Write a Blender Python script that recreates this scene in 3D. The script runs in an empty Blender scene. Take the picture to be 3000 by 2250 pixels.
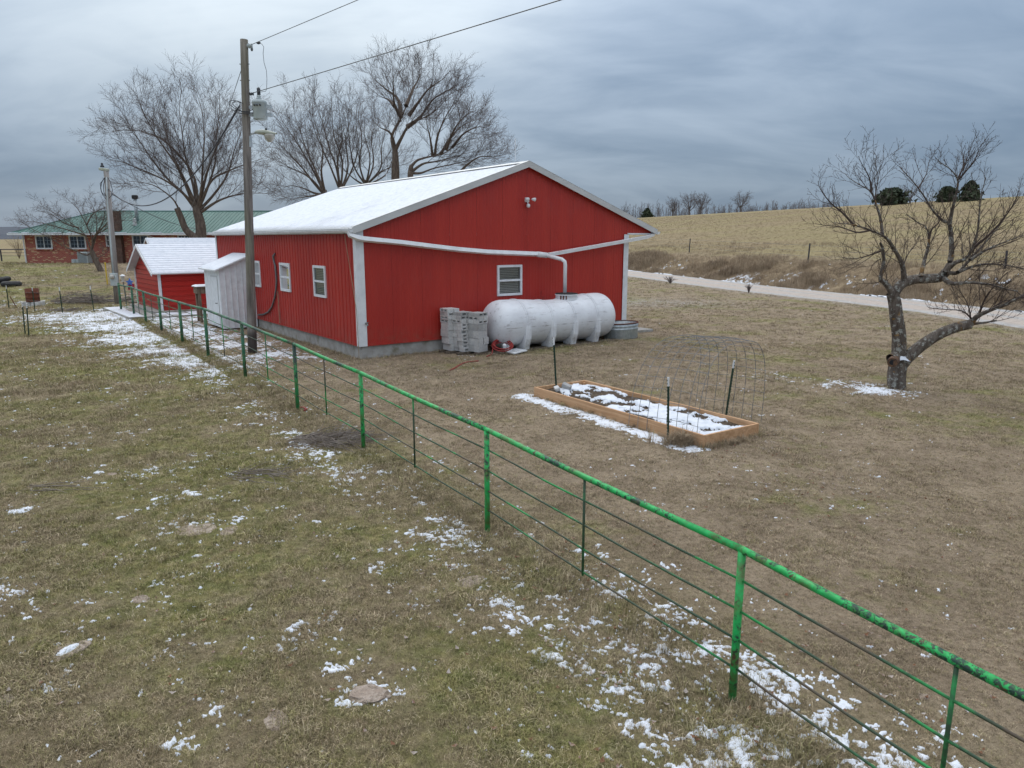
import bpy, math, random
import numpy as np
from mathutils import Vector, Matrix

R = math.radians
sc = bpy.context.scene
COL = sc.collection

# ------------------------------------------------------------------ camera
CAM_H = 3.15
FPX, PITCH = 2100.0, math.atan(425 / 2100.0)
cam = bpy.data.cameras.new('camera'); cam.sensor_width = 36; cam.lens = FPX / 3000 * 36
cam.clip_start = 0.05; cam.clip_end = 5000
camo = bpy.data.objects.new('camera', cam); COL.objects.link(camo)
camo.location = (0, 0, CAM_H); camo.rotation_euler = (math.pi / 2 - PITCH, 0, 0)
sc.camera = camo

# ------------------------------------------------------------------ sky, sun, exposure
SUN_EL, SUN_AZ = R(42), R(-18)          # azimuth from +Y towards +X
world = bpy.data.worlds.new('World'); sc.world = world; world.use_nodes = True


def build_sky():
    nt = world.node_tree; N = nt.nodes; L = nt.links
    N.clear()
    def nd(t, **k):
        n = N.new(t)
        for a, b in k.items(): setattr(n, a, b)
        return n
    def mth(op, a, b=None, clamp=False):
        n = nd('ShaderNodeMath', operation=op); n.use_clamp = clamp
        for i, v in enumerate((a, b)):
            if v is None: continue
            if isinstance(v, (int, float)): n.inputs[i].default_value = v
            else: L.new(v, n.inputs[i])
        return n.outputs[0]
    def mixc(f, a, b):
        n = nd('ShaderNodeMix', data_type='RGBA')
        for sck, v in ((n.inputs[0], f), (n.inputs[6], a), (n.inputs[7], b)):
            if isinstance(v, (int, float, tuple)): sck.default_value = v
            else: L.new(v, sck)
        return n.outputs[2]
    out = nd('ShaderNodeOutputWorld')
    tc = nd('ShaderNodeTexCoord'); d = tc.outputs['Generated']
    sx = nd('ShaderNodeSeparateXYZ'); L.new(d, sx.inputs[0])
    up = mth('MAXIMUM', sx.outputs[2], 0.0)
    den = mth('ADD', up, 0.30)
    px = mth('DIVIDE', sx.outputs[0], den); py = mth('DIVIDE', sx.outputs[1], den)
    cb = nd('ShaderNodeCombineXYZ'); L.new(px, cb.inputs[0]); L.new(py, cb.inputs[1])
    mp = nd('ShaderNodeMapping'); L.new(cb.outputs[0], mp.inputs[0])
    mp.inputs['Rotation'].default_value = (0, 0, R(52)); mp.inputs['Scale'].default_value = (0.72, 1.30, 1)
    n1 = nd('ShaderNodeTexNoise'); L.new(mp.outputs[0], n1.inputs['Vector'])
    n1.inputs['Scale'].default_value = 1.0; n1.inputs['Detail'].default_value = 7; n1.inputs['Roughness'].default_value = 0.55
    n1.inputs['Distortion'].default_value = 1.1
    n2 = nd('ShaderNodeTexNoise'); L.new(mp.outputs[0], n2.inputs['Vector'])
    n2.inputs['Scale'].default_value = 0.35; n2.inputs['Detail'].default_value = 4
    n3 = nd('ShaderNodeTexNoise'); L.new(mp.outputs[0], n3.inputs['Vector']); n3.inputs['Scale'].default_value = 3.2; n3.inputs['Detail'].default_value = 6; n3.inputs['Distortion'].default_value = .8
    cl = mth('ADD', mth('ADD', mth('MULTIPLY', n1.outputs[0], 0.48), mth('MULTIPLY', n2.outputs[0], 0.45)), mth('MULTIPLY', n3.outputs[0], 0.28))
    rmp = nd('ShaderNodeMapRange'); rmp.interpolation_type = 'SMOOTHSTEP'
    L.new(cl, rmp.inputs[0]); rmp.inputs[1].default_value = 0.45; rmp.inputs[2].default_value = 0.80
    # overcast luminance: brighter overhead, thinner cloud near the hidden sun
    sd = (math.sin(SUN_AZ) * math.cos(SUN_EL * .6), math.cos(SUN_AZ) * math.cos(SUN_EL * .6), math.sin(SUN_EL * .6))
    dp = nd('ShaderNodeVectorMath', operation='DOT_PRODUCT'); L.new(d, dp.inputs[0]); dp.inputs[1].default_value = sd
    glow = nd('ShaderNodeMapRange'); glow.interpolation_type = 'SMOOTHSTEP'
    L.new(dp.outputs['Value'], glow.inputs[0]); glow.inputs[1].default_value = 0.89; glow.inputs[2].default_value = 1.0
    dark = mixc(rmp.outputs[0], (0.128, 0.196, 0.290, 1), (0.285, 0.365, 0.465, 1))
    brt = mixc(rmp.outputs[0], (0.205, 0.280, 0.365, 1), (0.42, 0.49, 0.54, 1))
    c = mixc(mth('MULTIPLY', glow.outputs[0], 0.95), dark, brt)
    bw_ = nd('ShaderNodeRGBToBW'); L.new(c, bw_.inputs[0])
    warm = nd('ShaderNodeMix', data_type='RGBA', blend_type='MULTIPLY'); warm.inputs[0].default_value = 1; L.new(bw_.outputs[0], warm.inputs[6]); warm.inputs[7].default_value = (1.03, 1.0, .97, 1)
    c = mixc(mth('MULTIPLY', up, .9, True), c, warm.outputs[2])      # the cloud deck greys out overhead
    vm = nd('ShaderNodeVectorMath', operation='SCALE'); L.new(c, vm.inputs[0])
    L.new(mth('ADD', mth('MULTIPLY', mth('POWER', up, 1.35), 4.7), 0.70), vm.inputs['Scale'])
    bgc = nd('ShaderNodeBackground'); L.new(vm.outputs[0], bgc.inputs[0]); bgc.inputs[1].default_value = 1.0
    sky = nd('ShaderNodeTexSky', sky_type='NISHITA'); sky.sun_disc = False
    sky.sun_elevation = SUN_EL; sky.sun_rotation = SUN_AZ
    bgs = nd('ShaderNodeBackground'); L.new(sky.outputs[0], bgs.inputs[0]); bgs.inputs[1].default_value = 0.10
    mx = nd('ShaderNodeMixShader'); mx.inputs[0].default_value = 0.95
    L.new(bgs.outputs[0], mx.inputs[1]); L.new(bgc.outputs[0], mx.inputs[2]); L.new(mx.outputs[0], out.inputs[0])


build_sky()
sun = bpy.data.lights.new('sun', 'SUN'); sun.energy = 0.7; sun.angle = R(30); sun.color = (1, 0.96, 0.9)
suno = bpy.data.objects.new('sun', sun); COL.objects.link(suno)
_sd = Vector((math.sin(SUN_AZ) * math.cos(SUN_EL), math.cos(SUN_AZ) * math.cos(SUN_EL), math.sin(SUN_EL)))
suno.rotation_euler = (-_sd).to_track_quat('-Z', 'Y').to_euler(); suno.location = (0, 0, 40)
sc.view_settings.view_transform = 'Standard'; sc.view_settings.look = 'None'
sc.view_settings.exposure = 0.42; sc.view_settings.gamma = 1.0
sc.render.engine = 'CYCLES'
sc.cycles.use_denoising = True
sc.cycles.max_bounces = 5; sc.cycles.diffuse_bounces = 3; sc.cycles.transparent_max_bounces = 12
sc.cycles.use_adaptive_sampling = True; sc.cycles.adaptive_threshold = 0.02

# ------------------------------------------------------------------ noise and terrain
def _hash(ix, iy, seed):
    h = (ix.astype(np.int64) * 374761393 + iy.astype(np.int64) * 668265263 + seed * 1442695041) & 0xFFFFFFFF
    h = ((h ^ (h >> 13)) * 1274126177) & 0xFFFFFFFF
    return ((h ^ (h >> 16)) & 0xFFFF) / 65535.0


def vnoise(x, y, seed=0):
    x = np.asarray(x, float); y = np.asarray(y, float)
    ix = np.floor(x); iy = np.floor(y); fx = x - ix; fy = y - iy
    fx = fx * fx * (3 - 2 * fx); fy = fy * fy * (3 - 2 * fy)
    a = _hash(ix, iy, seed); b = _hash(ix + 1, iy, seed); c = _hash(ix, iy + 1, seed); d = _hash(ix + 1, iy + 1, seed)
    return (a * (1 - fx) + b * fx) * (1 - fy) + (c * (1 - fx) + d * fx) * fy


def fbm(x, y, seed=0, oct=4, gain=0.5):
    s = 0; a = 1; t = 0
    for o in range(oct):
        s = s + a * vnoise(np.asarray(x) * 2 ** o + o * 17.3, np.asarray(y) * 2 ** o + o * 9.1, seed + o); t += a; a *= gain
    return s / t


def sstep(a, b, x):
    t = np.clip((np.asarray(x, float) - a) / (b - a), 0, 1); return t * t * (3 - 2 * t)


_c, _s = math.cos(PITCH), math.sin(PITCH)
def ray(px, py):
    x = (px - 1500) / FPX; y = (1125 - py) / FPX
    return np.array([x, _c + y * _s, -_s + y * _c])


def G(px, py, z=0.0):
    d = ray(px, py); t = (z - CAM_H) / d[2]; return np.array([0, 0, CAM_H]) + t * d


def D(px, py, Y):
    d = ray(px, py); t = Y / d[1]; return np.array([0, 0, CAM_H]) + t * d


# near edge of the gravel road (measured on the ground plane), then on behind the barn
_re = [G(*p)[:2] for p in ((2960, 958), (2883, 945), (2607, 901), (2331, 871), (2056, 840), (1832, 808))]
_ry = np.array([-60, 0, 14] + [p[1] for p in _re] + [90, 125, 220, 400]); _rx = np.array([20.5, 20.6, 20.0] + [p[0] for p in _re] + [2.5, -8, -40, -100])
_yy = np.linspace(-60, 400, 2000)
_xx = np.interp(_yy, _ry, _rx); _k = np.ones(41) / 41
_xx = np.convolve(np.pad(_xx, 20, mode='edge'), _k, 'valid')
def road_x(y): return np.interp(y, _yy, _xx)
_sl = np.gradient(_xx, _yy)
def road_s(x, y): return (x - road_x(y)) / np.sqrt(1 + np.interp(y, _yy, _sl) ** 2)


def T(x, y):
    x = np.asarray(x, float); y = np.asarray(y, float)
    z = 0.05 * (fbm(x * .33, y * .33, 5, 3) - .5) * sstep(400, 60, np.abs(y))
    left = 1.25 * sstep(33, 57, y) * sstep(6, -12, x) + 1.3 * sstep(80, 400, y) * sstep(0, -40, x)
    s = road_s(x, y)
    hill = -.22 * np.exp(-((s - 6.0) / .9) ** 2) + 1.25 * sstep(5.6, 11.0, s)
    u = np.clip(s - 9, 0, None); sat = 118.0
    hill = hill + .095 * np.minimum(u, sat)
    hf = sstep(-.52, -.15, x / np.maximum(y, 1.0)) * sstep(-60, 20, y)
    hb = .10 * (fbm(x * .8, y * .8, 9, 3) - .5) * sstep(5.8, 7, s) * sstep(30, 10, s)
    return z * sstep(-0.5, -2.5, s) + left * (1 - sstep(-4, 4, s)) + left * (1 - hf) * sstep(-4, 4, s) + np.where(s > 0, (hill + hb) * hf, 0)


def GT(px, py):
    d = ray(px, py); o = np.array([0, 0, CAM_H])
    t = np.linspace(1, 400, 8000); P = o[None] + t[:, None] * d[None]
    below = np.nonzero(P[:, 2] < T(P[:, 0], P[:, 1]))[0]
    p = P[below[0]] if len(below) else P[-1]
    return np.array([p[0], p[1], float(T(p[0], p[1]))])


def GT2(x, y): return GT(x * 3000 / 2212, y * 3000 / 2212)     # from the 2212-pixel view

# ------------------------------------------------------------------ materials
def mat(name):
    m = bpy.data.materials.new(name); m.use_nodes = True
    nt = m.node_tree; b = nt.nodes['Principled BSDF']
    return m, nt, b


class NT:
    def __init__(s, nt): s.nt = nt
    def n(s, t, **k):
        q = s.nt.nodes.new(t)
        for a, b in k.items(): setattr(q, a, b)
        return q
    def l(s, a, b): s.nt.links.new(a, b)
    def set(s, sock, v):
        if isinstance(v, (int, float, tuple)): sock.default_value = v
        else: s.l(v, sock)
    def m(s, op, a, b=0.0, clamp=False):
        q = s.n('ShaderNodeMath', operation=op); q.use_clamp = clamp; s.set(q.inputs[0], a); s.set(q.inputs[1], b); return q.outputs[0]
    def noise(s, vec, scale, detail=4, rough=.55, dist=0.0):
        q = s.n('ShaderNodeTexNoise'); s.l(vec, q.inputs['Vector']); q.inputs['Scale'].default_value = scale
        q.inputs['Detail'].default_value = detail; q.inputs['Roughness'].default_value = rough; q.inputs['Distortion'].default_value = dist
        return q.outputs[0]
    def mr(s, v, a, b, c=0.0, d=1.0, smooth=True):
        q = s.n('ShaderNodeMapRange'); q.interpolation_type = 'SMOOTHSTEP' if smooth else 'LINEAR'
        s.set(q.inputs[0], v)
        for i, w in enumerate((a, b, c, d)): q.inputs[i + 1].default_value = w
        return q.outputs[0]
    def mix(s, f, a, b, blend='MIX'):
        q = s.n('ShaderNodeMix', data_type='RGBA', blend_type=blend); s.set(q.inputs[0], f)
        s.set(q.inputs[6], a if not (isinstance(a, tuple) and len(a) == 3) else (*a, 1))
        s.set(q.inputs[7], b if not (isinstance(b, tuple) and len(b) == 3) else (*b, 1)); return q.outputs[2]
    def bump(s, h, strength, dist, bsdf):
        q = s.n('ShaderNodeBump'); q.inputs['Strength'].default_value = strength; q.inputs['Distance'].default_value = dist
        s.l(h, q.inputs['Height']); s.l(q.outputs[0], bsdf.inputs['Normal'])
    def obj(s): return s.n('ShaderNodeTexCoord').outputs['Object']
    def pos(s): return s.n('ShaderNodeNewGeometry').outputs['Position']
    def mapv(s, v, scale=(1, 1, 1), rot=(0, 0, 0)):
        q = s.n('ShaderNodeMapping'); s.l(v, q.inputs[0]); q.inputs['Scale'].default_value = scale; q.inputs['Rotation'].default_value = rot; return q.outputs[0]


def simple(name, c1, c2, scale=8, rough=.6, bump=.15, dist=.01, stretch=(1, 1, 1), metal=0.0, lo=.35, hi=.68, spec=.4, bscale=None, space='obj', dirt=None, dscale=3.0, dlo=.55, dhi=.75):
    m, nt, b = mat(name); q = NT(nt)
    v = q.obj() if space == 'obj' else q.pos()
    v = q.mapv(v, stretch)
    f = q.mr(q.noise(v, scale, 5, .6), lo, hi)
    c = q.mix(f, c1, c2)
    if dirt: c = q.mix(q.mr(q.noise(v, dscale, 6, .65), dlo, dhi), c, dirt)
    q.l(c, b.inputs['Base Color']); b.inputs['Roughness'].default_value = rough; b.inputs['Metallic'].default_value = metal
    b.inputs['Specular IOR Level'].default_value = spec
    if bump: q.bump(q.noise(v, bscale or scale * 4, 4, .6), bump, dist, b)
    return m


def grass_colour(q, v):
    """dormant lawn: tan straw, brown thatch and olive green patches, by world position"""
    sp = q.n('ShaderNodeSeparateXYZ'); q.l(v, sp.inputs[0])
    side = q.m('ADD', q.m('MULTIPLY', sp.outputs[0], .83), q.m('MULTIPLY', sp.outputs[1], .56))   # across the pipe fence
    flat = q.n('ShaderNodeCombineXYZ'); q.l(sp.outputs[0], flat.inputs[0]); q.l(sp.outputs[1], flat.inputs[1]); fv = flat.outputs[0]
    bias = q.mr(side, 3.4, 5.2, .095, -.05)
    near_barn = q.mr(side, 9.5, 14.0, 0.0, .06)
    g = q.m('ADD', q.m('ADD', q.noise(fv, .38, 5, .65), bias), near_barn)
    g2 = q.noise(fv, 2.6, 4, .7)
    green = q.mr(q.m('ADD', q.m('MULTIPLY', g, .72), q.m('MULTIPLY', g2, .30)), .50, .66)
    dry = q.mix(q.mr(q.noise(fv, 1.1, 5, .65), .35, .66), (.205, .158, .106), (.355, .284, .198))
    dry = q.mix(q.mr(side, 4.0, 5.5), q.mix(.45, dry, (.232, .196, .106)), q.mix(.40, dry, (.310, .243, .176)))
    grn = q.mix(q.mr(q.noise(fv, 5.0, 3, .6), .4, .65), (.165, .180, .055), (.290, .265, .100))
    return q.mix(q.m('MULTIPLY', green, .8), dry, grn), fv


def make_ground():
    m, nt, b = mat('dormant_grass'); q = NT(nt); v = q.pos()
    c, fv = grass_colour(q, v)
    att = q.n('ShaderNodeAttribute'); att.attribute_name = 'zone'
    sp = q.n('ShaderNodeSeparateColor'); q.l(att.outputs['Color'], sp.inputs[0])
    fld = q.mix(q.mr(q.noise(q.mapv(fv, (.12, .5, 1), (0, 0, .35)), 1.2, 6, .65), .38, .62), (.228, .176, .104), (.318, .250, .150))
    fld = q.mix(q.mr(q.noise(fv, .06, 3, .5), .42, .6), fld, (.285, .235, .125))
    fine0 = q.noise(fv, 2.2, 5, .75)
    fld = q.mix(q.mr(fine0, .5, .72, 0, .3), fld, (.25, .185, .09))
    bank = q.mix(q.mr(q.noise(fv, 1.2, 5, .7), .4, .6), (.20, .148, .092), (.32, .25, .16))
    c = q.mix(sp.outputs[0], c, fld); c = q.mix(sp.outputs[1], c, bank)
    pale = q.mix(q.mr(q.noise(fv, 7, 4, .7), .42, .6), (.24, .20, .15), (.42, .40, .37))
    pm_ = q.m('MULTIPLY', sp.outputs[2], q.mr(q.noise(fv, 2.4, 5, .75), .40, .56))
    c = q.mix(pm_, c, pale)
    fine = q.noise(fv, 26, 6, .78)
    c = q.mix(q.mr(fine, .34, .50, 0.65, 0.0), c, (.095, .070, .042))
    c = q.mix(q.mr(q.noise(fv, 41, 4, .8), .56, .72, 0, .5), c, (.42, .35, .25))
    q.l(c, b.inputs['Base Color']); b.inputs['Roughness'].default_value = .95; b.inputs['Specular IOR Level'].default_value = .1
    hb = q.m('ADD', q.m('MULTIPLY', q.noise(fv, 60, 5, .75), .6), q.m('MULTIPLY', q.noise(fv, 9, 4, .7), 1.2))
    q.bump(hb, .85, .05, b)
    return m


def make_tuft(name, tint, amt):
    m, nt, b = mat(name); q = NT(nt); v = q.pos()
    c, fv = grass_colour(q, v)
    oi = q.n('ShaderNodeObjectInfo')
    c = q.mix(q.mr(oi.outputs['Random'], 0, 1, 0, amt, False), c, tint)
    hs = q.n('ShaderNodeHueSaturation'); q.l(c, hs.inputs['Color']); q.l(q.m('MULTIPLY', q.mr(q.noise(v, 35, 2, .5), .3, .7, .7, 1.5), q.mr(q.n('ShaderNodeObjectInfo').outputs['Random'], 0, 1, .7, 1.35, False)), hs.inputs['Value'])
    q.l(hs.outputs[0], b.inputs['Base Color']); b.inputs['Roughness'].default_value = .8; b.inputs['Specular IOR Level'].default_value = .15
    return m


def make_siding(name, red, red2, stretch):
    m, nt, b = mat(name); q = NT(nt); v = q.obj()
    f = q.mr(q.noise(q.mapv(v, stretch), 2.2, 5, .65), .3, .7)
    c = q.mix(f, red, red2)
    c = q.mix(q.mr(q.noise(v, 1.3, 5, .7), .5, .8, 0, .16), c, (.34, .10, .09))
    oi = q.n('ShaderNodeObjectInfo')
    c = q.mix(q.mr(oi.outputs['Random'], 0, 1, 0, .16, False), c, (.25, .012, .012))
    sp = q.n('ShaderNodeSeparateXYZ'); q.l(v, sp.inputs[0])
    c = q.mix(q.m('MULTIPLY', q.mr(sp.outputs[2], .37, .95, .32, 0), q.mr(q.noise(v, 3.5, 6, .7), .40, .66)), c, (.23, .10, .07))
    q.l(c, b.inputs['Base Color']); b.inputs['Roughness'].default_value = .42; b.inputs['Specular IOR Level'].default_value = .4
    q.bump(q.noise(q.mapv(v, (1.2, 1.2, .5)), 2.4, 3, .5), .12, .03, b)
    return m


def make_fence_paint():
    m, nt, b = mat('chipped_green_paint'); q = NT(nt); v = q.pos()
    n1 = q.noise(q.mapv(v, (1, 1, 1)), 24, 9, .75, .5); n2 = q.noise(v, 1.1, 4, .6)
    chip = q.mr(q.m('ADD', n1, q.m('MULTIPLY', q.m('SUBTRACT', n2, .5), .85)), .515, .57)
    sp = q.n('ShaderNodeSeparateXYZ'); q.l(v, sp.inputs[0])
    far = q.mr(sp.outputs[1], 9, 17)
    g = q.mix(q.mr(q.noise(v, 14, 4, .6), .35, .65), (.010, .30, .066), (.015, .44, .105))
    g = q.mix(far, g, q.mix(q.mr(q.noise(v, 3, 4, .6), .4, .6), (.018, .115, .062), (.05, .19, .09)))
    algae = q.mix(q.mr(q.noise(v, 6, 5, .7), .45, .7), g, (.085, .13, .035))
    dark = q.mix(q.mr(q.noise(v, 3.5, 5, .7), .50, .64), (.010, .030, .026), (.105, .048, .020))
    c = q.mix(q.m('MULTIPLY', chip, .95), algae, dark)
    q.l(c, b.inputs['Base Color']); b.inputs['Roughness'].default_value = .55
    q.bump(q.m('SUBTRACT', 1.0, chip), .4, .004, b)
    return m


def make_rod_paint():
    m, nt, b = mat('worn_rod_paint'); q = NT(nt); v = q.pos()
    n1 = q.noise(v, 1.3, 6, .65)
    c = q.mix(q.mr(n1, .40, .50), (.012, .26, .06), (.028, .060, .030))
    c = q.mix(q.mr(n1, .52, .62), c, (.085, .062, .040))
    q.l(c, b.inputs['Base Color']); b.inputs['Roughness'].default_value = .6
    return m


def make_brick():
    m, nt, b = mat('red_brick'); q = NT(nt); v = q.obj()
    mv = q.mapv(v, (1, 1, 1), (R(90), 0, 0))
    sp = q.n('ShaderNodeSeparateXYZ'); q.l(v, sp.inputs[0])
    cb = q.n('ShaderNodeCombineXYZ'); q.l(q.m('ADD', sp.outputs[0], sp.outputs[1]), cb.inputs[0]); q.l(sp.outputs[2], cb.inputs[1])
    br = q.n('ShaderNodeTexBrick'); q.l(cb.outputs[0], br.inputs[0]); br.inputs['Scale'].default_value = 1
    br.inputs['Brick Width'].default_value = .21; br.inputs['Row Height'].default_value = .075; br.inputs['Mortar Size'].default_value = .006
    br.inputs['Color1'].default_value = (.31, .064, .042, 1); br.inputs['Color2'].default_value = (.40, .10, .062, 1); br.inputs['Mortar'].default_value = (.34, .24, .2, 1)
    br.inputs['Bias'].default_value = -.2
    # odd pale bricks in clusters, cell by cell
    wn = q.n('ShaderNodeTexWhiteNoise'); wn.noise_dimensions = '2D'
    fl = q.n('ShaderNodeVectorMath', operation='SNAP'); q.l(cb.outputs[0], fl.inputs[0]); fl.inputs[1].default_value = (.21, .075, 1); q.l(fl.outputs[0], wn.inputs[0])
    pale = q.m('MULTIPLY', q.mr(q.m('ADD', wn.outputs['Value'], q.m('MULTIPLY', q.noise(v, .9, 3, .6), .7)), 1.13, 1.16), .85)
    c = q.mix(pale, br.outputs[0], (.50, .33, .19))
    q.l(c, b.inputs['Base Color']); b.inputs['Roughness'].default_value = .85
    return m


def make_tank():
    m, nt, b = mat('weathered_white_poly'); q = NT(nt); v = q.obj()
    c = q.mix(q.mr(q.noise(v, 2.2, 5, .65), .35, .7), (.74, .76, .79), (.64, .65, .68))
    st = q.noise(q.mapv(v, (.5, 3, 3)), 3.0, 8, .75, .3)
    c = q.mix(q.mr(st, .54, .66, 0, .55), c, (.27, .25, .25))
    sp = q.n('ShaderNodeSeparateXYZ'); q.l(v, sp.inputs[0])
    seam = q.m('MULTIPLY', q.mr(q.m('ABSOLUTE', q.m('SUBTRACT', sp.outputs[2], .70)), .0, .012, 1, 0), q.mr(q.noise(q.mapv(v, (1, .1, .1)), 2.2, 5, .7), .45, .6))
    c = q.mix(seam, c, (.16, .14, .13))
    dirt = q.m('MULTIPLY', q.mr(sp.outputs[2], .05, .5, 1, 0), q.mr(q.noise(v, 4, 5, .7), .35, .65))
    c = q.mix(q.m('MULTIPLY', dirt, .5), c, (.40, .36, .30))
    q.l(c, b.inputs['Base Color']); b.inputs['Roughness'].default_value = .42
    b.inputs['Subsurface Weight'].default_value = .08; b.inputs['Subsurface Radius'].default_value = (.05, .05, .05)
    q.bump(q.noise(v, 2.5, 3, .5), .25, .03, b)
    return m


def make_road():
    m, nt, b = mat('gravel'); q = NT(nt); v = q.pos()
    uv = q.n('ShaderNodeUVMap'); sp = q.n('ShaderNodeSeparateXYZ'); q.l(uv.outputs[0], sp.inputs[0])
    w = q.m('ADD', sp.outputs[0], q.m('MULTIPLY', q.m('SUBTRACT', q.noise(v, .6, 4, .6), .5), .16))
    def band(c0, r): return q.mr(q.m('ABSOLUTE', q.m('SUBTRACT', w, c0)), r * .4, r, 1, 0)
    trk = q.m('MAXIMUM', band(.23, .17), band(.55, .15))
    grey = q.mix(q.mr(q.noise(v, 3, 6, .75), .38, .62), (.34, .325, .31), (.48, .465, .45))
    pink = q.mix(q.mr(q.noise(v, 5, 6, .7), .38, .62), (.43, .360, .305), (.52, .445, .385))
    c = q.mix(q.m('MULTIPLY', trk, .85), grey, pink)
    c = q.mix(q.mr(q.noise(v, 25, 4, .8), .55, .75, 0, .5), c, (.19, .17, .15))
    q.l(c, b.inputs['Base Color']); b.inputs['Roughness'].default_value = .95; b.inputs['Specular IOR Level'].default_value = .1
    q.bump(q.noise(v, 22, 5, .8), .8, .05, b)
    return m


def make_snow():
    m, nt, b = mat('old_snow'); q = NT(nt); v = q.pos()
    c = q.mix(q.mr(q.noise(v, 6, 5, .7), .4, .7), (.68, .71, .765), (.57, .61, .67))
    q.l(c, b.inputs['Base Color']); b.inputs['Roughness'].default_value = .7; b.inputs['Specular IOR Level'].default_value = .2
    q.bump(q.noise(v, 60, 4, .65), .3, .01, b)
    return m


def make_glass():
    m = bpy.data.materials.new('window_glass'); m.use_nodes = True; nt = m.node_tree; q = NT(nt); nt.nodes.clear()
    o = q.n('ShaderNodeOutputMaterial'); t = q.n('ShaderNodeBsdfTransparent'); t.inputs[0].default_value = (.80, .85, .88, 1)
    g = q.n('ShaderNodeBsdfGlossy'); g.inputs['Roughness'].default_value = .05
    fr = q.n('ShaderNodeFresnel'); fr.inputs[0].default_value = 1.5
    mx = q.n('ShaderNodeMixShader'); q.l(q.m('ADD', q.m('MULTIPLY', fr.outputs[0], 1.0), .05), mx.inputs[0])
    q.l(t.outputs[0], mx.inputs[1]); q.l(g.outputs[0], mx.inputs[2]); q.l(mx.outputs[0], o.inputs[0])
    return m


def make_bark(name, c1, c2, lichen=None, amt=.5, scale=9):
    m, nt, b = mat(name); q = NT(nt); v = q.obj()
    f = q.mr(q.noise(q.mapv(v, (1, 1, .3)), scale, 6, .7), .35, .65)
    c = q.mix(f, c1, c2)
    if lichen:
        c = q.mix(q.m('MULTIPLY', q.mr(q.noise(v, 11, 7, .72), .53, .60), amt), c, lichen)
        c = q.mix(q.mr(q.noise(v, 5, 4, .6), .62, .68, 0, .6), c, (.30, .16, .04))
    q.l(c, b.inputs['Base Color']); b.inputs['Roughness'].default_value = .9; b.inputs['Specular IOR Level'].default_value = .1
    q.bump(q.noise(q.mapv(v, (1, 1, .25)), scale * 3, 5, .7), .8, .02, b)
    return m


def make_wood(name, c1, c2, axis_stretch, rough=.7, scale=3, knots=True):
    m, nt, b = mat(name); q = NT(nt); v = q.obj()
    g = q.noise(q.mapv(v, axis_stretch), scale, 6, .65, .8)
    c = q.mix(q.mr(g, .35, .65), c1, c2)
    if knots: c = q.mix(q.mr(q.noise(q.mapv(v, (2.2, 2.2, 5)), 1.6, 2, .4), .70, .76, 0, .8), c, (.14, .06, .025))
    q.l(c, b.inputs['Base Color']); b.inputs['Roughness'].default_value = rough; b.inputs['Specular IOR Level'].default_value = .2
    q.bump(g, .25, .006, b)
    return m


def make_pole_wood():
    m, nt, b = mat('weathered_pole_wood'); q = NT(nt); v = q.pos()
    g = q.noise(q.mapv(v, (1, 1, .06)), 14, 6, .7)
    c = q.mix(q.mr(g, .32, .66), (.088, .074, .064), (.255, .226, .205))
    c = q.mix(q.m('MULTIPLY', q.mr(q.noise(q.mapv(v, (1, 1, .2)), 2.2, 4, .6), .42, .62), .38), c, (.155, .150, .075))
    sp = q.n('ShaderNodeSeparateXYZ'); q.l(v, sp.inputs[0])
    c = q.mix(q.mr(sp.outputs[2], .45, .75, .88, 0), c, (.032, .024, .020))     # creosote butt
    q.l(c, b.inputs['Base Color']); b.inputs['Roughness'].default_value = .85
    q.bump(g, .6, .015, b)
    return m


M = {}
M['ground'] = make_ground()
M['siding'] = make_siding('red_steel_siding', (.44, .034, .022), (.38, .026, .019), (.7, .7, .08))
M['siding2'] = make_siding('bright_red_steel_siding', (.46, .024, .016), (.40, .020, .014), (.08, .7, .7))
M['white'] = simple('white_paint', (.74, .76, .78), (.64, .66, .68), 5, .45, .05, dirt=(.48, .47, .44), dscale=2.5, dlo=.58, dhi=.8)
M['pvc'] = simple('white_pvc', (.78, .80, .82), (.68, .70, .72), 4, .35, .03, dirt=(.50, .49, .46), dscale=3, dlo=.58, dhi=.8)
M['trim'] = simple('pale_grey_trim', (.56, .57, .57), (.47, .48, .48), 3, .42, .05, stretch=(.3, .3, 1))
M['concrete'] = simple('concrete', (.30, .285, .26), (.40, .39, .37), 4, .9, .4, .01, dirt=(.19, .17, .12), dscale=1.6, dlo=.52, dhi=.75)
M['block'] = simple('grey_block', (.42, .42, .42), (.53, .52, .50), 10, .95, .5, .01, bscale=70, dirt=(.35, .33, .31), dscale=4)
_q = NT(M['block'].node_tree); _b = M['block'].node_tree.nodes['Principled BSDF']; _src = _b.inputs['Base Color'].links[0].from_socket
_hs = _q.n('ShaderNodeHueSaturation'); _q.l(_src, _hs.inputs['Color']); _q.l(_q.mr(_q.n('ShaderNodeObjectInfo').outputs['Random'], 0, 1, .72, 1.22, False), _hs.inputs['Value']); _q.l(_hs.outputs[0], _b.inputs['Base Color'])
M['dark'] = simple('interior_shade', (.015, .015, .017), (.02, .02, .02), 3, .9, 0)  # near-black colour standing in for shade inside rooms and holes
M['glass'] = make_glass()
M['blind'] = simple('pale_blind', (.64, .63, .58), (.56, .55, .50), 4, .6, 0)
M['snow'] = make_snow()
M['road'] = make_road()
M['fence'] = make_fence_paint()
M['rod'] = make_rod_paint()
M['brick'] = make_brick()
M['tank'] = make_tank()
M['darkbrick'] = simple('sooty_brick', (.085, .052, .040), (.14, .085, .065), 6, .9, .3)
M['greenroof'] = simple('green_metal_roof', (.070, .148, .130), (.092, .180, .158), 1.5, .62, .05, stretch=(1, .3, .3), spec=.18)
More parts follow.
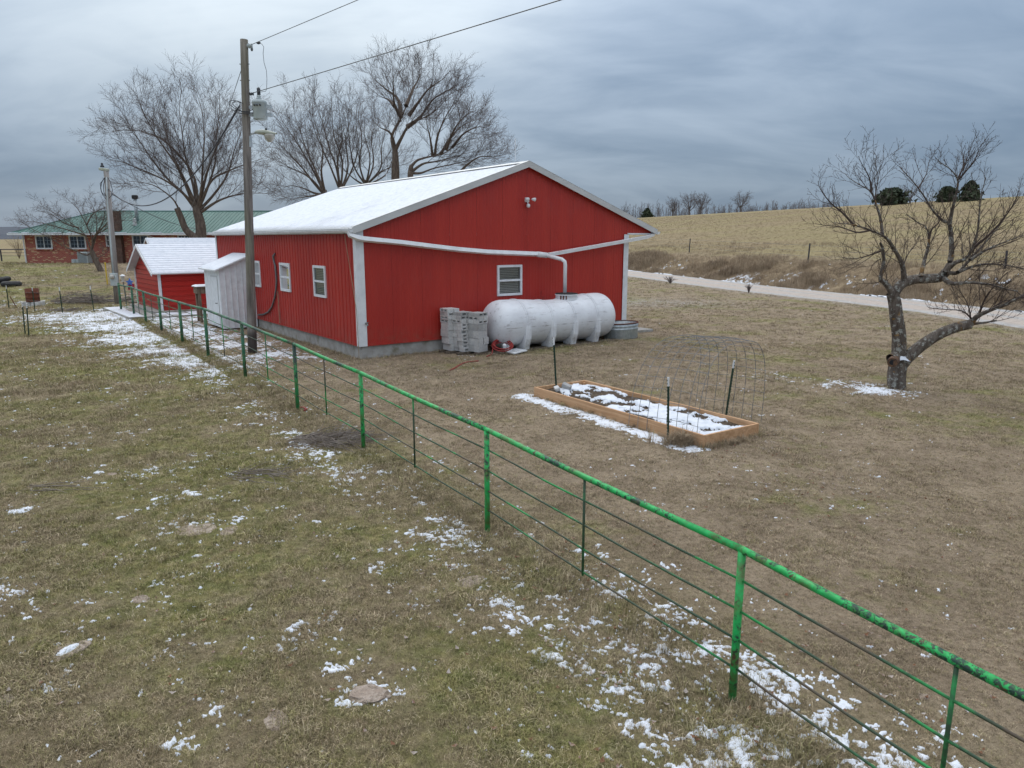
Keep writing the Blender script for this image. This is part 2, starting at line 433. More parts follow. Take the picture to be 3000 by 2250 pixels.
M['galv'] = simple('galvanised_steel', (.36, .40, .42), (.50, .54, .56), 12, .45, .05, metal=.35, dirt=(.22, .24, .25), dscale=3)
M['greymetal'] = simple('grey_painted_metal', (.40, .45, .46), (.47, .52, .52), 5, .5, .05, dirt=(.28, .25, .21), dscale=5, dlo=.6, dhi=.75)
M['lampbody'] = simple('dull_lamp_housing', (.42, .44, .38), (.34, .36, .28), 5, .55, .05)
M['lens'] = simple('cloudy_lens', (.40, .38, .32), (.50, .49, .45), 6, .25, 0)
M['black'] = simple('black_rubber', (.018, .018, .019), (.03, .03, .03), 9, .75, .2)
M['wire'] = simple('dull_wire', (.13, .135, .14), (.19, .20, .20), 9, .5, 0, metal=.4)
M['stub'] = simple('rotten_cut_wood', (.10, .055, .034), (.17, .095, .055), 14, .95, .6, dirt=(.04, .028, .022), dscale=9, dlo=.45, dhi=.6)
M['archwire'] = simple('weathered_mesh_wire', (.15, .155, .16), (.22, .225, .23), 9, .6, 0, metal=.2)
M['cable'] = simple('dark_cable', (.03, .032, .04), (.05, .05, .06), 9, .6, 0)
M['postgreen'] = simple('dark_green_post', (.010, .035, .022), (.018, .055, .032), 9, .55, .1)
M['posttip'] = simple('white_post_tip', (.72, .73, .74), (.62, .62, .62), 14, .5, .1)
M['rust'] = simple('rust', (.155, .048, .024), (.085, .030, .020), 7, .9, .4, dirt=(.24, .10, .05), dscale=4)
M['rock'] = simple('tan_limestone', (.32, .25, .20), (.48, .40, .335), 9, .95, 1.0, .05, bscale=26, dirt=(.22, .17, .13), dscale=14, dlo=.52, dhi=.66)
M['soil'] = simple('dark_soil', (.045, .030, .020), (.095, .068, .045), 9, .98, .9, .04, bscale=45, dirt=(.17, .125, .075), dscale=14, dlo=.5, dhi=.66)
M['cedar'] = make_wood('orange_cedar_board', (.43, .245, .125), (.57, .355, .205), (.35, 9, 9), .7, 2.2)
M['oldwood'] = make_wood('grey_old_wood', (.14, .105, .075), (.25, .195, .145), (6, 6, .6), .85, 3)
M['sleeper'] = make_wood('dark_sleeper', (.07, .055, .042), (.15, .12, .095), (.5, 7, 7), .9, 3, False)
M['pole'] = make_pole_wood()
M['greypole'] = make_wood('grey_pole', (.22, .20, .185), (.34, .32, .30), (5, 5, .2), .85, 3, False)
M['bark'] = make_bark('grey_bark', (.10, .076, .062), (.175, .140, .112))
M['twig'] = make_bark('brown_twigs', (.105, .084, .080), (.160, .128, .118))
M['fbark'] = make_bark('lichen_bark', (.075, .060, .050), (.16, .135, .115), (.36, .37, .34), .75, 12)
M['ftwig'] = make_bark('fruit_twigs', (.062, .046, .043), (.108, .084, .074))
M['farbark'] = make_bark('far_bark', (.12, .105, .105), (.16, .14, .14))
M['cedarleaf'] = simple('evergreen', (.034, .048, .026), (.075, .092, .052), .7, .9, 0)
M['weed'] = simple('dry_weed', (.30, .225, .15), (.42, .33, .23), 1.0, .9, 0, space='pos', dirt=(.20, .14, .095), dscale=.8, dlo=.48, dhi=.66)
M['straw'] = simple('dry_straw', (.27, .205, .135), (.38, .30, .205), 3, .9, 0, space='pos')
M['brush'] = simple('cut_branches', (.155, .125, .105), (.26, .225, .195), 6, .9, 0, space='pos')
M['leaf'] = simple('fallen_leaf', (.30, .24, .20), (.44, .40, .37), 4, .85, 0, space='pos', dirt=(.17, .085, .045), dscale=5, dlo=.45, dhi=.55)
M['hose'] = simple('red_hose', (.30, .030, .026), (.22, .022, .022), 8, .5, .05)
M['blue'] = simple('blue_paint', (.07, .17, .55), (.12, .24, .62), 8, .5, 0)
M['redpaint'] = simple('red_paint', (.42, .02, .05), (.34, .02, .04), 8, .5, 0)
M['yellow'] = simple('yellow_stake', (.62, .44, .03), (.52, .36, .03), 8, .6, 0)
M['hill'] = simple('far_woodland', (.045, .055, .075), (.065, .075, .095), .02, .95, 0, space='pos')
M['tufts'] = [make_tuft('grass_tuft_straw', (.44, .36, .25), .8), make_tuft('grass_tuft_olive', (.22, .215, .080), .6), make_tuft('grass_tuft_brown', (.24, .175, .115), .8)]


# ------------------------------------------------------------------ mesh helpers
class MB:
    def __init__(s): s.v = []; s.f = []; s.n = 0
    def add(s, vs, fs):
        s.v.extend([tuple(map(float, p)) for p in vs]); s.f.extend([tuple(i + s.n for i in f) for f in fs]); s.n += len(vs); return s
    def box(s, c, size, rz=0.0, rot=None):
        hx, hy, hz = size[0] / 2, size[1] / 2, size[2] / 2
        vs = [(x, y, z) for x in (-hx, hx) for y in (-hy, hy) for z in (-hz, hz)]
        Mx = rot if rot is not None else Matrix.Rotation(rz, 3, 'Z')
        vs = [Vector(c) + Mx @ Vector(p) for p in vs]
        return s.add(vs, [(0, 1, 3, 2), (4, 6, 7, 5), (0, 4, 5, 1), (2, 3, 7, 6), (0, 2, 6, 4), (1, 5, 7, 3)])
    def bar(s, a, b, w, h, up=(0, 0, 1)):
        a = Vector(a); b = Vector(b); d = (b - a); L = d.length; d.normalize(); u = Vector(up); x = d.cross(u)
        if x.length < 1e-4: x = d.cross(Vector((1, 0, 0)))
        x.normalize(); u = x.cross(d)
        vs = [p + x * sx * w / 2 + u * su * h / 2 for p in (a, b) for sx, su in ((-1, -1), (1, -1), (1, 1), (-1, 1))]
        return s.add(vs, [(3, 2, 1, 0), (4, 5, 6, 7), (0, 1, 5, 4), (1, 2, 6, 5), (2, 3, 7, 6), (3, 0, 4, 7)])
    def tube(s, pts, rad, sides=8, caps=True, phase=0.0):
        pts = [Vector(p) for p in pts]; n = len(pts)
        if not hasattr(rad, '__len__'): rad = [rad] * n
        prev = None; vs = []
        for i, p in enumerate(pts):
            d = (pts[min(i + 1, n - 1)] - pts[max(i - 1, 0)]).normalized()
            if prev is None: x = d.cross(Vector((0, 0, 1)) if abs(d.z) < .9 else Vector((1, 0, 0)))
            else: x = prev - d * prev.dot(d)
            x.normalize(); prev = x; y = d.cross(x)
            for k in range(sides):
                a = phase + 2 * math.pi * k / sides
                vs.append(p + (x * math.cos(a) + y * math.sin(a)) * rad[i])
        fs = [(i * sides + k, i * sides + (k + 1) % sides, (i + 1) * sides + (k + 1) % sides, (i + 1) * sides + k) for i in range(n - 1) for k in range(sides)]
        if caps: fs += [tuple(range(sides))[::-1], tuple((n - 1) * sides + k for k in range(sides))]
        return s.add(vs, fs)
    def lathe(s, prof, sides=24, c=(0, 0, 0), axis='z', caps=True):
        vs = []
        for r, h in prof:
            for k in range(sides):
                a = 2 * math.pi * k / sides
                p = (r * math.cos(a), r * math.sin(a), h)
                if axis == 'x': p = (h, p[0], p[1])
                if axis == 'y': p = (p[0], h, p[1])
                vs.append((p[0] + c[0], p[1] + c[1], p[2] + c[2]))
        n = len(prof)
        fs = [(i * sides + k, i * sides + (k + 1) % sides, (i + 1) * sides + (k + 1) % sides, (i + 1) * sides + k) for i in range(n - 1) for k in range(sides)]
        if caps: fs += [tuple(range(sides))[::-1], tuple((n - 1) * sides + k for k in range(sides))]
        return s.add(vs, fs)
    def prism(s, poly, h, fn):
        """poly of 2-D points extruded between the two values of h; fn(a, b, t) -> xyz"""
        n = len(poly)
        vs = [fn(a, b, t) for t in h for a, b in poly]
        fs = [(i, (i + 1) % n, n + (i + 1) % n, n + i) for i in range(n)] + [tuple(range(n))[::-1], tuple(range(n, 2 * n))]
        return s.add(vs, fs)
    def mesh(s, name, m, smooth=False):
        me = bpy.data.meshes.new(name); me.from_pydata(s.v, [], s.f); me.validate(); me.update()
        fix_normals(me)
        if m: me.materials.append(m)
        if smooth: me.polygons.foreach_set('use_smooth', [True] * len(me.polygons))
        return me
    def build(s, name, m, parent=None, smooth=False, bevel=0.0, **k):
        o = bpy.data.objects.new(name, s.mesh(name, m, smooth)); COL.objects.link(o)
        if parent is not None: o.parent = parent
        if bevel:
            bv = o.modifiers.new('bevel', 'BEVEL'); bv.width = bevel; bv.segments = 1; bv.limit_method = 'ANGLE'
        tag(o, **k); return o


import bmesh
def fix_normals(me):
    if len(me.polygons) > 20000: return
    bm = bmesh.new(); bm.from_mesh(me); bmesh.ops.recalc_face_normals(bm, faces=bm.faces); bm.to_mesh(me); bm.free()


def np_mesh(name, V, F, m, parent=None, smooth=True, **k):
    """V (n,3), F (m,3 or 4) numpy"""
    V = np.asarray(V, np.float32); F = np.asarray(F, np.int32)
    me = bpy.data.meshes.new(name); w = F.shape[1]
    me.vertices.add(len(V)); me.vertices.foreach_set('co', V.ravel())
    me.loops.add(F.size); me.loops.foreach_set('vertex_index', F.ravel())
    me.polygons.add(len(F)); me.polygons.foreach_set('loop_start', np.arange(0, F.size, w, dtype=np.int32))
    me.polygons.foreach_set('use_smooth', np.full(len(F), smooth))
    me.update(calc_edges=True)
    if m: me.materials.append(m)
    o = bpy.data.objects.new(name, me); COL.objects.link(o)
    if parent is not None: o.parent = parent
    tag(o, **k); return o


def tag(o, label=None, cat=None, group=None, kind=None):
    if label: o['label'] = label
    if cat: o['category'] = cat
    if group: o['group'] = group
    if kind: o['kind'] = kind
    return o


def thing(name, label, cat, loc=(0, 0, 0), rz=0.0, group=None):
    o = bpy.data.objects.new(name, None); COL.objects.link(o); o.location = loc; o.rotation_euler = (0, 0, rz)
    o.empty_display_size = .1
    return tag(o, label, cat, group)


def copy_obj(o, parent=None, loc=None, rz=None):
    c = o.copy(); COL.objects.link(c)
    if parent is not None: c.parent = parent
    if loc is not None: c.location = loc
    if rz is not None: c.rotation_euler = (0, 0, rz)
    return c

# ================================================================== the setting
def axis(lo, hi, c, fine, growth):
    """coordinates that are fine round c and coarser outwards"""
    out = [c]; st = fine; x = c
    while x < hi: x += st; st = min(st * growth, 40); out.append(min(x, hi))
    x = c; st = fine; lo_ = []
    while x > lo: x -= st; st = min(st * growth, 40); lo_.append(max(x, lo))
    return np.array(lo_[::-1] + out)


def grid_faces(nx, ny):
    i = np.arange(nx * ny).reshape(ny, nx)
    return np.stack([i[:-1, :-1], i[:-1, 1:], i[1:, 1:], i[1:, :-1]], -1).reshape(-1, 4)


def build_ground():
    xs = axis(-900, 900, 2, .22, 1.016); ys = axis(-60, 1500, 8, .22, 1.014)
    X, Y = np.meshgrid(xs, ys); Z = T(X, Y)
    V = np.stack([X, Y, Z], -1).reshape(-1, 3)
    o = np_mesh('ground', V, grid_faces(len(xs), len(ys)), M['ground'], kind='structure')
    s = road_s(X, Y); n = fbm(X * .25, Y * .25, 31, 4)
    fieldm = sstep(10, 15, s + 5 * (n - .5)); bank = sstep(4.0, 6.0, s) * (1 - fieldm)
    fieldm = np.maximum(fieldm, sstep(78, 100, Y + 10 * (n - .5)) * sstep(-.2, -.5, X / np.maximum(Y, 1)))
    # worn gravel near the door pad and along the road edge
    p = G(1930, 888); dx, dy = X - p[0], Y - p[1]
    w = np.exp(-((dx / 3.2) ** 2 + (dy / 2.6) ** 2)) * 1.2 + .8 * np.exp(-((s + .4) / .5) ** 2)
    w = np.clip(w, 0, 1)
    col = np.stack([fieldm, bank, w, np.ones_like(w)], -1).reshape(-1, 4).astype(np.float32)
    at = o.data.color_attributes.new('zone', 'FLOAT_COLOR', 'POINT'); at.data.foreach_set('color', col.ravel())
    tag(o, 'dormant tan and olive lawn rising to a golden hayfield')


build_ground()


def build_road():
    ys = np.concatenate([np.arange(-55, 100, .8), np.arange(100, 390, 4)]); W = np.linspace(0, 5.3, 12)
    x0 = road_x(ys); sl = np.interp(ys, _yy, _sl); nrm = np.stack([np.ones_like(sl), -sl], -1) / np.sqrt(1 + sl ** 2)[:, None]
    rag = .35 * (fbm(ys * .6, ys * 0, 3, 3) - .5)
    V = []; U = []
    for j, w in enumerate(W):
        ww = w + rag * (1 - j / 11) + (.5 * (fbm(ys * .5, ys * 0 + 7, 8, 3) - .5) if j == 11 else 0)
        x = x0 + nrm[:, 0] * ww; y = ys + nrm[:, 1] * ww
        z = T(x, y) + .012 + .05 * math.sin(math.pi * j / 11) + .012 * (fbm(x, y, 12, 3) - .5)
        if j in (0, 11): z = z - .015
        V.append(np.stack([x, y, z], -1)); U.append(np.full(len(ys), j / 11))
    V = np.stack(V, 1).reshape(-1, 3); U = np.stack(U, 1).reshape(-1)
    F = grid_faces(12, len(ys)); o = np_mesh('gravel_road', V, F, M['road'], kind='structure', label='pinkish tan gravel road crossing below the field')
    uv = o.data.uv_layers.new(name='UVMap'); li = np.empty(len(o.data.loops), np.int32); o.data.loops.foreach_get('vertex_index', li)
    uv.data.foreach_set('uv', np.stack([U[li], np.zeros(len(li))], -1).astype(np.float32).ravel())


build_road()


def build_hills():
    a = np.linspace(R(-60), R(40), 160); V = []
    for k, (rr, h) in enumerate(((1300, 1.0), (1420, 17), (1600, 24), (1900, 20))):
        hh = h + a * 0 + (0 if k == 0 else 9 * (fbm(a * 9, a * 0 + 2, 40, 4) - .5) + 2.5 * (fbm(a * 160, a * 0, 44, 2) - .5))
        V.append(np.stack([np.sin(a) * rr, np.cos(a) * rr, hh], -1))
    V = np.stack(V, 1).reshape(-1, 3)
    np_mesh('hills', V, grid_faces(4, 160), M['hill'], kind='structure')


build_hills()

# ================================================================== the red barn
BT = R(36.5); BC = np.array([-4.01, 18.84, 0.0])
BU = np.array([math.cos(BT), math.sin(BT)]); BV = np.array([-math.sin(BT), math.cos(BT)])
def bw(x, y, z=0.0):      # barn frame to world
    p = BC[:2] + BU * x + BV * y; return np.array([p[0], p[1], z])


def bpl(px, py, b):       # point of the plane parallel to the gable, b metres in front of it, in the barn frame
    d = ray(px, py); n = np.array([-BV[0], -BV[1], 0]); c0 = BC + b * n; o = np.array([0, 0, CAM_H])
    t = (n @ (c0 - o)) / (n @ d); p = o + t * d; q = p - BC
    return (float(q[:2] @ BU), -b, float(p[2]))


def z4(x, y): return 1000 + x / 2.3284, 450 + y / 2.3284


BW, BL = 9.80, 13.30; Z0, ZE = .37, 3.42; RX0, RX1, RXM = -.16, 11.12, 5.5
def roof_z(x): return 3.46 + .345 * (RXM - abs(x - RXM))


def rib_profile(w, pitch=.2286, h=.019, first=0.0):
    """(s, depth) break points of a ribbed sheet of width w"""
    out = []; s = first
    while s < w - 1e-6:
        for ds, d in ((0, 0), (.012, h), (.034, h), (.046, 0), (.11, 0), (.115, .004), (.135, .004), (.14, 0)):
            if s + ds < w: out.append((s + ds, d))
        s += pitch
    out.append((w, 0)); return out


def ribbed(s0, s1, zlo, zhi, fn, m, parent, name='wall_panel', hole=None, h=.019, pitch=.2286):
    """one ribbed sheet: s0..s1 along the wall, zlo(s)..zhi(s) tall, hole=(a, b, za, zb) cut out; fn(s, depth, z)"""
    pr = [(s0 + a, d) for a, d in rib_profile(s1 - s0, pitch, h)]
    if hole:
        for e in hole[:2]:
            if s0 < e < s1: pr.append((e, np.interp(e, [p[0] for p in pr], [p[1] for p in pr])))
        pr.sort()
    mb = MB()
    for (a, da), (b, db) in zip(pr[:-1], pr[1:]):
        if b - a < 1e-5: continue
        mid = (a + b) / 2
        spans = [(zlo, zhi)]
        if hole and hole[0] - 1e-6 <= mid <= hole[1] + 1e-6:
            spans = [(zlo, lambda q: hole[2]), (lambda q: hole[3], zhi)]
        for lo, hi in spans:
            mb.add([fn(a, da, lo(a)), fn(b, db, lo(b)), fn(b, db, hi(b)), fn(a, da, hi(a))], [(0, 1, 2, 3)])
    return mb.build(name, m, parent)


def window(parent, fn, a, b, z0, z1, name='window', grid=False, blind=True, slider=False, bw_=.07):
    """fn(s, depth, z): depth outwards. A frame with rails, two panes, a blind of slats and a near-black panel standing in for the unlit room"""
    f = MB(); d0, d1 = -.05, .045
    def bx(s0, s1, q0, q1, e0, e1, mb=f):
        mb.add([fn(s, e, z) for s in (s0, s1) for e in (e0, e1) for z in (q0, q1)], [(0, 1, 3, 2), (4, 6, 7, 5), (0, 4, 5, 1), (2, 3, 7, 6), (0, 2, 6, 4), (1, 5, 7, 3)])
    t = bw_
    bx(a, a + t, z0, z1, d0, d1); bx(b - t, b, z0, z1, d0, d1); bx(a + t, b - t, z1 - t, z1, d0, d1); bx(a + t, b - t, z0, z0 + t, d0, d1 + .01)
    fr = f.build('frame' if False else name, M['white'], parent)
    zm = (z0 + z1) / 2; sm = (a + b) / 2
    rl = MB()
    if slider: bx(sm - .025, sm + .025, z0 + t, z1 - t, d0, d1 - .01, rl)
    else: bx(a + t, b - t, zm - .03, zm + .03, d0, d1 - .01, rl)
    rl.build('meeting_rail', M['white'], fr)
    halves = ((a + t, sm - .025, z0 + t, z1 - t), (sm + .025, b - t, z0 + t, z1 - t)) if slider else ((a + t, b - t, zm + .03, z1 - t), (a + t, b - t, z0 + t, zm - .03))
    for s0, s1, q0, q1 in halves:
        g = MB(); g.add([fn(s0, .012, q0), fn(s1, .012, q0), fn(s1, .012, q1), fn(s0, .012, q1)], [(0, 1, 2, 3)]); g.build('pane', M['glass'], fr)
    if grid:
        gm = MB()
        for k in range(1, 4):
            if k != 2: s = a + t + (b - a - 2 * t) * k / 4; bx(s - .01, s + .01, z0 + t, z1 - t, .002, .010, gm)
        for k in (1, 2): q0 = z0 + t + (z1 - z0 - 2 * t) * k / 3; bx(a + t, b - t, q0 - .01, q0 + .01, .003, .009, gm)
        gm.build('glazing_bar', M['white'], fr)
    bk = MB(); bx(a + .01, b - .01, z0 + .01, z1 - .01, -.14, -.13, bk); bk.build('room_shade_panel', M['dark'], fr)  # near-black panel, the gloom of the unlit room put into its colour
    if blind:
        sl = MB(); n = int((z1 - z0 - 2 * t) / .05)
        for k in range(n):
            z = z0 + t + .02 + k * .05
            sl.add([fn(a + t + .02, -.022, z), fn(b - t - .02, -.022, z), fn(b - t - .02, -.045, z + .036), fn(a + t + .02, -.045, z + .036)], [(0, 1, 2, 3)])
        sl.build('blind', M['blind'], fr)
    return fr


def build_barn():
    t = thing('barn', 'long red steel barn with snow on its low white roof', 'barn', tuple(BC), BT)
    f = MB()
    for a, b in (((.02, .0), (BW, .22)), ((.02, BL - .22), (BW, BL)), ((.02, .22), (.24, BL - .22)), ((BW - .22, .22), (BW, BL - .22))):
        f.box(((a[0] + b[0]) / 2, (a[1] + b[1]) / 2, .06), (b[0] - a[0], b[1] - a[1], .66))
    f.build('foundation', M['concrete'], t, bevel=.01)
    core = MB(); core.box((BW / 2, BL / 2, (Z0 + 3.25) / 2), (BW - .44, BL - .44, 3.25 - Z0)); core.build('added_dark_core', M['dark'], t)  # dark box added inside to block light behind the sheets
    gfn = lambda s, d, z: (s, -.022 - d, z); lfn = lambda s, d, z: (-.022 - d, s, z)
    gw = (4.41, 5.33, 1.48, 2.39)
    edges = [0.06 + .914 * i for i in range(12)] + [10.96]
    for i, (a, b) in enumerate(zip(edges[:-1], edges[1:])):
        b2 = b - .004
        if a >= BW - .05:
            ribbed(a, b2, lambda s: 3.32, lambda s: roof_z(s) - .03, gfn, M['siding'], t, h=.005)
        elif b2 > BW:
            ribbed(a, BW, lambda s: Z0, lambda s: roof_z(s) - .03, gfn, M['siding'], t, h=.005)
            ribbed(BW + .003, b2, lambda s: 3.32, lambda s: roof_z(s) - .03, gfn, M['siding'], t, h=.005)
        else:
            hole = gw if a < gw[1] and b > gw[0] else None
            if a < RXM < b2:      # split at the ridge line so the top edge follows both slopes
                ribbed(a, RXM, lambda s: Z0, lambda s: roof_z(s) - .03, gfn, M['siding'], t, hole=hole, h=.005)
                ribbed(RXM + .004, b2, lambda s: Z0, lambda s: roof_z(s) - .03, gfn, M['siding'], t, hole=hole, h=.005)
            else: ribbed(a, b2, lambda s: Z0, lambda s: roof_z(s) - .03, gfn, M['siding'], t, hole=hole, h=.005)
    lw = [(2.07, 2.97), (4.93, 5.85), (7.88, 8.78)]
    y = .06
    while y < BL - .1:
        b = min(y + .914, BL - .05) - .004
        hole = None
        for wa, wb in lw:
            if y < wb and b > wa: hole = (wa, wb, 1.5, 2.4)
        ribbed(y, b, lambda s: Z0, lambda s: ZE, lfn, M['siding'], t, hole=hole); y += .914
    # plain far and right walls
    for c, sz in (((BW + .011, BL / 2, (Z0 + 3.3) / 2), (.02, BL, 3.3 - Z0)),):
        MB().box(c, sz).build('wall_panel', M['siding'], t)
    fg = MB(); fg.prism([(0, Z0), (BW, Z0), (BW, 3.32), (10.96, 3.32), (10.96, roof_z(10.96) - .03), (RXM, roof_z(RXM) - .03), (0, roof_z(0) - .03)], (BL + .002, BL + .022), lambda a, b, h: (a, h, b))
    fg.build('wall_panel', M['siding'], t)
    window(t, gfn, *gw[:2], *gw[2:])
    for wa, wb in lw: window(t, lfn, wa, wb, 1.5, 2.4)
    # corner trims: L sections, both faces
    for x, y_, sx, sy, nm in ((0, 0, 1, 1, 'n'), (BW, 0, -1, 1, 'n'), (0, BL, 1, -1, 'n')):
        tr = MB(); wd = .17
        zt = ZE - .02 if x == 0 else 3.30
        tr.prism([(-sx * .052, -sy * .052), (sx * wd, -sy * .052), (sx * wd, -sy * .046), (-sx * .046, -sy * .046), (-sx * .046, sy * .12), (-sx * .052, sy * .12)], (Z0 - .02, zt), lambda a, b, h, x=x, y_=y_: (x + a, y_ + b, h))
        tr.build('corner_trim', M['white'], t)
    # base trim strips
    MB().box((BW / 2, -.035, Z0 - .012), (BW - .3, .03, .02)).build('base_trim', M['siding'], t)
    MB().box((-.035, BL / 2, Z0 - .012), (.03, BL - .3, .02)).build('base_trim', M['siding'], t)
    # roof: ribbed sheets on both slopes
    y0, y1 = -.14, BL + .14
    def sheet(xa, xb):
        mb = MB(); pr = rib_profile(.914)
        for (a, da), (b, db) in zip(pr[:-1], pr[1:]):
            mb.add([(xa, a, roof_z(xa) + da), (xb, a, roof_z(xb) + da), (xb, b, roof_z(xb) + db), (xa, b, roof_z(xa) + db)], [(0, 1, 2, 3)])
        return mb.mesh('roof_panel', M['trim'])
    ms = (sheet(RX0, RXM - .01), sheet(RXM + .01, RX1))
    n = int(round((y1 - y0) / .914))
    for me in ms:
        for k in range(n):
            o = bpy.data.objects.new('roof_panel', me); COL.objects.link(o); o.parent = t; o.location = (0, y0 + k * (y1 - y0) / n, 0)
    dk = MB(); dk.prism([(RX0 + .02, roof_z(RX0) - .05), (RXM, roof_z(RXM) - .05), (RX1 - .02, roof_z(RX1) - .05), (RX1 - .02, roof_z(RX1) - .02), (RXM, roof_z(RXM) - .012), (RX0 + .02, roof_z(RX0) - .02)], (y0 + .03, y1 - .03), lambda a, b, h: (a, h, b))
    dk.build('roof_deck', M['trim'], t)
    # snow on both slopes
    for xa, xb, sd in ((RX0 + .03, RXM - .10, 1), (RX1 - .05, RXM + .10, 2)):
        ny, nx = 236, 46
        Y, Xp = np.meshgrid(np.linspace(y0 + .10, y1 - .08, ny), np.linspace(0, 1, nx), indexing='ij')
        rag = .13 * fbm(Y * 3.1, Y * 0 + sd, 60 + sd, 4) + .02 * (np.mod(Y, .2286) < .05)
        X = xa + np.sign(xb - xa) * rag * (1 - Xp) + (xb - xa) * Xp
        rib = np.where(np.mod(Y - y0, .2286) < .058, .018, 0)
        hh = .010 + .014 * fbm(Y * 1.3, X * 1.3, 70 + sd, 3) + rib
        edge = np.minimum(np.minimum(Xp * 20, (1 - Xp) * 30), np.minimum((Y - y0) * 12, (y1 - Y) * 12)); hh = hh * np.clip(edge, .12, 1)
        Z = 3.46 + .345 * (RXM - np.abs(X - RXM)) + hh
        np_mesh('roof_snow', np.stack([X, Y, Z], -1).reshape(-1, 3), grid_faces(nx, ny), M['snow'], t)
    # ridge cap, rake boards, fascia, soffit
    rc = MB(); rz = roof_z(RXM)
    rc.prism([(RXM - .16, rz - .018), (RXM, rz + .042), (RXM + .16, rz - .018), (RXM + .16, rz - .006), (RXM, rz + .056), (RXM - .16, rz - .006)], (y0 - .01, y1 + .01), lambda a, b, h: (a, h, b))
    rc.build('ridge_cap', M['trim'], t)
    for xa, xb in ((RX0, RXM), (RX1, RXM)):
        rk = MB(); rk.prism([(xa, roof_z(xa) - .13), (xb, roof_z(xb) - .13), (xb, roof_z(xb) + .045), (xa, roof_z(xa) + .045)], (y0 - .03, y0 - .004), lambda a, b, h: (a, h, b))
        rk.prism([(xa, roof_z(xa) + .047), (xb, roof_z(xb) + .047), (xb, roof_z(xb) + .055), (xa, roof_z(xa) + .055)], (y0 - .034, y0 + .09), lambda a, b, h: (a, h, b))
        rk.build('rake_board', M['trim'], t)
    MB().box((RX0 + .015, BL / 2, roof_z(RX0) - .075), (.02, BL + .2, .10)).build('fascia', M['trim'], t)
    MB().box(((BW + RX1) / 2 + .02, BL / 2, 3.30), (RX1 - BW - .06, BL + .1, .02)).build('soffit', M['white'], t)
    MB().box(((BW + 10.96) / 2, -.036, 3.325), (10.96 - BW, .05, .035)).build('soffit_trim', M['white'], t)
    # gutters: K-shaped troughs
    for x, sx in ((RX0 - .005, -1), (RX1 + .005, 1)):
        g = MB(); prf = [(0, 0), (0, -.085), (sx * .075, -.085), (sx * .115, -.03), (sx * .115, 0), (sx * .108, 0), (sx * .108, -.03), (sx * .072, -.078), (sx * .008, -.078), (sx * .008, 0)]
        g.prism(prf, (-.18, BL + .22), lambda a, b, h, x=x: (x + a, h, roof_z(RX0) - .012 + b))
        g.prism([(0, 0), (0, -.085), (sx * .075, -.085), (sx * .115, -.03), (sx * .115, 0)], (-.186, -.181), lambda a, b, h, x=x: (x + a, h, roof_z(RX0) - .012 + b))
        g.build('gutter', M['white'], t)
    # rain pipes meeting above the tank
    def pts(lst): return [bpl(*z4(x, y), b) for x, y, b in lst]
    lp = [(-.24, -.10, 3.33), (-.23, -.14, 3.24)] + pts([(112, 575, .15), (150, 583, .15), (400, 607, .15), (620, 634, .15), (800, 655, .15), (1000, 672, .17), (1340, 686, .22)])
    MB().tube(lp, [.065] * 2 + [.078] * (len(lp) - 2), 4, phase=math.pi / 4).build('rain_pipe', M['pvc'], t)
    jn = pts([(1335, 686, .22), (1402, 694, .25)])
    MB().tube(jn, [.086, .086], 10).build('pipe_collar', M['pvc'], t, smooth=True)
    rp = pts([(2137, 520, .06), (2130, 552, .10), (2080, 570, .14), (1930, 598, .16), (1660, 646, .18), (1410, 690, .24)])
    MB().tube(rp, [.05, .06, .07, .07, .07, .07], 4, phase=math.pi / 4).build('rain_pipe', M['pvc'], t)
    dp = pts([(1398, 693, .26), (1460, 710, .50), (1505, 722, .74), (1524, 737, .80)])
    x, yb, zt = dp[-1]; dp += [(x + .02, yb, zt - .10), (x + .02, yb, 1.36)]
    MB().tube(dp, .058, 12).build('down_pipe', M['pvc'], t, smooth=True)
    # flood light with motion sensor on the gable
    lc = bpl(*z4(1268, 315), .06); fl = MB(); fl.box((lc[0], -.05, lc[2]), (.13, .05, .13)); fl.tube([(lc[0], -.06, lc[2]), (lc[0] - .02, -.16, lc[2] + .02)], .03, 8)
    fo = fl.build('flood_light', M['white'], t)
    for dx in (-.07, .12):
        h = MB(); h.lathe([(.024, 0), (.04, .04), (.058, .11), (.054, .12)], 12); o = h.build('lamp_head', M['white'], fo, smooth=True)
        o.location = (lc[0] + dx, -.13, lc[2] + .02); o.rotation_euler = (R(100), 0, R(25 if dx > 0 else -25))
    ss = MB(); ss.tube([(lc[0] + .0, -.07, lc[2] - .05), (lc[0] + .0, -.11, lc[2] - .15)], .018, 8); ss.lathe([(.03, -.23), (.055, -.20), (.055, -.15), (.03, -.12)], 12, (lc[0], -.12, lc[2])); ss.build('motion_sensor', M['white'], fo, smooth=True)
    # ridge aerials
    for yv, h in ((.5, .75), (9.0, .85)):
        MB().tube([(RXM - .02, yv, rz + .03), (RXM - .02, yv, rz + h)], .009, 6).build('ridge_rod', M['white'], t)
    # hydrant tap on the corner trim, thin guy cord beside it
    tp = MB(); tp.tube([(.14, -.05, .95), (.14, -.15, .95), (.14, -.18, .91)], .022, 8); tp.tube([(.09, -.13, .985), (.19, -.13, .985)], .012, 6); tp.build('wall_tap', M['wire'], t)
    MB().tube([(-.17, .35, 3.3), (-.11, .12, 2.0), (-.09, -.02, 1.3), (-.08, -.04, -.05)], .008, 5).build('hanging_cord', M['straw'], t)
    # cable duct curving down the long wall to the lean-to
    def lp3(px, py, b=.07):
        d = ray(px, py); n = np.array([-BU[0], -BU[1], 0]); c0 = BC + b * n; o = np.array([0, 0, CAM_H]); tt = (n @ (c0 - o)) / (n @ d); p = o + tt * d; q = p - BC
        return (-b, float(q[:2] @ BV), float(p[2]))
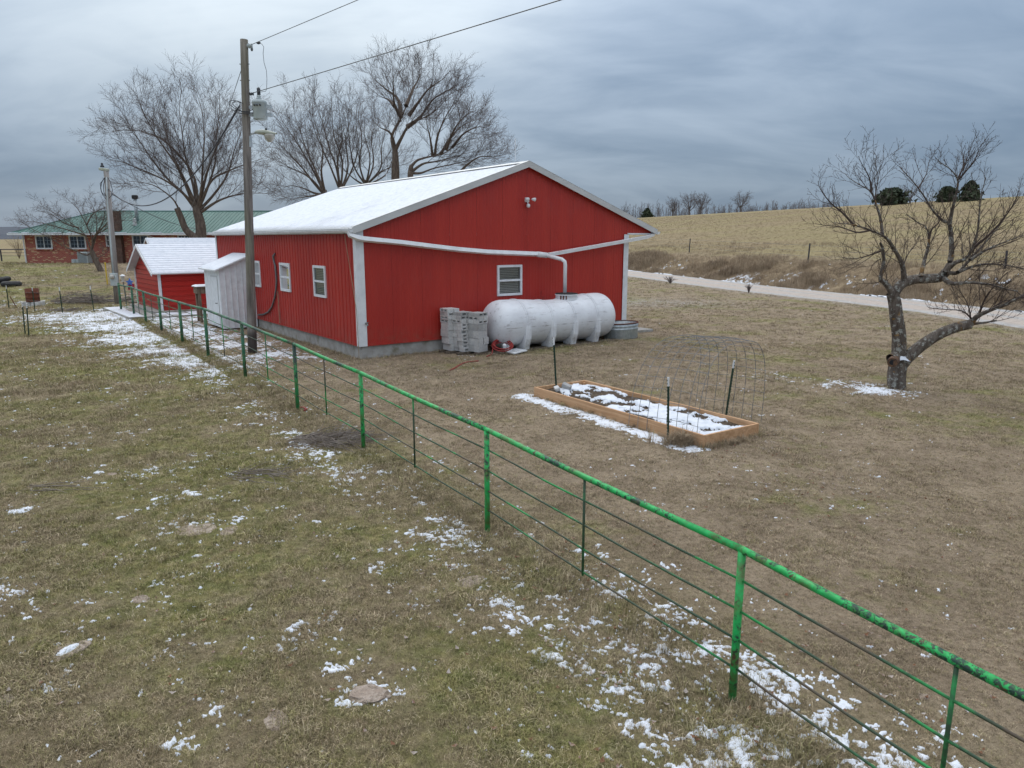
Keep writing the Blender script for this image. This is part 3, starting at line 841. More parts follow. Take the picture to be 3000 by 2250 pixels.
    z3 = lambda x, y: (600 + x / 3.77, 620 + y / 3.77)
    cd = [lp3(*z3(*p)) for p in ((775, 462), (755, 490), (762, 545), (778, 600), (785, 680), (792, 760), (788, 850), (772, 950), (742, 1050), (700, 1110), (650, 1135), (592, 1140))]
    MB().tube(cd, [.024, .034] + [.031] * 10, 7).build('cable_duct', M['wire'], t, smooth=True)
    MB().tube([lp3(*z3(805, 880)), lp3(*z3(828, 1230))], .014, 5).build('conduit', M['straw'], t)
    return t


BARN = build_barn()
pad = MB(); p0 = bw(BW + .2, .2); pad.box((BW + .50, .75, .02), (.95, 2.4, .10)); pd = pad.build('door_pad', M['concrete'], kind='structure', label='small concrete pad at the right corner of the barn')
pd.location = tuple(BC); pd.rotation_euler = (0, 0, BT)

# ------------------------------------------------------------------ white lean-to against the long wall
def build_leanto():
    t = thing('storage_cabinet', 'narrow white metal lean-to shed with a door against the barn', 'shed', tuple(bw(0, 8.65)), BT)
    d, w = 1.22, 2.05; z1, z0 = 2.62, 2.12
    def top(x): return z1 + (z1 - z0) / d * x       # x from -d to 0
    x1 = -.06
    fr = MB()
    n = 6
    for k in range(n):       # board panels with raised seams, front face towards the camera
        a, b = -d + (d - .06) * k / n, -d + (d - .06) * (k + 1) / n
        pn = MB(); pn.prism([(a + .003, .05), (b - .003, .05), (b - .003, top(b) - .02), (a + .003, top(a) - .02)], (-.0, .02), lambda p, q, h: (p, h, q))
        pn.box((b - .012, -.012, (.05 + top(b)) / 2 - .01), (.022, .024, top(b) - .09)); pn.build('wall_panel', M['white'], t)
    MB().box((-d + .012, w / 2 + .02, (z0 + .05) / 2), (.02, w - .04, z0 - .09)).build('wall_panel', M['white'], t)
    MB().prism([(-d + .03, .05), (x1, .05), (x1, top(x1) - .02), (-d + .03, top(-d) - .0)], (w - .02, w), lambda p, q, h: (p, h, q)).build('wall_panel', M['white'], t)
    MB().box((-.045, .0, 1.3), (.035, .05, 2.5)).build('corner_trim', M['white'], t)
    dr = MB(); dr.box((-d - .012, .72, .98), (.02, .80, 1.70)); do = dr.build('door', M['white'], t, bevel=.004)
    df = MB()
    for c, s in (((-d - .008, .30, .98), (.022, .035, 1.78)), ((-d - .008, 1.14, .98), (.022, .035, 1.78)), ((-d - .008, .72, 1.855), (.022, .80, .035))): df.box(c, s)
    df.build('door_frame', M['trim'], t)
    hd = MB(); hd.tube([(-d - .02, .42, .92), (-d - .07, .42, .92), (-d - .07, .52, .92)], .014, 6); hd.build('handle', M['black'], do)
    rf = MB(); rf.prism([(-d - .16, top(-d - .16) + .0), (x1, top(x1) + .0), (x1, top(x1) + .05), (-d - .16, top(-d - .16) + .05)], (-.12, w + .12), lambda p, q, h: (p, h, q)); rf.build('roof', M['white'], t)
    Y, X = np.meshgrid(np.linspace(-.10, w + .10, 26), np.linspace(-d - .13, x1 - .02, 18), indexing='ij')
    e = np.minimum(np.minimum((X + d + .13) * 15, (x1 - .02 - X) * 15), np.minimum((Y + .10) * 15, (w + .10 - Y) * 15))
    Z = top(X) + .05 + np.clip(e, .05, 1) * (.02 + .018 * fbm(X * 4, Y * 4, 81, 3))
    np_mesh('roof_snow', np.stack([X, Y, Z], -1).reshape(-1, 3), grid_faces(18, 26), M['snow'], t)


build_leanto()

# ------------------------------------------------------------------ the two small red sheds
def small_shed(name, label, org, rz, L, Wd, ze, zr, wall, slab=False):
    """local x along the ridge, y across (away from the camera); gable end at x=0"""
    t = thing(name, label, 'shed', org, rz)
    def zt(y): return zr - (zr - ze) * abs(y - Wd / 2) / (Wd / 2)
    z0 = .14; n = int(round((ze - z0) / .2))
    for k in range(n):      # horizontal ribbed boards on the long side, each lapped
        a, b = z0 + (ze - z0) * k / n, z0 + (ze - z0) * (k + 1) / n
        MB().prism([(0, a), (0, b - .035), (-.020, b - .028), (-.020, b - .008), (0, b - .002), (.02, b - .002), (.02, a)], (.08, L - .02), lambda p, q, h: (h, p, q)).build('board', wall, t)
    zz = z0; gh = (ze - z0) / n
    while zz < zr - .12:    # boards of the gable end, cut to the slope
        b = min(zz + gh, zr - .1); ya = 0 if zz < ze else Wd / 2 * (zz - ze) / (zr - ze); yb = 0 if b < ze else Wd / 2 * (b - ze) / (zr - ze)
        ya += .07 if zz < ze else .03; yb += .07 if b < ze else .03
        MB().prism([(ya, zz), (Wd - ya, zz), (Wd - yb, b - .012), (yb, b - .012)], (.0, .02), lambda p, q, h: (h, p, q)).build('board', wall, t)
        MB().prism([(yb, b - .04), (Wd - yb, b - .04), (Wd - yb, b - .014), (yb, b - .014)], (-.02, -.0005), lambda p, q, h: (h, p, q)).build('board_lap', M['siding'], t)
        zz += gh
    MB().prism([(0, z0), (Wd, z0), (Wd, ze), (Wd / 2, zr - .05), (0, ze)], (L - .02, L), lambda p, q, h: (h, p, q)).build('board', wall, t)
    MB().box((L / 2, Wd, (z0 + ze) / 2), (L, .02, ze - z0)).build('board', wall, t)
    for y in (0, Wd):
        MB().box((.0, y, (z0 + ze) / 2), (.10, .10, ze - z0 + .02)).build('corner_trim', M['white'], t)
    k = (zr - ze) / (Wd / 2); ov = .24
    for sgn in (0, 1):
        ye = -ov if sgn == 0 else Wd + ov; yr = Wd / 2; zE = ze - k * ov
        r = MB(); r.prism([(ye, zE), (yr, zr), (yr, zr + .045), (ye, zE + .045)], (-.32, L + .3), lambda p, q, h: (h, p, q)); r.build('roof_slope', M['trim'], t)
        r = MB(); r.prism([(ye, zE - .07), (yr, zr - .07), (yr, zr + .055), (ye, zE + .055)], (-.345, -.322), lambda p, q, h: (h, p, q)); r.build('barge_board', M['white'], t)
        n_ = 13; mb = MB()
        X, Q = np.meshgrid(np.linspace(-.30, L + .28, 24), np.linspace(0, 1, 66), indexing='ij')
        Yv = ye + (yr - ye) * Q; band = np.mod(Q * 13, 1.0)
        hh = .012 + .030 * np.clip(np.minimum(band, 1 - band) * 5, 0, 1) * (.6 + .4 * fbm(X * 2, Q * 20, 5, 3)) - .045 * (np.minimum(band, 1 - band) < .09); hh = hh * np.clip(np.minimum(Q * 30, 1), .1, 1)
        np_mesh('roof_snow', np.stack([X, Yv, zE + (zr - zE) * Q + .045 + hh], -1).reshape(-1, 3), grid_faces(66, 24), M['snow'], t)
    if slab: MB().box((L / 2 - .1, Wd / 2, .05), (L + .5, Wd + .5, .18)).build('slab', M['concrete'], t, bevel=.01)
    MB().box((L / 2, Wd / 2, z0 + .5), (L - .1, Wd - .1, .9)).build('added_dark_core', M['dark'], t)  # dark filler box added inside, hidden by the boards
    return t


S1 = np.array([-14.95, 30.65, 0.0])
small_shed('garden_shed', 'small red garden shed with white corner post behind the green fence', tuple(S1), R(39), 3.6, 4.3, 1.80, 2.86, M['siding2'], True)
s2 = D(434, 702, 41.5)
small_shed('garden_shed', 'red shed mostly hidden behind the small garden shed, only its roof showing', (s2[0] + 1.25, 40.2, .22), R(39), 3.8, 3.2, 2.0, 2.93, M['siding2'])
# concrete apron in front of the shed, with snow lying on it
def build_apron():
    a = MB(); a.box((1.3, -1.0, .02), (3.4, 1.5, .10)); a.box((-.99, 1.4, .02), (1.15, 5.4, .10)); o = a.build('concrete_apron', M['concrete'], kind='structure', label='concrete apron round the small red shed'); o.location = tuple(S1); o.rotation_euler = (0, 0, R(39))


build_apron()

# ------------------------------------------------------------------ brick ranch house
def build_house():
    Y = 58.5; x0, x1 = -39.0, -13.0; zb, ze = 1.12, 3.58; dp = 8.0
    t = thing('house', 'low red brick ranch house with green hipped metal roof', 'house', (x0, Y, 0))
    W = x1 - x0
    fn = lambda s, d, z: (s, -d, z)
    wins = [(.87, 2.2, 2.35, 3.44), (3.56, 4.9, 2.35, 3.44), (6.5, 7.2, 2.55, 3.50), (8.62, 9.93, 2.35, 3.48), (12.25, 13.4, 2.55, 3.48)]
    # front wall in strips round the openings
    cuts = sorted({0, W} | {w[0] for w in wins} | {w[1] for w in wins})
    wl = MB()
    for a, b in zip(cuts[:-1], cuts[1:]):
        hit = [w for w in wins if w[0] <= (a + b) / 2 <= w[1]]
        for lo, hi in ([(zb - .4, hit[0][2]), (hit[0][3], ze)] if hit else [(zb - .4, ze)]):
            wl.box(((a + b) / 2, .1, (lo + hi) / 2), (b - a, .2, hi - lo))
    wl.build('wall', M['brick'], t)
    MB().box((.1, dp / 2 + .1, (zb - .4 + ze) / 2), (.2, dp - .2, ze - zb + .4)).build('wall', M['brick'], t)
    MB().box((W / 2, dp, (zb - .4 + ze) / 2), (W, .2, ze - zb + .4)).build('wall', M['brick'], t)
    for k, w in enumerate(wins):
        window(t, fn, *w, slider=(k != 2), blind=False, bw_=.10, grid=True)
        MB().box(((w[0] + w[1]) / 2, -.05, w[2] - .04), (w[1] - w[0] + .08, .14, .06)).build('window_sill', M['brick'], t)
    # hipped roof
    e = .75; rz = 5.45; run = dp / 2 + e
    A = [(-e, -e, ze), (W + e, -e, ze), (W + e, dp + e, ze), (-e, dp + e, ze)]; R0, R1 = (run - e, dp / 2, rz), (W + e - run, dp / 2, rz)
    faces = ([A[0], A[1], R1, R0], [A[3], A[0], R0], [A[2], A[3], R0, R1], [A[1], A[2], R1])
    for fc in faces:
        rm = MB(); rm.add(fc, [tuple(range(len(fc)))]); o = rm.build('roof_slope', M['greenroof'], t)
        if fc is faces[0]:
            rb = MB(); L = math.hypot(run, rz - ze)
            for x in np.arange(-e + .3, W + e, .3):      # standing ribs up the front slope
                q = min(1.0, max(0.0, (x + e) / run), max(0.0, (W + e - x) / run)); q = max(q, .02)
                rb.bar((x, -e, ze + .012), (x, -e + run * q, ze + (rz - ze) * q + .012), .035, .025)
            rb.build('rib', M['greenroof'], o, kind='stuff')
    rc = MB(); rc.tube([R0, R1], .07, 6); rc.tube([A[0], R0], .06, 6); rc.tube([A[3], R0], .06, 6); rc.build('ridge_cap', M['greenroof'], t)
    MB().box((W / 2, dp / 2, ze - .03), (W + 2 * e - .1, dp + 2 * e - .1, .05)).build('soffit', M['white'], t)
    MB().box((W / 2, -e - .03, ze - .06), (W + 2 * e, .12, .13)).build('gutter', M['white'], t)
    MB().box((-e - .03, dp / 2, ze - .06), (.12, dp + 2 * e, .13)).build('gutter', M['white'], t)
    sn = MB()
    rnd = random.Random(4); x = -e
    while x < W + e:
        w = rnd.uniform(.4, 1.8); sn.box((x + w / 2, -e + .05, ze + .05), (w, rnd.uniform(.12, .3), rnd.uniform(.03, .08))); x += w + rnd.uniform(.2, 1.3)
    sn.build('eave_snow', M['snow'], t, smooth=True)
    MB().tube([(-.05, -.08, ze - .15), (-.05, -.08, zb + .1), (-.25, -.35, zb - .02)], .05, 6).build('down_pipe', M['white'], t)
    MB().tube([(10.0, -e, ze - .05), (10.15, -.3, ze - .2), (10.5, -.08, ze - .35), (10.5, -.08, zb)], .05, 6).build('down_pipe', M['white'], t)
    ch = MB(); ch.box((7.5, -.2, (zb - .3 + 5.3) / 2), (.85, .42, 5.6 - zb)); ch.build('chimney', M['darkbrick'], t)
    fl = MB(); fl.tube([(8.2, 1.9, 4.5), (8.2, 1.9, 6.35)], .14, 10); fo = fl.build('flue_pipe', M['galv'], t, smooth=True)
    MB().lathe([(.18, 6.35), (.24, 6.38), (.24, 6.62), (.18, 6.66)], 12, (8.2, 1.9, 0)).build('flue_cap', M['black'], fo)
    MB().lathe([(.16, 4.2), (.12, 4.75), (.05, 4.8)], 10, (8.5, .9, 0)).build('roof_vent', M['trim'], t)
    vt = MB(); vt.box((3.9, -.05, zb + .22), (.55, .12, .42)); vt.box((3.78, -.12, zb + .22), (.26, .1, .36)); vt.build('crawl_vent', M['greymetal'], t)
    # condenser unit standing by the wall
    c = thing('air_conditioner', 'grey outdoor air conditioner unit against the brick house', 'air conditioner', (x0 + 5.1, Y - .75, float(T(x0 + 5.1, Y - .75))))
    MB().box((0, 0, .45), (.8, .7, .86)).build('casing', M['greymetal'], c, bevel=.03)
    g = MB()
    for k in range(9): g.box((0, -.36, .1 + k * .085), (.7, .03, .03))
    g.build('grille', M['wire'], c); MB().box((0, 0, .0), (.95, .85, .10)).build('pad', M['concrete'], c)
    MB().lathe([(.30, .885), (.32, .90), (.10, .93), (.05, .93)], 14).build('fan_guard', M['wire'], c)


build_house()

# ------------------------------------------------------------------ rain water tank
def build_tank():
    t = thing('water_tank', 'long white plastic water tank on moulded legs beside the barn', 'water tank', tuple(bw(0, 0)), BT)
    x0, x1, b0, zc, r = 3.50, 8.12, -.86, .76, .69
    xs = np.concatenate([x0 + .52 * (1 - np.cos(np.linspace(0, math.pi / 2, 14))), np.linspace(x0 + .54, x1 - .54, 110)[1:-1], x1 - .52 * (1 - np.sin(np.linspace(0, math.pi / 2, 14)))])
    ns = 56; V = []
    hoops = (4.42, 5.34, 6.20, 7.12)
    for x in xs:
        q = 1.0
        if x < x0 + .52: q = max(0.0, 1 - ((x0 + .52 - x) / .52) ** 2.6) ** (1 / 2.6)
        if x > x1 - .52: q = max(0.0, 1 - ((x - x1 + .52) / .52) ** 2.6) ** (1 / 2.6)
        hp = max(math.exp(-((x - h) / .052) ** 6) for h in hoops) - .6 * max(math.exp(-((x - h) / .016) ** 4) for h in hoops)
        sag = -.09 * math.exp(-((x - 5.75) / .9) ** 2) + .04 * math.exp(-((x - 7.5) / .8) ** 2)
        for k in range(ns):
            a = 2 * math.pi * k / ns; up = max(0, math.sin(a))
            rr = r * q
            y = math.cos(a) * rr; z = math.sin(a) * (rr + (sag * up if q > .5 else sag * up * q)) * (.98 if math.sin(a) < 0 else 1)
            V.append((x, b0 + y, zc + z))
    n = len(xs); i = np.arange(n * ns).reshape(n, ns); j = np.roll(i, -1, 1)
    F = np.stack([i[:-1], j[:-1], j[1:], i[1:]], -1).reshape(-1, 4)
    V += [(x0, b0, zc), (x1, b0, zc)]
    o = np_mesh('shell', V, F, M['tank'], t)
    for h in hoops:        # raised moulded bands round the barrel, a groove down the middle
        sag = -.09 * math.exp(-((h - 5.75) / .9) ** 2) + .04 * math.exp(-((h - 7.5) / .8) ** 2); W_ = []
        prof = ((-.048, -.01), (-.042, .016), (-.016, .020), (-.010, .006), (.010, .006), (.016, .020), (.042, .016), (.048, -.01))
        for dx, dr in prof:
            for k in range(ns):
                a = 2 * math.pi * k / ns; up = max(0, math.sin(a)); rr = r + dr
                W_.append((h + dx, b0 + math.cos(a) * rr, zc + math.sin(a) * (rr + sag * up) * (.98 if math.sin(a) < 0 else 1)))
        i = np.arange(len(prof) * ns).reshape(len(prof), ns); j = np.roll(i, -1, 1)
        np_mesh('band', W_, np.stack([i[:-1], j[:-1], j[1:], i[1:]], -1).reshape(-1, 4), M['tank'], t, smooth=False)
    # moulded legs: flared webs front and back at each hoop, arched between
    for x in (4.42, 5.34, 6.20, 7.12):
        for sg in (-1, 1):
            pf = [(sg * .695, .10), (sg * .715, -.10), (sg * .70, -.40), (sg * .62, -.62), (sg * .60, -.735), (sg * .22, -.735), (sg * .20, -.62), (sg * .45, -.50), (sg * .60, -.20)]
            lg = MB(); lg.prism(pf, (x - .105, x + .105), lambda a, b, h: (h + .02, b0 + a, zc + b)); lg.build('leg', M['tank'], t, bevel=.025)
            MB().prism([(sg * .700, .06), (sg * .728, -.10), (sg * .716, -.40), (sg * .650, -.60), (sg * .62, -.60), (sg * .68, -.4)], (x - .035, x + .035), lambda a, b, h: (h + .02, b0 + a, zc + b)).build('leg_rib', M['tank'], t, bevel=.01)
    MB().prism([(-.30, -.36), (-.52, -.735), (-.12, -.735), (-.10, -.58)], (3.86, 4.02), lambda a, b, h: (h, b0 + a, zc + b)).build('leg', M['tank'], t, bevel=.02)
    # manway
    mx = 6.42
    mw = MB(); mw.lathe([(.36, 1.24), (.34, 1.36), (.33, 1.475), (.355, 1.48), (.355, 1.505), (.31, 1.51)], 28, (mx, b0, 0)); mo = mw.build('manway', M['tank'], t, smooth=True)
    MB().lathe([(.345, 1.506), (.34, 1.53), (.2, 1.545), (.02, 1.545)], 28, (mx, b0, 0)).build('lid', M['black'], mo, smooth=True)
    for a in (200, 214, 228): MB().box((mx + .352 * math.cos(R(a)), b0 + .352 * math.sin(R(a)), 1.42), (.03, .03, .11), R(a)).build('latch', M['rust'], mo)
    MB().lathe([(.05, 0), (.05, .06), (.035, .06), (.035, .09)], 10, (x0 - .04, b0 - .1, .25), 'x').build('outlet_valve', M['black'], t)
    # timber sleepers under it
    for k, (xa, xb, yy, w) in enumerate(((3.2, 5.6, -1.33, .20), (5.62, 8.1, -1.36, .18), (3.2, 5.5, -.55, .20), (5.52, 8.2, -.52, .20))):
        s = MB(); s.box(((xa + xb) / 2, yy, .005), (xb - xa, w + .12, .085)); so = s.build('timber_sleeper', M['sleeper'], bevel=.01,
            label=('dark timber sleeper under the left front feet of the tank', 'dark timber sleeper under the right front feet of the tank', 'dark timber sleeper under the left rear feet of the tank', 'dark timber sleeper under the right rear feet of the tank')[k], cat='timber', group='sleepers under the tank')
        so.location = tuple(BC); so.rotation_euler = (0, 0, BT)


build_tank()

# ------------------------------------------------------------------ stacks of concrete blocks
def block_mesh(l, w, h, slots=True):
    """l x w x h block, two core slots through the long (l x h) faces"""
    mb = MB(); xs = [-l / 2, -l / 2 + .045, -.025, .025, l / 2 - .045, l / 2]; zs = [-h / 2, -h * .25, h * .25, h / 2]
    if not slots: mb.box((0, 0, 0), (l, w, h)); return mb.mesh('concrete_block', M['block'])
    for sg in (-1, 1):
        y = sg * w / 2
        for i in range(5):
            for k in range(3):
                a, b, c, d = (xs[i], y, zs[k]), (xs[i + 1], y, zs[k]), (xs[i + 1], y, zs[k + 1]), (xs[i], y, zs[k + 1])
                if k == 1 and i in (1, 3):
                    yi = sg * .012; e, f, g, hh = [(p[0] + (.008 if p[0] == xs[i] else -.008), yi, p[2]) for p in (a, b, c, d)]
                    mb.add([a, b, c, d, e, f, g, hh], [(0, 1, 5, 4), (1, 2, 6, 5), (2, 3, 7, 6), (3, 0, 4, 7), (4, 5, 6, 7)])
                else: mb.add([a, b, c, d], [(0, 1, 2, 3)])
    X, Yh, Z = l / 2, w / 2, h / 2
    mb.add([(-X, -Yh, -Z), (-X, Yh, -Z), (-X, Yh, Z), (-X, -Yh, Z), (X, -Yh, -Z), (X, Yh, -Z), (X, Yh, Z), (X, -Yh, Z)], [(0, 1, 2, 3), (4, 7, 6, 5), (3, 2, 6, 7), (0, 4, 5, 1)])
    return mb.mesh('concrete_block', M['block'])


ORD = ['bottom', 'second', 'third', 'fourth', 'fifth', 'sixth', 'seventh', 'eighth', 'ninth', 'tenth', 'eleventh', 'twelfth', 'thirteenth']
def build_blocks():
    rnd = random.Random(11)
    slot = block_mesh(.395, .195, .097); full = block_mesh(.395, .195, .193, False)
    slotm = [slot, full]
    def put(me, x, y, z, rz, lab, grp, tilt=0.0):
        o = bpy.data.objects.new('concrete_block', me); COL.objects.link(o); o.location = (x, y, z); o.rotation_euler = (tilt, 0, rz)
        return tag(o, lab, 'concrete block', grp)
    def stack(cx, cy, rz, name, grp, layers, z0, lean=(0, 0)):
        z = z0; c, s = math.cos(rz), math.sin(rz)
        for k, (kind, turn, off) in enumerate(layers):
            h = .194 if kind == 'F' else .098
            me = full if kind == 'F' else slot
            top = k == len(layers) - 1
            for m, sg in enumerate((-1, 1)):
                a = sg * .1
                lx, ly = (0, a) if not turn else (a, 0)
                lx += off + lean[0] * k; ly += lean[1] * k
                jx, jy, jr = rnd.uniform(-.016, .016), rnd.uniform(-.016, .016), rnd.uniform(-.05, .05)
                wx, wy = cx + c * (lx + jx) - s * (ly + jy), cy + s * (lx + jx) + c * (ly + jy)
                which = (('nearer' if sg < 0 else 'farther') if not turn else ('left' if sg < 0 else 'right'))
                lay = 'top' if top else ORD[k]
                put(me, wx, wy, z + h / 2, rz + (math.pi / 2 if turn else 0) + jr, f'{which} grey concrete block in the {lay} layer of {name}', grp)
            z += h + .0015
        return z
    # right front stack: four courses of full blocks, three of slotted ones
    p = bw(2.93, -1.24); rz = R(52); c3 = np.array([p[0], p[1]]) + np.array([math.cos(rz), math.sin(rz)]) * .2 + np.array([-math.sin(rz), math.cos(rz)]) * .2
    stack(c3[0], c3[1], rz, 'the white-topped front stack beside the tank', 'concrete blocks in the front stack',
          [('F', False, 0), ('F', True, .01), ('F', False, .0), ('F', True, -.01), ('S', False, 0), ('S', True, .01), ('S', False, 0)], .075)
    # middle stack with its slots facing right
    q = c3 + np.array([-math.cos(R(36)), -math.sin(R(36))]) * .29 + np.array([-math.sin(R(36)), math.cos(R(36))]) * .30
    stack(q[0], q[1], R(44), 'the middle stack with slots facing right', 'concrete blocks in the middle stack',
          [('S', False, .03), ('S', False, .01)] + [('S', False, 0)] * 6 + [('S', True, -.01), ('S', False, 0), ('S', False, .01)], .075, (-.004, 0.002))
    q2 = q + np.array([-math.cos(R(36)), -math.sin(R(36))]) * .18 + np.array([-math.sin(R(36)), math.cos(R(36))]) * .34
    stack(q2[0], q2[1], R(38), 'the tall leaning left stack', 'concrete blocks in the left stack',
          [('F', True, .03), ('F', False, .0), ('F', True, 0), ('F', False, -.01), ('S', True, 0), ('S', True, .01), ('S', False, 0), ('S', True, 0)], .075, (-.008, 0.0))
    q4 = q + np.array([math.cos(R(36)), math.sin(R(36))]) * .18 + np.array([-math.sin(R(36)), math.cos(R(36))]) * .44
    stack(q4[0], q4[1], R(40), 'the half-hidden stack nearest the barn wall', 'concrete blocks in the rear stack',
          [('F', False, 0), ('F', True, 0), ('F', False, 0), ('F', True, 0), ('S', False, 0), ('S', True, 0)], .075)
    # loose half block leaning at the foot, timbers below
    for k, (dx, dy) in enumerate(((.02, -.42),)):
        w = q + np.array([math.cos(R(36)), math.sin(R(36))]) * .22 + np.array([-math.sin(R(36)), math.cos(R(36))]) * -.26
        o = put(full, w[0], w[1], .272, R(120), 'single grey concrete block standing on end between the front stacks', 'loose concrete blocks', math.pi / 2)
        o.rotation_euler = (0, math.pi / 2, R(128))
    for k, (ctr, rz_, l) in enumerate(((c3, R(52), .62), (q, R(40), .7), (q2, R(36), .62), (q4, R(40), .6))):
        for m, off in enumerate((-.16, .16)):
            o = MB().box((0, off, .0), (l, .11, .145)).build('timber_bearer', M['sleeper'], bevel=.01,
                label=f"{'front' if m == 0 else 'rear'} rotting timber bearer under {('the white-topped front stack', 'the middle slotted stack', 'the tall left stack', 'the rear stack')[k]}", cat='timber', group='timbers under the block stacks')
            o.location = (ctr[0], ctr[1], 0.0); o.rotation_euler = (0, 0, rz_)


build_blocks()

# ------------------------------------------------------------------ hose, white board, stock tank
def build_hose():
    p = bw(3.62, -1.40); rnd = random.Random(3)
    t = thing('garden_hose', 'coiled red garden hose lying between the blocks and the tank', 'hose', (p[0], p[1], .05))
    for k in range(5):
        r0 = .20 + .028 * (k % 3); pts = []
        tx, ty = rnd.uniform(-.25, .1), rnd.uniform(-.1, .25)
        for a in range(25):
            an = 2 * math.pi * a / 24; x, y = math.cos(an) * r0 * 1.15, math.sin(an) * r0
            pts.append((x, y, .14 + .02 * k + y * .48 + x * tx * .3))
        MB().tube(pts, .017, 7, False).build('coil', M['hose'], t, smooth=True)
    tail = [(-.22, -.04, .16), (-.27, -.12, .10), (-.28, -.2, .02), (-.3, -.34, -.025), (-.42, -.62, -.03)]
    MB().tube(tail, .017, 7).build('tail', M['hose'], t, smooth=True)
    MB().lathe([(.05, 0), (.06, .08), (.03, .12)], 10, (.06, .05, .10)).build('nozzle', M['white'], t)
    pts = [GT(*z4(*q)) for q in ((935, 1420), (900, 1422), (860, 1428), (830, 1436), (800, 1452), (770, 1470), (740, 1485))]
    MB().tube([(q[0], q[1], q[2] + .018) for q in pts], .017, 7).build('garden_hose', M['hose'], None, smooth=True, label='faded red hose end lying in the grass in front of the block stacks', cat='hose')
    f1 = [GT2(*q) for q in ((643, 884), (655, 882), (663, 887), (657, 890))]
    MB().tube([(q[0], q[1], q[2] + .02) for q in f1], .018, 7).build('garden_hose', M['hose'], None, smooth=True, label='scrap of orange-red hose at the foot of a fence post', cat='hose')
    w = bw(3.98, -1.52)
    o = MB().box((0, 0, 0), (.55, .42, .03)).build('plastic_sheet', M['pvc'], label='white board lying flat beside the red hose coil', cat='board'); o.location = (w[0], w[1], .052); o.rotation_euler = (R(2), R(-3), BT + .2)


build_hose()


def build_stock_tank():
    p = bw(8.62, -1.02)
    t = thing('stock_tank', 'galvanised steel stock tank with rusty rim at the barn corner', 'stock tank', (p[0], p[1], float(T(p[0], p[1]))), BT + .1)
    n = 40
    def oval(a, k): return (k * .62 * math.copysign(abs(math.cos(a)) ** .8, math.cos(a)), k * .44 * math.copysign(abs(math.sin(a)) ** .8, math.sin(a)))
    prof = [(.965, .0), (1, .02), (1, .30), (1.025, .315), (1.025, .335), (1, .35), (1, .40), (1.02, .41), (1.02, .43), (1, .44), (1, .50)]
    V = []; F = []
    inner = [(.975, .50), (.96, .10), (.02, .09)]
    for k, z in prof + inner:
        for i in range(n):
            a = 2 * math.pi * i / n; x, y = oval(a, k); V.append((x, y, z))
    m = len(prof) + len(inner)
    for j in range(m - 1):
        for i in range(n): F.append((j * n + i, j * n + (i + 1) % n, (j + 1) * n + (i + 1) % n, (j + 1) * n + i))
    np_mesh('body', V, F, M['galv'], t)
    rim = [(*oval(2 * math.pi * i / n, 1.0), .505) for i in range(n + 1)]
    MB().tube(rim, .020, 6, False).build('rim', M['rust'], t, smooth=True)


build_stock_tank()

# ------------------------------------------------------------------ raised garden bed
def build_bed():
    FL, FR = G(1564, 1161)[:2], G(2060, 1312)[:2]
    ax = (FR - FL); Lb = float(np.linalg.norm(ax)); ax /= Lb; ay = np.array([-ax[1], ax[0]]); wb = 1.33; hb = .205
    rz = math.atan2(ax[1], ax[0])
    t = thing('raised_bed', 'long raised garden bed of orange boards filled with soil and snow', 'garden bed', (FL[0], FL[1], float(T(*FL))), rz)
    th = .038
    for nm, c, s in (('side_board', (Lb / 2, th / 2, hb / 2 - .02), (Lb, th, hb + .04)), ('side_board', (Lb / 2, wb - th / 2, hb / 2 - .02), (Lb, th, hb + .04)),
                     ('end_board', (th / 2, wb / 2, hb / 2 - .022), (th, wb - 2 * th - .002, hb + .034)), ('end_board', (Lb - th / 2, wb / 2, hb / 2 - .022), (th, wb - 2 * th - .002, hb + .034))):
        MB().box(c, s).build(nm, M['cedar'], t, bevel=.004)
    for x in (th + .03, Lb - th - .03):
        for y in (th + .03, wb - th - .03): MB().box((x, y, hb / 2 - .03), (.06, .06, hb - .02)).build('corner_stake', M['cedar'], t)
    nx, ny = 170, 56
    X, Y = np.meshgrid(np.linspace(th, Lb - th, nx), np.linspace(th, wb - th, ny))
    hills = fbm(X * 1.6, Y * 2.2, 91, 4)
    Zs = .125 + .10 * (hills - .5) + .03 * (fbm(X * 7, Y * 7, 92, 3) - .5)
    np_mesh('soil', np.stack([X, Y, Zs], -1).reshape(-1, 3), grid_faces(nx, ny), M['soil'], t)
    nx, ny = 330, 108
    X, Y = np.meshgrid(np.linspace(th + .005, Lb - th - .005, nx), np.linspace(th + .005, wb - th - .005, ny))
    hills = fbm(X * 1.6, Y * 2.2, 91, 4); Zs = .125 + .10 * (hills - .5) + .03 * (fbm(X * 7, Y * 7, 92, 3) - .5)
    mask = fbm(X * 2.9 + 3, Y * 3.8, 95, 5, .62); mask = mask + .16 * (np.clip(X / Lb, 0, 1) - .55) - .30 * (hills - .5) + .05 * sstep(.0, .8, Y)
    d = (mask - .505)
    Z = Zs + np.clip(d * .45, -.02, .038) + .010 * (fbm(X * 5, Y * 5, 97, 3) - .5)
    F = grid_faces(nx, ny); keep = (d.reshape(-1)[F] > -.012).all(1)
    np_mesh('bed_snow', np.stack([X, Y, Z], -1).reshape(-1, 3), F[keep], M['snow'], t)
    # broken pale blocks in the far corner
    for k, (x, y, z, r, s) in enumerate(((.34, .58, .20, .5, (.19, .10, .10)), (.30, .36, .17, -.4, (.17, .10, .08)))):
        o = MB().box((0, 0, 0), s).build('broken_block', M['block'], bevel=.012, label=('tilted pale broken block in the far corner of the raised bed', 'smaller pale broken block by the post in the raised bed')[k], cat='rubble', group='broken blocks in the bed')
        w = FL + ax * x + ay * y; o.location = (w[0], w[1], z); o.rotation_euler = (.3, .35 if k == 0 else .1, rz + r)
    return FL, ax, ay, Lb, wb, rz


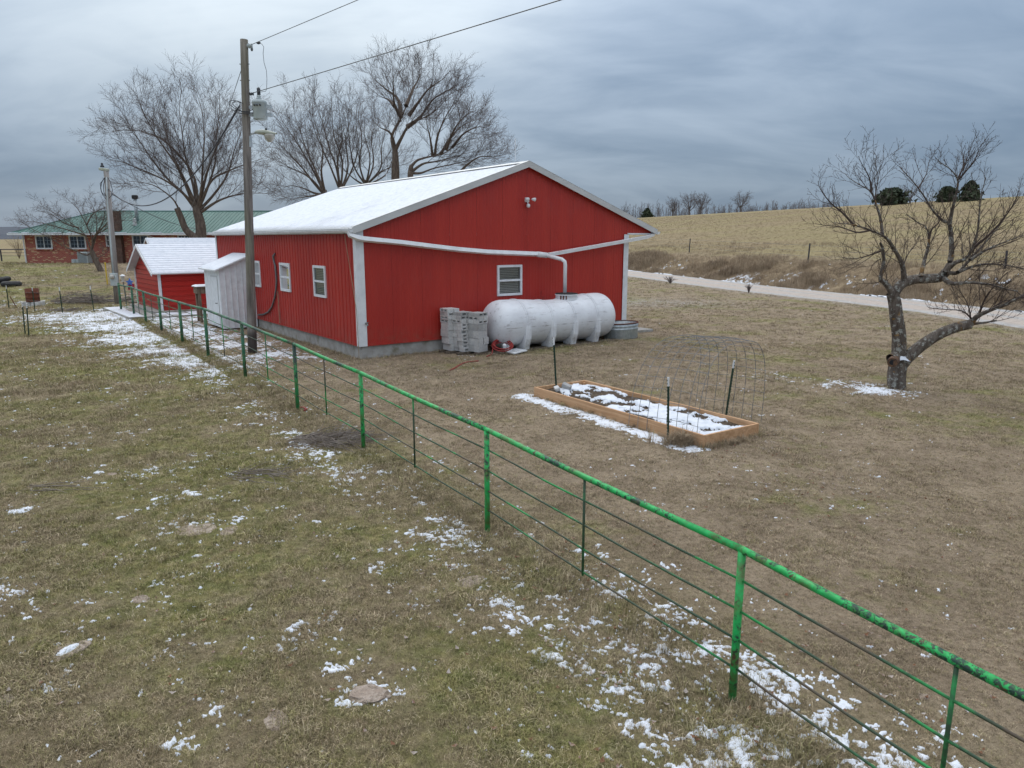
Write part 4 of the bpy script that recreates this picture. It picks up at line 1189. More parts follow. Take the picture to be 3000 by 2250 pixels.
BED = build_bed()


# ------------------------------------------------------------------ steel T-posts
def t_post(name, label, base, top, group=None, tipfrac=.14, cat='fence post', w=.045, tip=True, mat_=None):
    base = Vector([float(v) for v in base]); top = Vector([float(v) for v in top]); L = (top - base).length
    o = thing(name, label, cat, tuple(base), 0, group); d = (top - base).normalized()
    o.rotation_euler = d.to_track_quat('Z', 'Y').to_euler()
    def tee(z0, z1, m, nm, g=0.0):
        mb = MB(); h = w / 2 + g
        mb.prism([(-h, -.006 - g), (h, -.006 - g), (h, .004 + g), (.005 + g, .004 + g), (.005 + g, h), (-.005 - g, h), (-.005 - g, .004 + g), (-h, .004 + g)], (z0, z1), lambda a, b, q: (a, b, q))
        return mb.build(nm, m, o)
    tee(-.08, L * (1 - tipfrac) if tip else L, mat_ or M['postgreen'], 'shaft')
    if tip: tee(L * (1 - tipfrac) + .0005, L, M['posttip'], 'painted_tip', .0006)
    st = MB()
    for k in range(int(L / .055)):
        st.box((0, -.011, .05 + k * .055), (.022, .010, .018))
    st.build('stud', mat_ or M['postgreen'], o)
    return o


def at_h(px, py, Y): return D(px, py, Y)


b1 = G(1629, 1137, .12); t_post('steel_post', 'white-tipped steel post in the far left corner of the raised bed', b1, D(1621, 990, b1[1] + .02), 'posts of the raised bed')
b2 = G(1956, 1292); t_post('steel_post', 'white-tipped steel post at the front of the raised bed by the wire arch', b2, D(1957, 1105, b2[1]), 'posts of the raised bed')
b3 = G(2128, 1216); t_post('steel_post', 'leaning white-tipped steel post behind the raised bed, holding the wire arch', b3, D(2152, 1056, b3[1] - .05), 'posts of the raised bed')

# ------------------------------------------------------------------ wire arch over the bed
def build_arch():
    FL, ax, ay, Lb, wb, rz = BED
    f0 = G(1864, 1256)[:2]; f1 = G(2040, 1297)[:2]; bk = G(2222, 1234)[:2]
    t = thing('wire_arch', 'thin wire mesh arch bent over the near end of the raised bed', 'trellis', (f1[0], f1[1], 0))
    ln = f0 - f1; Ln = float(np.linalg.norm(ln)); ln /= Ln; sp = bk - f1; S = float(np.linalg.norm(sp)); sp = sp / S
    Hh = 1.50
    def arch(u, k):     # u 0..1 along the arch, k metres along the tunnel
        a = math.pi * u; x = S / 2 - S / 2 * math.copysign(abs(math.cos(a)) ** .62, math.cos(a)); z = Hh * math.sin(a) ** .72
        sway = .14 * math.sin(math.pi * u) ** 1.5 + .05 * z
        xy = sp * (x + sway * (1.2 + .2 * k)) + ln * (k + .05 * math.sin(5 * u + k))
        return (xy[0], xy[1], z - .02 + .02 * math.sin(4 * k))
    n = 8
    for i in range(n):
        k = (Ln + .12) * i / (n - 1)
        MB().tube([arch(u, k) for u in np.linspace(0, 1, 33)], .0046, 5).build('hoop_wire', M['archwire'], t)
    for u in np.concatenate([np.linspace(.03, .97, 21)]):
        MB().tube([arch(u, k) for k in np.linspace(-.02, Ln + .14, 5)], .0036, 4).build('long_wire', M['archwire'], t)


build_arch()

# ------------------------------------------------------------------ green pipe fence
_fb = [(2.87, 1.95), (1.53, 4.45), (-.27, 7.40), (-2.27, 10.55), (-4.03, 13.13), (-6.19, 16.35), (-8.30, 19.36), (-10.21, 22.04), (-12.10, 24.64), (-14.04, 27.43), (-15.81, 29.97), (-17.40, 31.94)]
_fh = [1.10, 1.127, 1.155, 1.187, 1.247, 1.27, 1.30, 1.246, 1.226, 1.184, 1.193, 1.166]
FPTS = np.array(_fb)
def build_fence():
    t = thing('pipe_fence', 'long green pipe fence with chipped paint running across the lawn', 'fence', (0, 0, 0))
    pr = np.interp(FPTS[:, 1], [4, 10, 20], [.0275, .030, .043])
    tops = [np.array([x, y, h]) for (x, y), h in zip(_fb, _fh)]
    tops.insert(0, tops[0] + (tops[0] - tops[1]) * .6)
    for k, ((x, y), h) in enumerate(zip(_fb, _fh)):
        g = float(T(x, y)); r = float(pr[k])
        cap = .09 if k == len(_fb) - 1 else 0
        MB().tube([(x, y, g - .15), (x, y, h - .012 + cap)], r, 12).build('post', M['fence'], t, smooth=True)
    rr = np.interp([p[1] for p in tops], [4, 20], [.025, .033])
    for k in range(len(tops) - 1):
        a, b = tops[k], tops[k + 1]; sg = np.linspace(0, 1, 5)
        pts = [a + (b - a) * s - np.array([0, 0, .012 * math.sin(math.pi * s)]) for s in sg]
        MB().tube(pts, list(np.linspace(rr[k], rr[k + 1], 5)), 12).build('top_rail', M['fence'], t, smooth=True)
    for fr in (.81, .61, .415, .225):
        for k in range(len(tops) - 1):
            a, b = tops[k], tops[k + 1]; ga, gb = float(T(a[0], a[1])), float(T(b[0], b[1]))
            A = np.array([a[0], a[1], ga + (a[2] - ga) * fr]); B = np.array([b[0], b[1], gb + (b[2] - gb) * fr])
            pts = [A + (B - A) * s - np.array([0, 0, .012 * math.sin(math.pi * s) + .004 * math.sin(s * 11 + k * 3 + fr * 9)]) for s in np.linspace(0, 1, 7)]
            MB().tube(pts, .0088, 6).build('rod', M['rod'], t, smooth=True)
    for k in range(len(tops) - 1):
        a, b = tops[k], tops[k + 1]; m = (a + b) / 2
        if k == 0: continue
        g = float(T(m[0], m[1])); m = m - np.array([0, 0, .012])
        MB().tube([(m[0], m[1], m[2] - .02), (m[0], m[1], g + (m[2] - g) * .19)], .012, 7).build('stay', M['rod'], t, smooth=True)


build_fence()

# ------------------------------------------------------------------ utility pole with transformer and lamp
def build_pole():
    base = G(738, 1033); Y = base[1]
    t = thing('utility_pole', 'tall weathered wooden utility pole beside the barn', 'utility pole', (base[0], base[1], 0))
    def q(px, py, dy=0.0): p = D(px, py, Y + dy); return Vector((p[0] - base[0], p[1] - base[1], p[2]))
    z2 = lambda x, y: (600 + x / 2.592, 60 + y / 2.592)
    top = q(715, 116); N = 14
    pts = [Vector((0, 0, -.4)).lerp(top, k / (N - 1)) for k in range(N)]
    MB().tube(pts, list(np.linspace(.127, .098, N)), 16).build('pole_shaft', M['pole'], t, smooth=True)
    def axis_at(z): f = (z + .4) / (top.z + .4); return Vector((0, 0, -.4)).lerp(top, f)
    hw = MB()
    for z in (top.z - .6, top.z - 1.0, 5.0, 4.6): a = axis_at(z); hw.tube([a + Vector((-.13, -.02, 0)), a + Vector((.13, -.02, 0))], .012, 6)
    hw.build('bolt', M['wire'], t)
    # top insulator
    ic = q(*z2(326, 192)); ins = MB(); ins.tube([axis_at(ic.z), ic + Vector((.05, 0, 0))], .02, 6)
    io = ins.build('insulator', M['wire'], t)
    o = MB().lathe([(.03, -.08), (.065, -.07), (.05, -.03), (.07, .0), (.05, .03), (.065, .07), (.03, .08)], 14, tuple(ic + Vector((.04, 0, 0))), 'x').build('porcelain', M['greymetal'], io, smooth=True)
    MB().lathe([(.02, -.13), (.035, -.10), (.03, -.05)], 8, tuple(ic + Vector((.10, 0, 0)))).build('clevis', M['wire'], io)
    i2 = q(*z2(345, 558)); m2 = MB(); m2.tube([axis_at(i2.z), i2 + Vector((.07, 0, 0))], .025, 6)
    for k in range(3): m2.lathe([(.02, -.012), (.05, 0), (.02, .012)], 10, tuple(i2 + Vector((.0 + .04 * k, 0, 0))), 'x')
    m2.build('insulator', M['cable'], t, smooth=True)
    # transformer
    c = q(*z2(419, 690), -.05); rr = .185; h0, h1 = q(*z2(419, 757)).z, q(*z2(419, 612)).z
    tr = MB(); tr.lathe([(rr * .9, h0), (rr * .97, h0 + .03), (rr, h1 - .08), (rr * 1.06, h1 - .07), (rr * 1.06, h1 - .03), (rr * .9, h1 + .01), (.05, h1 + .03)], 24, (c.x, c.y, 0))
    tro = tr.build('transformer', M['greymetal'], t, smooth=True)
    br = MB(); br.lathe([(.05, h1 + .02), (.065, h1 + .05), (.04, h1 + .08), (.06, h1 + .11), (.035, h1 + .14)], 12, (c.x, c.y, 0)); br.build('bushing', M['greymetal'], tro, smooth=True)
    MB().lathe([(.040, h1 + .14), (.046, h1 + .16), (.046, h1 + .30), (.02, h1 + .33)], 12, (c.x, c.y, 0)).build('bushing_cover', M['cable'], tro, smooth=True)
    for z in (h1 - .16, h0 + .12):
        b = MB(); b.box((c.x + .24, c.y, z), (.14, .12, .09)); a = axis_at(z); b.bar((a.x, a.y, z), (c.x - .1, c.y, z), .06, .07); b.build('bracket', M['galv'], tro)
    for k, (dx, dz) in enumerate(((-.07, .07), (.0, .09), (.08, .06))):
        MB().lathe([(.018, 0), (.022, .04), (.014, .08)], 8, (c.x + dx, c.y - rr - .05, h1 - .14 - .0), 'y').build('terminal', M['cable'], tro, smooth=True)
    # yard lamp on its bent arm
    a0 = q(*z2(330, 935)); a1 = q(*z2(338, 890)); a2 = q(*z2(352, 862)); a3 = q(*z2(385, 853)); lo = Vector((0, -.1, 0))
    la = MB(); la.tube([a0, a1, a2, a3, a3 + Vector((.12, 0, .01))], .028, 8); lao = la.build('lamp_arm', M['galv'], t, smooth=True)
    la2 = MB(); la2.box(tuple(axis_at(a0.z) + Vector((.10, 0, .05))), (.05, .12, .28)); la2.build('arm_bracket', M['galv'], lao)
    hL, hR = q(*z2(380, 850)), q(*z2(548, 878)); Lh = hR.x - hL.x
    xs = np.linspace(0, 1, 16); V = []; ns = 18
    def hshape(s): return .035 + .115 * math.sin(math.pi * min(1, s * 1.05) ** .8) ** .8 if s < .97 else .05
    for s in xs:
        w = hshape(s); up = w * .55; dn = w * .35
        for k in range(ns):
            a = 2 * math.pi * k / ns; V.append((hL.x + Lh * s, hL.y + math.cos(a) * w, hL.z - .035 * s + (math.sin(a) * (up if math.sin(a) > 0 else dn))))
    i = np.arange(16 * ns).reshape(16, ns); j = np.roll(i, -1, 1); F = np.stack([i[:-1], j[:-1], j[1:], i[1:]], -1).reshape(-1, 4)
    hd = np_mesh('lamp_head', V, F, M['lampbody'], t)
    MB().lathe([(.145, .0), (.14, -.04), (.11, -.13), (.06, -.19), (.01, -.20)], 18, (hL.x + Lh * .66, hL.y, hL.z - .05)).build('lens', M['lens'], hd, smooth=True)
    MB().lathe([(.03, 0), (.03, .05), (.01, .06)], 10, (hL.x + Lh * .52, hL.y, hL.z + .05)).build('photocell', M['black'], hd, smooth=True)
    # drop lead from the high wire to the bushing; looped secondary leads
    wl = [q(*z2(*p)) for p in ((408, 170), (432, 178), (448, 200), (443, 250), (450, 320), (468, 380), (472, 440), (470, 520), (462, 538), (425, 543))]
    MB().tube(wl, .007, 5).build('drop_lead', M['wire'], t, smooth=True)
    MB().lathe([(.02, -.05), (.04, 0), (.02, .05)], 8, tuple(wl[0]), 'x').build('clamp', M['cable'], t)
    for lp in (((432, 640), (415, 680), (360, 700), (320, 700), (275, 690), (225, 665), (190, 640), (182, 618), (205, 606), (250, 612), (290, 630)),
               ((425, 660), (380, 705), (320, 710), (240, 700), (200, 670)), ((405, 640), (340, 690), (280, 690), (225, 650), (210, 625), (240, 610), (270, 625), (262, 655), (225, 690))):
        MB().tube([q(*z2(*p), -.15) for p in lp], .010, 5).build('cable_loop', M['cable'], t, smooth=True)
    return base, q, z2


POLE, PQ, PZ2 = build_pole()


def hang(a, b, sag, n=24):
    a = np.array(a, float); b = np.array(b, float)
    return [a + (b - a) * s - np.array([0, 0, sag * 4 * s * (1 - s)]) for s in np.linspace(0, 1, n)]


def pole_pt(x, y): p = PQ(*PZ2(x, y)); return np.array([p.x + POLE[0], p.y + POLE[1], p.z])


w0 = pole_pt(338, 190); far = np.array([1.255, -1.0, 0]) / math.hypot(1.255, 1)
def to_sky(p, px):      # taut span heading for the next pole, off to the right behind the camera
    d = ray(px, 0); A = np.array([[far[0], -d[0]], [far[1], -d[1]]]); t, k = np.linalg.solve(A, -p[:2])
    z = CAM_H + k * d[2]; return p + far * 30 + np.array([0, 0, (z - p[2]) / t * 30])
MB().tube(hang(w0, to_sky(w0, 1041), .04, 40), .008, 6).build('power_line', M['wire'], None, smooth=True, label='upper power line leaving the very top of the utility pole', cat='cable', group='cables at the utility pole')
w1 = pole_pt(360, 552)
MB().tube(hang(w1, to_sky(w1, 1612), .06, 40), .010, 6).build('power_line', M['wire'], None, smooth=True, label='lower power line leaving the pole just above the transformer', cat='cable', group='cables at the utility pole')


def build_meter_pole():
    base = GT(345, 889); Y = base[1]
    t = thing('meter_pole', 'slim grey leaning pole with an electric meter box behind the fence end', 'utility pole', tuple(base))
    def q(px, py, dy=0.0): p = D(px, py, Y + dy); return Vector((p[0] - base[0], p[1] - base[1], p[2] - base[2]))
    z1 = lambda x, y: (x / 2.766, 400 + y / 2.766)
    top = q(*z1(858, 265)); MB().tube([(0, 0, -.3), top * .5, top], [.15, .135, .11], 12).build('pole_shaft', M['greypole'], t, smooth=True)
    lo = MB(); a = q(*z1(862, 272)); b = q(*z1(806, 262)); lo.bar(a + Vector((.1, 0, 0)), b, .22, .13); lb = lo.build('lamp_head', M['lampbody'], t, bevel=.03)
    MB().lathe([(.09, 0), (.09, .05), (.05, .09), (.05, .17), (.02, .2)], 10, tuple(q(*z1(829, 248)))).build('photocell', M['cable'], lb, smooth=True)
    c = (q(*z1(897, 1107), -.2) + q(*z1(953, 1210), -.2)) / 2; hx = abs(q(*z1(953, 1107)).x - q(*z1(897, 1107)).x); hz = abs(q(*z1(900, 1107)).z - q(*z1(900, 1210)).z)
    mb = MB().box(tuple(c), (hx, .16, hz)).build('meter_box', M['greymetal'], t, bevel=.015)
    MB().lathe([(.11, 0), (.11, -.05), (.095, -.12), (.02, -.14)], 16, (c.x - .03, c.y - .08, c.z + hz * .22), 'y').build('meter', M['lens'], mb, smooth=True)
    cd = [q(*z1(*p), -.14) for p in ((920, 1105), (905, 950), (890, 780), (870, 520), (862, 330))]
    MB().tube(cd, .035, 6).build('conduit', M['greymetal'], t, smooth=True)
    for lp in (((845, 335), (825, 370), (815, 420), (830, 470), (855, 500), (868, 515)), ((850, 340), (838, 400), (842, 450), (862, 490)), ((872, 330), (895, 370), (910, 430), (905, 475), (885, 500)), ((855, 330), (812, 380), (822, 450), (850, 480))):
        MB().tube([q(*z1(*p), -.15) for p in lp], .016, 5).build('cable_loop', M['cable'], t, smooth=True)
    return np.array([base[0] + top.x, base[1] + top.y, base[2] + top.z]), base, q, z1


MTOP, MB_, MQ, MZ1 = build_meter_pole()
mp = MTOP - np.array([0, 0, .9])
MB().tube(hang(pole_pt(262, 650), mp, 1.55), .022, 6).build('service_cable', M['cable'], None, smooth=True, label='thick dark service cable sagging from the transformer to the meter pole', cat='cable', group='cables at the utility pole')
MB().tube(hang(pole_pt(277, 376), np.array([-26.0, 58.0, 4.4]), .4), .009, 5).build('service_cable', M['wire'], None, smooth=True, label='thin straight wire from high on the utility pole down towards the house', cat='cable', group='cables at the utility pole')
MB().tube(hang(mp - np.array([0, 0, .15]), np.array([-24.6, 57.9, 3.9]), .35), .018, 5).build('service_cable', M['cable'], None, smooth=True, label='dark cable from the meter pole to the house eave', cat='cable', group='cables at the utility pole')

# ------------------------------------------------------------------ small things by the sheds
def Zp(base, px, py): return D(px, py, base[1])


def small_things():
    z1 = lambda x, y: (x / 2.766, 400 + y / 2.766)
    # weathered wooden stand with snow on top, by the lean-to
    lg = GT(622, 944); t = thing('wooden_stand', 'weathered wooden stand with a snow-covered box top beside the white lean-to', 'stand', (lg[0] - .28, lg[1] + .28, lg[2]), BT)
    H = 1.22
    for x in (-.28, .28):
        for y in (-.22, .22): MB().box((x, y, H / 2 - .05), (.09, .09, H)).build('leg', M['oldwood'], t)
    for c, s in (((0, -.28, H), (.74, .025, .24)), ((0, .28, H), (.74, .025, .24)), ((-.358, 0, H), (.025, .53, .24)), ((.358, 0, H), (.025, .53, .24))): MB().box(c, s).build('side_board', M['oldwood'], t)
    MB().box((0, 0, H + .137), (.86, .70, .03)).build('top_board', M['oldwood'], t)
    X, Y = np.meshgrid(np.linspace(-.43, .43, 16), np.linspace(-.35, .35, 14)); e = np.minimum((.43 - np.abs(X)) * 12, (.35 - np.abs(Y)) * 12)
    np_mesh('snow_cap', np.stack([X, Y, H + .154 + np.clip(e, .02, 1) * (.045 + .02 * fbm(X * 6, Y * 6, 3, 3))], -1).reshape(-1, 3), grid_faces(16, 14), M['snow'], t)
    # burn barrel on blocks
    b = GT(99, 896); rr = .29
    t = thing('burn_barrel', 'rusty open steel barrel standing on concrete blocks', 'barrel', tuple(b))
    h = Zp(b, 98, 845)[2] - b[2]; z0 = .20
    MB().lathe([(rr, z0), (rr, z0 + (h - z0) * .31), (rr * 1.04, z0 + (h - z0) * .33), (rr, z0 + (h - z0) * .35), (rr, z0 + (h - z0) * .64), (rr * 1.04, z0 + (h - z0) * .66), (rr, z0 + (h - z0) * .68), (rr, h), (rr * .95, h), (rr * .93, h - .3)], 24, caps=False).build('drum', M['rust'], t, smooth=True)
    MB().lathe([(rr * .94, h - .3), (.01, h - .28)], 24, caps=False).build('ash', M['soil'], t)
    for k, x in enumerate((-.32, .12)):
        o = MB().box((0, 0, 0), (.40, .5, .2)).build('concrete_block', M['block'], label=('left concrete block under the rusty barrel', 'right concrete block under the rusty barrel')[k], cat='concrete block', group='blocks under the barrel', bevel=.01)
        o.location = (b[0] + x + .1, b[1], b[2] + .1); o.rotation_euler = (0, 0, .05)
    # old tyres
    for k, (px, py, r, l) in enumerate(((24, 842, .52, 'black tyre lying on the grass near the left edge, farther right of two'), (-6, 838, .55, 'black tyre lying at the left edge behind the first tyre'))):
        p = GT(px, py - 2); o = thing('old_tyre', l, 'tyre', (p[0], p[1] + .3, p[2]), 0, 'old tyres on the grass')
        MB().lathe([(r * .55, .05), (r * .8, .0), (r, .06), (r * 1.02, .14), (r, .22), (r * .8, .29), (r * .55, .24), (r * .55, .05)], 24, caps=False).build('tyre', M['black'], o, smooth=True)
        if k == 1: o.location[2] += .14; o.rotation_euler = (R(8), R(-10), 0)
    # T-posts on the left lawn
    for k, (bx, tx, l) in enumerate((((75, 1395), (50, 1207), 'white-tipped steel post nearest the left edge, with a rusty brace'), ((205, 1605), (185, 1342), 'left one of two steel posts standing close together on the lawn'),
                                     ((235, 1620), (222, 1350), 'right one of two steel posts standing close together on the lawn'), ((285, 1418), (261, 1222), 'steel post standing in front of the rusty barrel'),
                                     ((507, 1430), (478, 1220), 'steel post standing in front of the brush heap'), ((762, 1420), (725, 1210), 'steel post between the brush heap and the meter pole'))):
        p = GT(*z1(*bx)); tp = Zp(p, *z1(*tx)); t_post('steel_post', l, p, (p[0] + (tp[0] - p[0]) * .7, tp[1], tp[2]), 'steel posts on the left lawn', .15)
    p = GT(*z1(137, 1390)); q = Zp(p, *z1(80, 1295)); t_post('brace_post', 'rusty diagonal brace leaning on the leftmost steel post', p, q, None, tip=False, mat_=M['rust'])
    # wire strands between the posts
    p1, p2, p3 = GT(*z1(507, 1430)), GT(*z1(762, 1420)), GT(*z1(75, 1395))
    for k, h in enumerate((.45, .8, 1.15)):
        MB().tube([p3 + np.array([0, 0, h]), p1 + np.array([0, 0, h]), p2 + np.array([0, 0, h]), np.array([-17.4, 31.94, h])], .004, 4).build('fence_wire', M['wire'], None, label=('lowest', 'middle', 'top')[k] + ' fence wire strung between the left lawn posts', cat='wire', group='wires on the left lawn posts')
    # yellow marker stake, feeder on a pole, star-topped box
    p = GT(315, 834); q = Zp(p, 314, 772); mk = thing('marker_stake', 'thin yellow marker stake on the lawn left of the meter pole', 'stake', tuple(p))
    MB().tube([(0, 0, -.1), (0, 0, q[2] - p[2])], [.035, .035], 8).build('stake', M['yellow'], mk)
    MB().lathe([(.036, 0), (.045, .01), (.045, .10), (.02, .12)], 8, (0, 0, q[2] - p[2] - .06)).build('stake_cap', M['yellow'], mk)
    p = GT(371, 892); q = Zp(p, 365, 806); h = q[2] - p[2]
    t = thing('bird_feeder', 'small bird feeder on a thin pole beside the meter pole', 'bird feeder', tuple(p))
    MB().tube([(0, 0, -.1), (-.05, 0, h - .32)], .02, 6).build('feeder_pole', M['wire'], t)
    MB().lathe([(.10, h - .32), (.10, h - .30), (.075, h - .29), (.075, h - .06), (.10, h - .05)], 10, (-.05, 0, 0)).build('seed_tube', M['lens'], t)
    MB().lathe([(.13, h - .05), (.12, h - .02), (.02, h + .04)], 10, (-.05, 0, 0)).build('feeder_cap', M['white'], t)
    p = GT(389, 884); q = Zp(p, 385, 822); h = q[2] - p[2]
    t = thing('star_birdhouse', 'small red box with a blue star top on a post by the shed', 'birdhouse', tuple(p))
    MB().tube([(0, 0, -.1), (0, 0, h - .42)], .03, 6).build('post', M['oldwood'], t)
    MB().box((0, 0, h - .30), (.24, .2, .30)).build('box', M['redpaint'], t, bevel=.01)
    star = [((.20 if k % 2 == 0 else .09) * math.sin(math.pi * k / 5), (.20 if k % 2 == 0 else .09) * math.cos(math.pi * k / 5)) for k in range(10)]
    MB().prism(star, (-.13, -.05), lambda a, b, hh: (a, hh, h - .08 + b)).build('star', M['blue'], t)


small_things()

# ------------------------------------------------------------------ field fence beyond the road, pipe fence far left
def far_fences():
    z8 = lambda x, y: (1780 + x / 1.8131, 540 + y / 1.8131)
    spots = [(z8(433, 362), z8(439, 288), 'dark field post nearest the barn roof, beyond the road'), (z8(1063, 420), z8(1075, 314), 'dark leaning field post midway along the bank beyond the road'), (z8(2112, 446), z8(2122, 352), 'dark field post seen through the fruit tree branches')]
    tops = []
    for (b, tp, l) in spots:
        p = GT(*b); q = D(tp[0], tp[1], p[1]); t = thing('field_post', l, 'fence post', tuple(p), 0, 'field fence posts beyond the road')
        MB().tube([(0, 0, -.2), (q[0] - p[0], 0, q[2] - p[2])], .055, 7).build('post_shaft', M['cable'], t)
        tops.append((p, q))
    for k, f in enumerate((.35, .62, .9)):
        pts = [p + (q - p) * f for p, q in tops]
        a = pts[0] + (pts[0] - pts[1]) * 1.5; pts = [a] + pts + [pts[-1] + (pts[-1] - pts[-2]) * .5]
        MB().tube(pts, .006, 4).build('field_wire', M['wire'], None, label=('lowest', 'middle', 'highest')[k] + ' strand of the field fence beyond the road', cat='wire', group='field fence wires')
    z1 = lambda x, y: (x / 2.766, 400 + y / 2.766)
    p0 = GT(*z1(15, 1010)); t = thing('field_fence', 'dark pipe fence in the field at the far left edge', 'fence', tuple(p0))
    zt = D(*z1(3, 915), p0[1])[2] - p0[2]
    for x in (-2.2, 0, 2.2, 4.4, 6.6): MB().tube([(x, x * .05, -.2), (x, x * .05, zt)], .06, 7).build('post', M['cable'], t)
    for h in (zt, zt * .72, zt * .45): MB().tube([(-3, -.15, h), (7, .35, h)], .045 if h == zt else .02, 6).build('rail', M['cable'], t)


far_fences()

# ================================================================== bare trees
class Twigs:
    """collects tapering tubes as numpy blocks"""
    def __init__(s): s.V = []; s.F = []; s.n = 0; s.leaf = []
    def tube(s, P, r, sides):
        P = np.asarray(P, float); n = len(P); d = np.gradient(P, axis=0); d /= np.linalg.norm(d, axis=1)[:, None] + 1e-9
        ref = np.array([0.37, .21, 1.0]) if abs(d[0, 2]) < .9 else np.array([1.0, .2, .1])
        x = np.cross(d, ref); x /= np.linalg.norm(x, axis=1)[:, None] + 1e-9; y = np.cross(d, x)
        a = np.arange(sides) * 2 * math.pi / sides
        V = P[:, None] + (x[:, None] * np.cos(a)[None, :, None] + y[:, None] * np.sin(a)[None, :, None]) * np.asarray(r)[:, None, None]
        i = np.arange(n * sides).reshape(n, sides) + s.n; j = np.roll(i, -1, 1)
        s.V.append(V.reshape(-1, 3)); s.F.append(np.stack([i[:-1], j[:-1], j[1:], i[1:]], -1).reshape(-1, 4)); s.n += n * sides
    def build(s, name, m, parent):
        if s.leaf:          # all last-order twigs at once: three-sided tapering spikes
            A = np.array(s.leaf); p, d, ln, r = A[:, :3], A[:, 3:6], A[:, 6:7], A[:, 7:8]
            x = np.cross(d, [[.37, .21, 1.0]]); x /= np.linalg.norm(x, axis=1)[:, None] + 1e-9; y = np.cross(d, x); e = p + d * ln; rings = []
            for c, k in ((p, 1.0), (e, .5)):
                for q in range(3): an = 2.094 * q; rings.append(c + (x * math.cos(an) + y * math.sin(an)) * r * k)
            V = np.stack(rings, 1); nt = len(A); b = (np.arange(nt) * 6 + s.n)[:, None]
            F = np.concatenate([b + np.array([[0, 1, 4, 3]]), b + np.array([[1, 2, 5, 4]]), b + np.array([[2, 0, 3, 5]])]); s.V.append(V.reshape(-1, 3)); s.F.append(F); s.n += nt * 6
        if not s.V: return
        return np_mesh(name, np.concatenate(s.V), np.concatenate(s.F), m, parent)


def unit(v): return v / (np.linalg.norm(v) + 1e-9)


def sprout(rng, tw, big, P, r0, r1, lvl, cfg, fine=None):
    """tube along P, then side branches; cfg[lvl] = (spacing, len0, len1, angle_lo, angle_hi, wiggle, up)"""
    n = len(P); rad = np.linspace(r0, r1, n) if lvl else r1 + (r0 - r1) * (1 - np.linspace(0, 1, n)) ** 1.55
    (big if r0 > .035 and big is not None else tw).tube(P, rad, 8 if r0 > .08 else 5 if r0 > .02 else 3)
    if lvl >= len(cfg): return
    spacing, l0, l1, a0, a1, wig, up, tstart = cfg[lvl]
    seg = np.linalg.norm(np.diff(P, axis=0), axis=1); L = seg.sum(); cum = np.concatenate([[0], np.cumsum(seg)])
    k = max(1, int(L * (1 - tstart) / spacing)); phase = rng.uniform(0, 6.28)
    for i in range(k):
        t = tstart + (1 - tstart) * (i + rng.uniform(.2, .9)) / k; sdist = min(t, .985) * L
        j = min(n - 2, int(np.searchsorted(cum, sdist) - 1)); j = max(j, 0); f = (sdist - cum[j]) / (seg[j] + 1e-9)
        p = P[j] + (P[j + 1] - P[j]) * f; d = unit(P[j + 1] - P[j]); rr = rad[j] + (rad[j + 1] - rad[j]) * f
        ph = phase + i * 2.4 + rng.uniform(-.6, .6); an = math.radians(rng.uniform(a0, a1))
        ax = unit(np.cross(d, np.array([.3, .2, 1.0]))); ay = np.cross(d, ax)
        nd = d * math.cos(an) + (ax * math.cos(ph) + ay * math.sin(ph)) * math.sin(an)
        nd = unit(nd + np.array([0, 0, up]))
        ln = rng.uniform(l0, l1) * (1 - .45 * t)
        if lvl == len(cfg) - 1:
            tw.leaf.append((*p, *nd, ln, max(min(rr * .6, .012), .0045 if fine is None else fine))); continue
        m = 6 if lvl == 0 else 5 if lvl == 1 else 4 if lvl == 2 else 3
        Q = [p]; dd = nd
        for q in range(m - 1):
            dd = unit(dd + np.array([rng.gauss(0, wig), rng.gauss(0, wig), rng.gauss(0, wig) + up * .45])); Q.append(Q[-1] + dd * ln / (m - 1))
        cr = min(rr * .5, .0065 * ln + .0045) if lvl < 2 else rr * .6
        cr = max(cr, .0045 if fine is None else fine)
        sprout(rng, tw, big, np.array(Q), cr, max(cr * .42, .003 if fine is None else fine * .6), lvl + 1, cfg, fine)


def spline(pts, n):
    """smooth polyline through a few points"""
    pts = np.array(pts, float); m = len(pts); t = np.linspace(0, m - 1, n); out = []
    for q in t:
        i = min(int(q), m - 2); f = q - i; p0, p1, p2, p3 = pts[max(i - 1, 0)], pts[i], pts[i + 1], pts[min(i + 2, m - 1)]
        out.append(.5 * ((2 * p1) + (-p0 + p2) * f + (2 * p0 - 5 * p1 + 4 * p2 - p3) * f * f + (-p0 + 3 * p1 - 3 * p2 + p3) * f ** 3))
    return np.array(out)


def tree(name, label, limbs, cfg, seed, bark, twig, base, group=None, fine=None, cat='tree', keep=.93):
    """limbs: list of (points, r0, r1, branches?) in world space; base = foot of the tree"""
    rng = random.Random(seed); t = thing(name, label, cat, tuple(base), 0, group); tw, big = Twigs(), Twigs(); b = np.array(base, float)
    for pts, r0, r1, on in limbs:
        P = spline(pts, max(6, 4 * len(pts))) - b
        if on: sprout(rng, tw, big, P[:max(5, int(len(P) * keep))], r0, r1, 0, cfg, fine)
        else: big.tube(P, np.linspace(r0, r1, len(P)), 10)
    big.build('trunk', bark, t); tw.build('crown', twig, t)
    return t


def limb_px(pl, Y, dep):
    """points from picture directions at depth Y plus an offset running to dep at the tip"""
    n = len(pl); return [D(x, y, Y + dep * i / max(1, n - 1)) for i, (x, y) in enumerate(pl)]


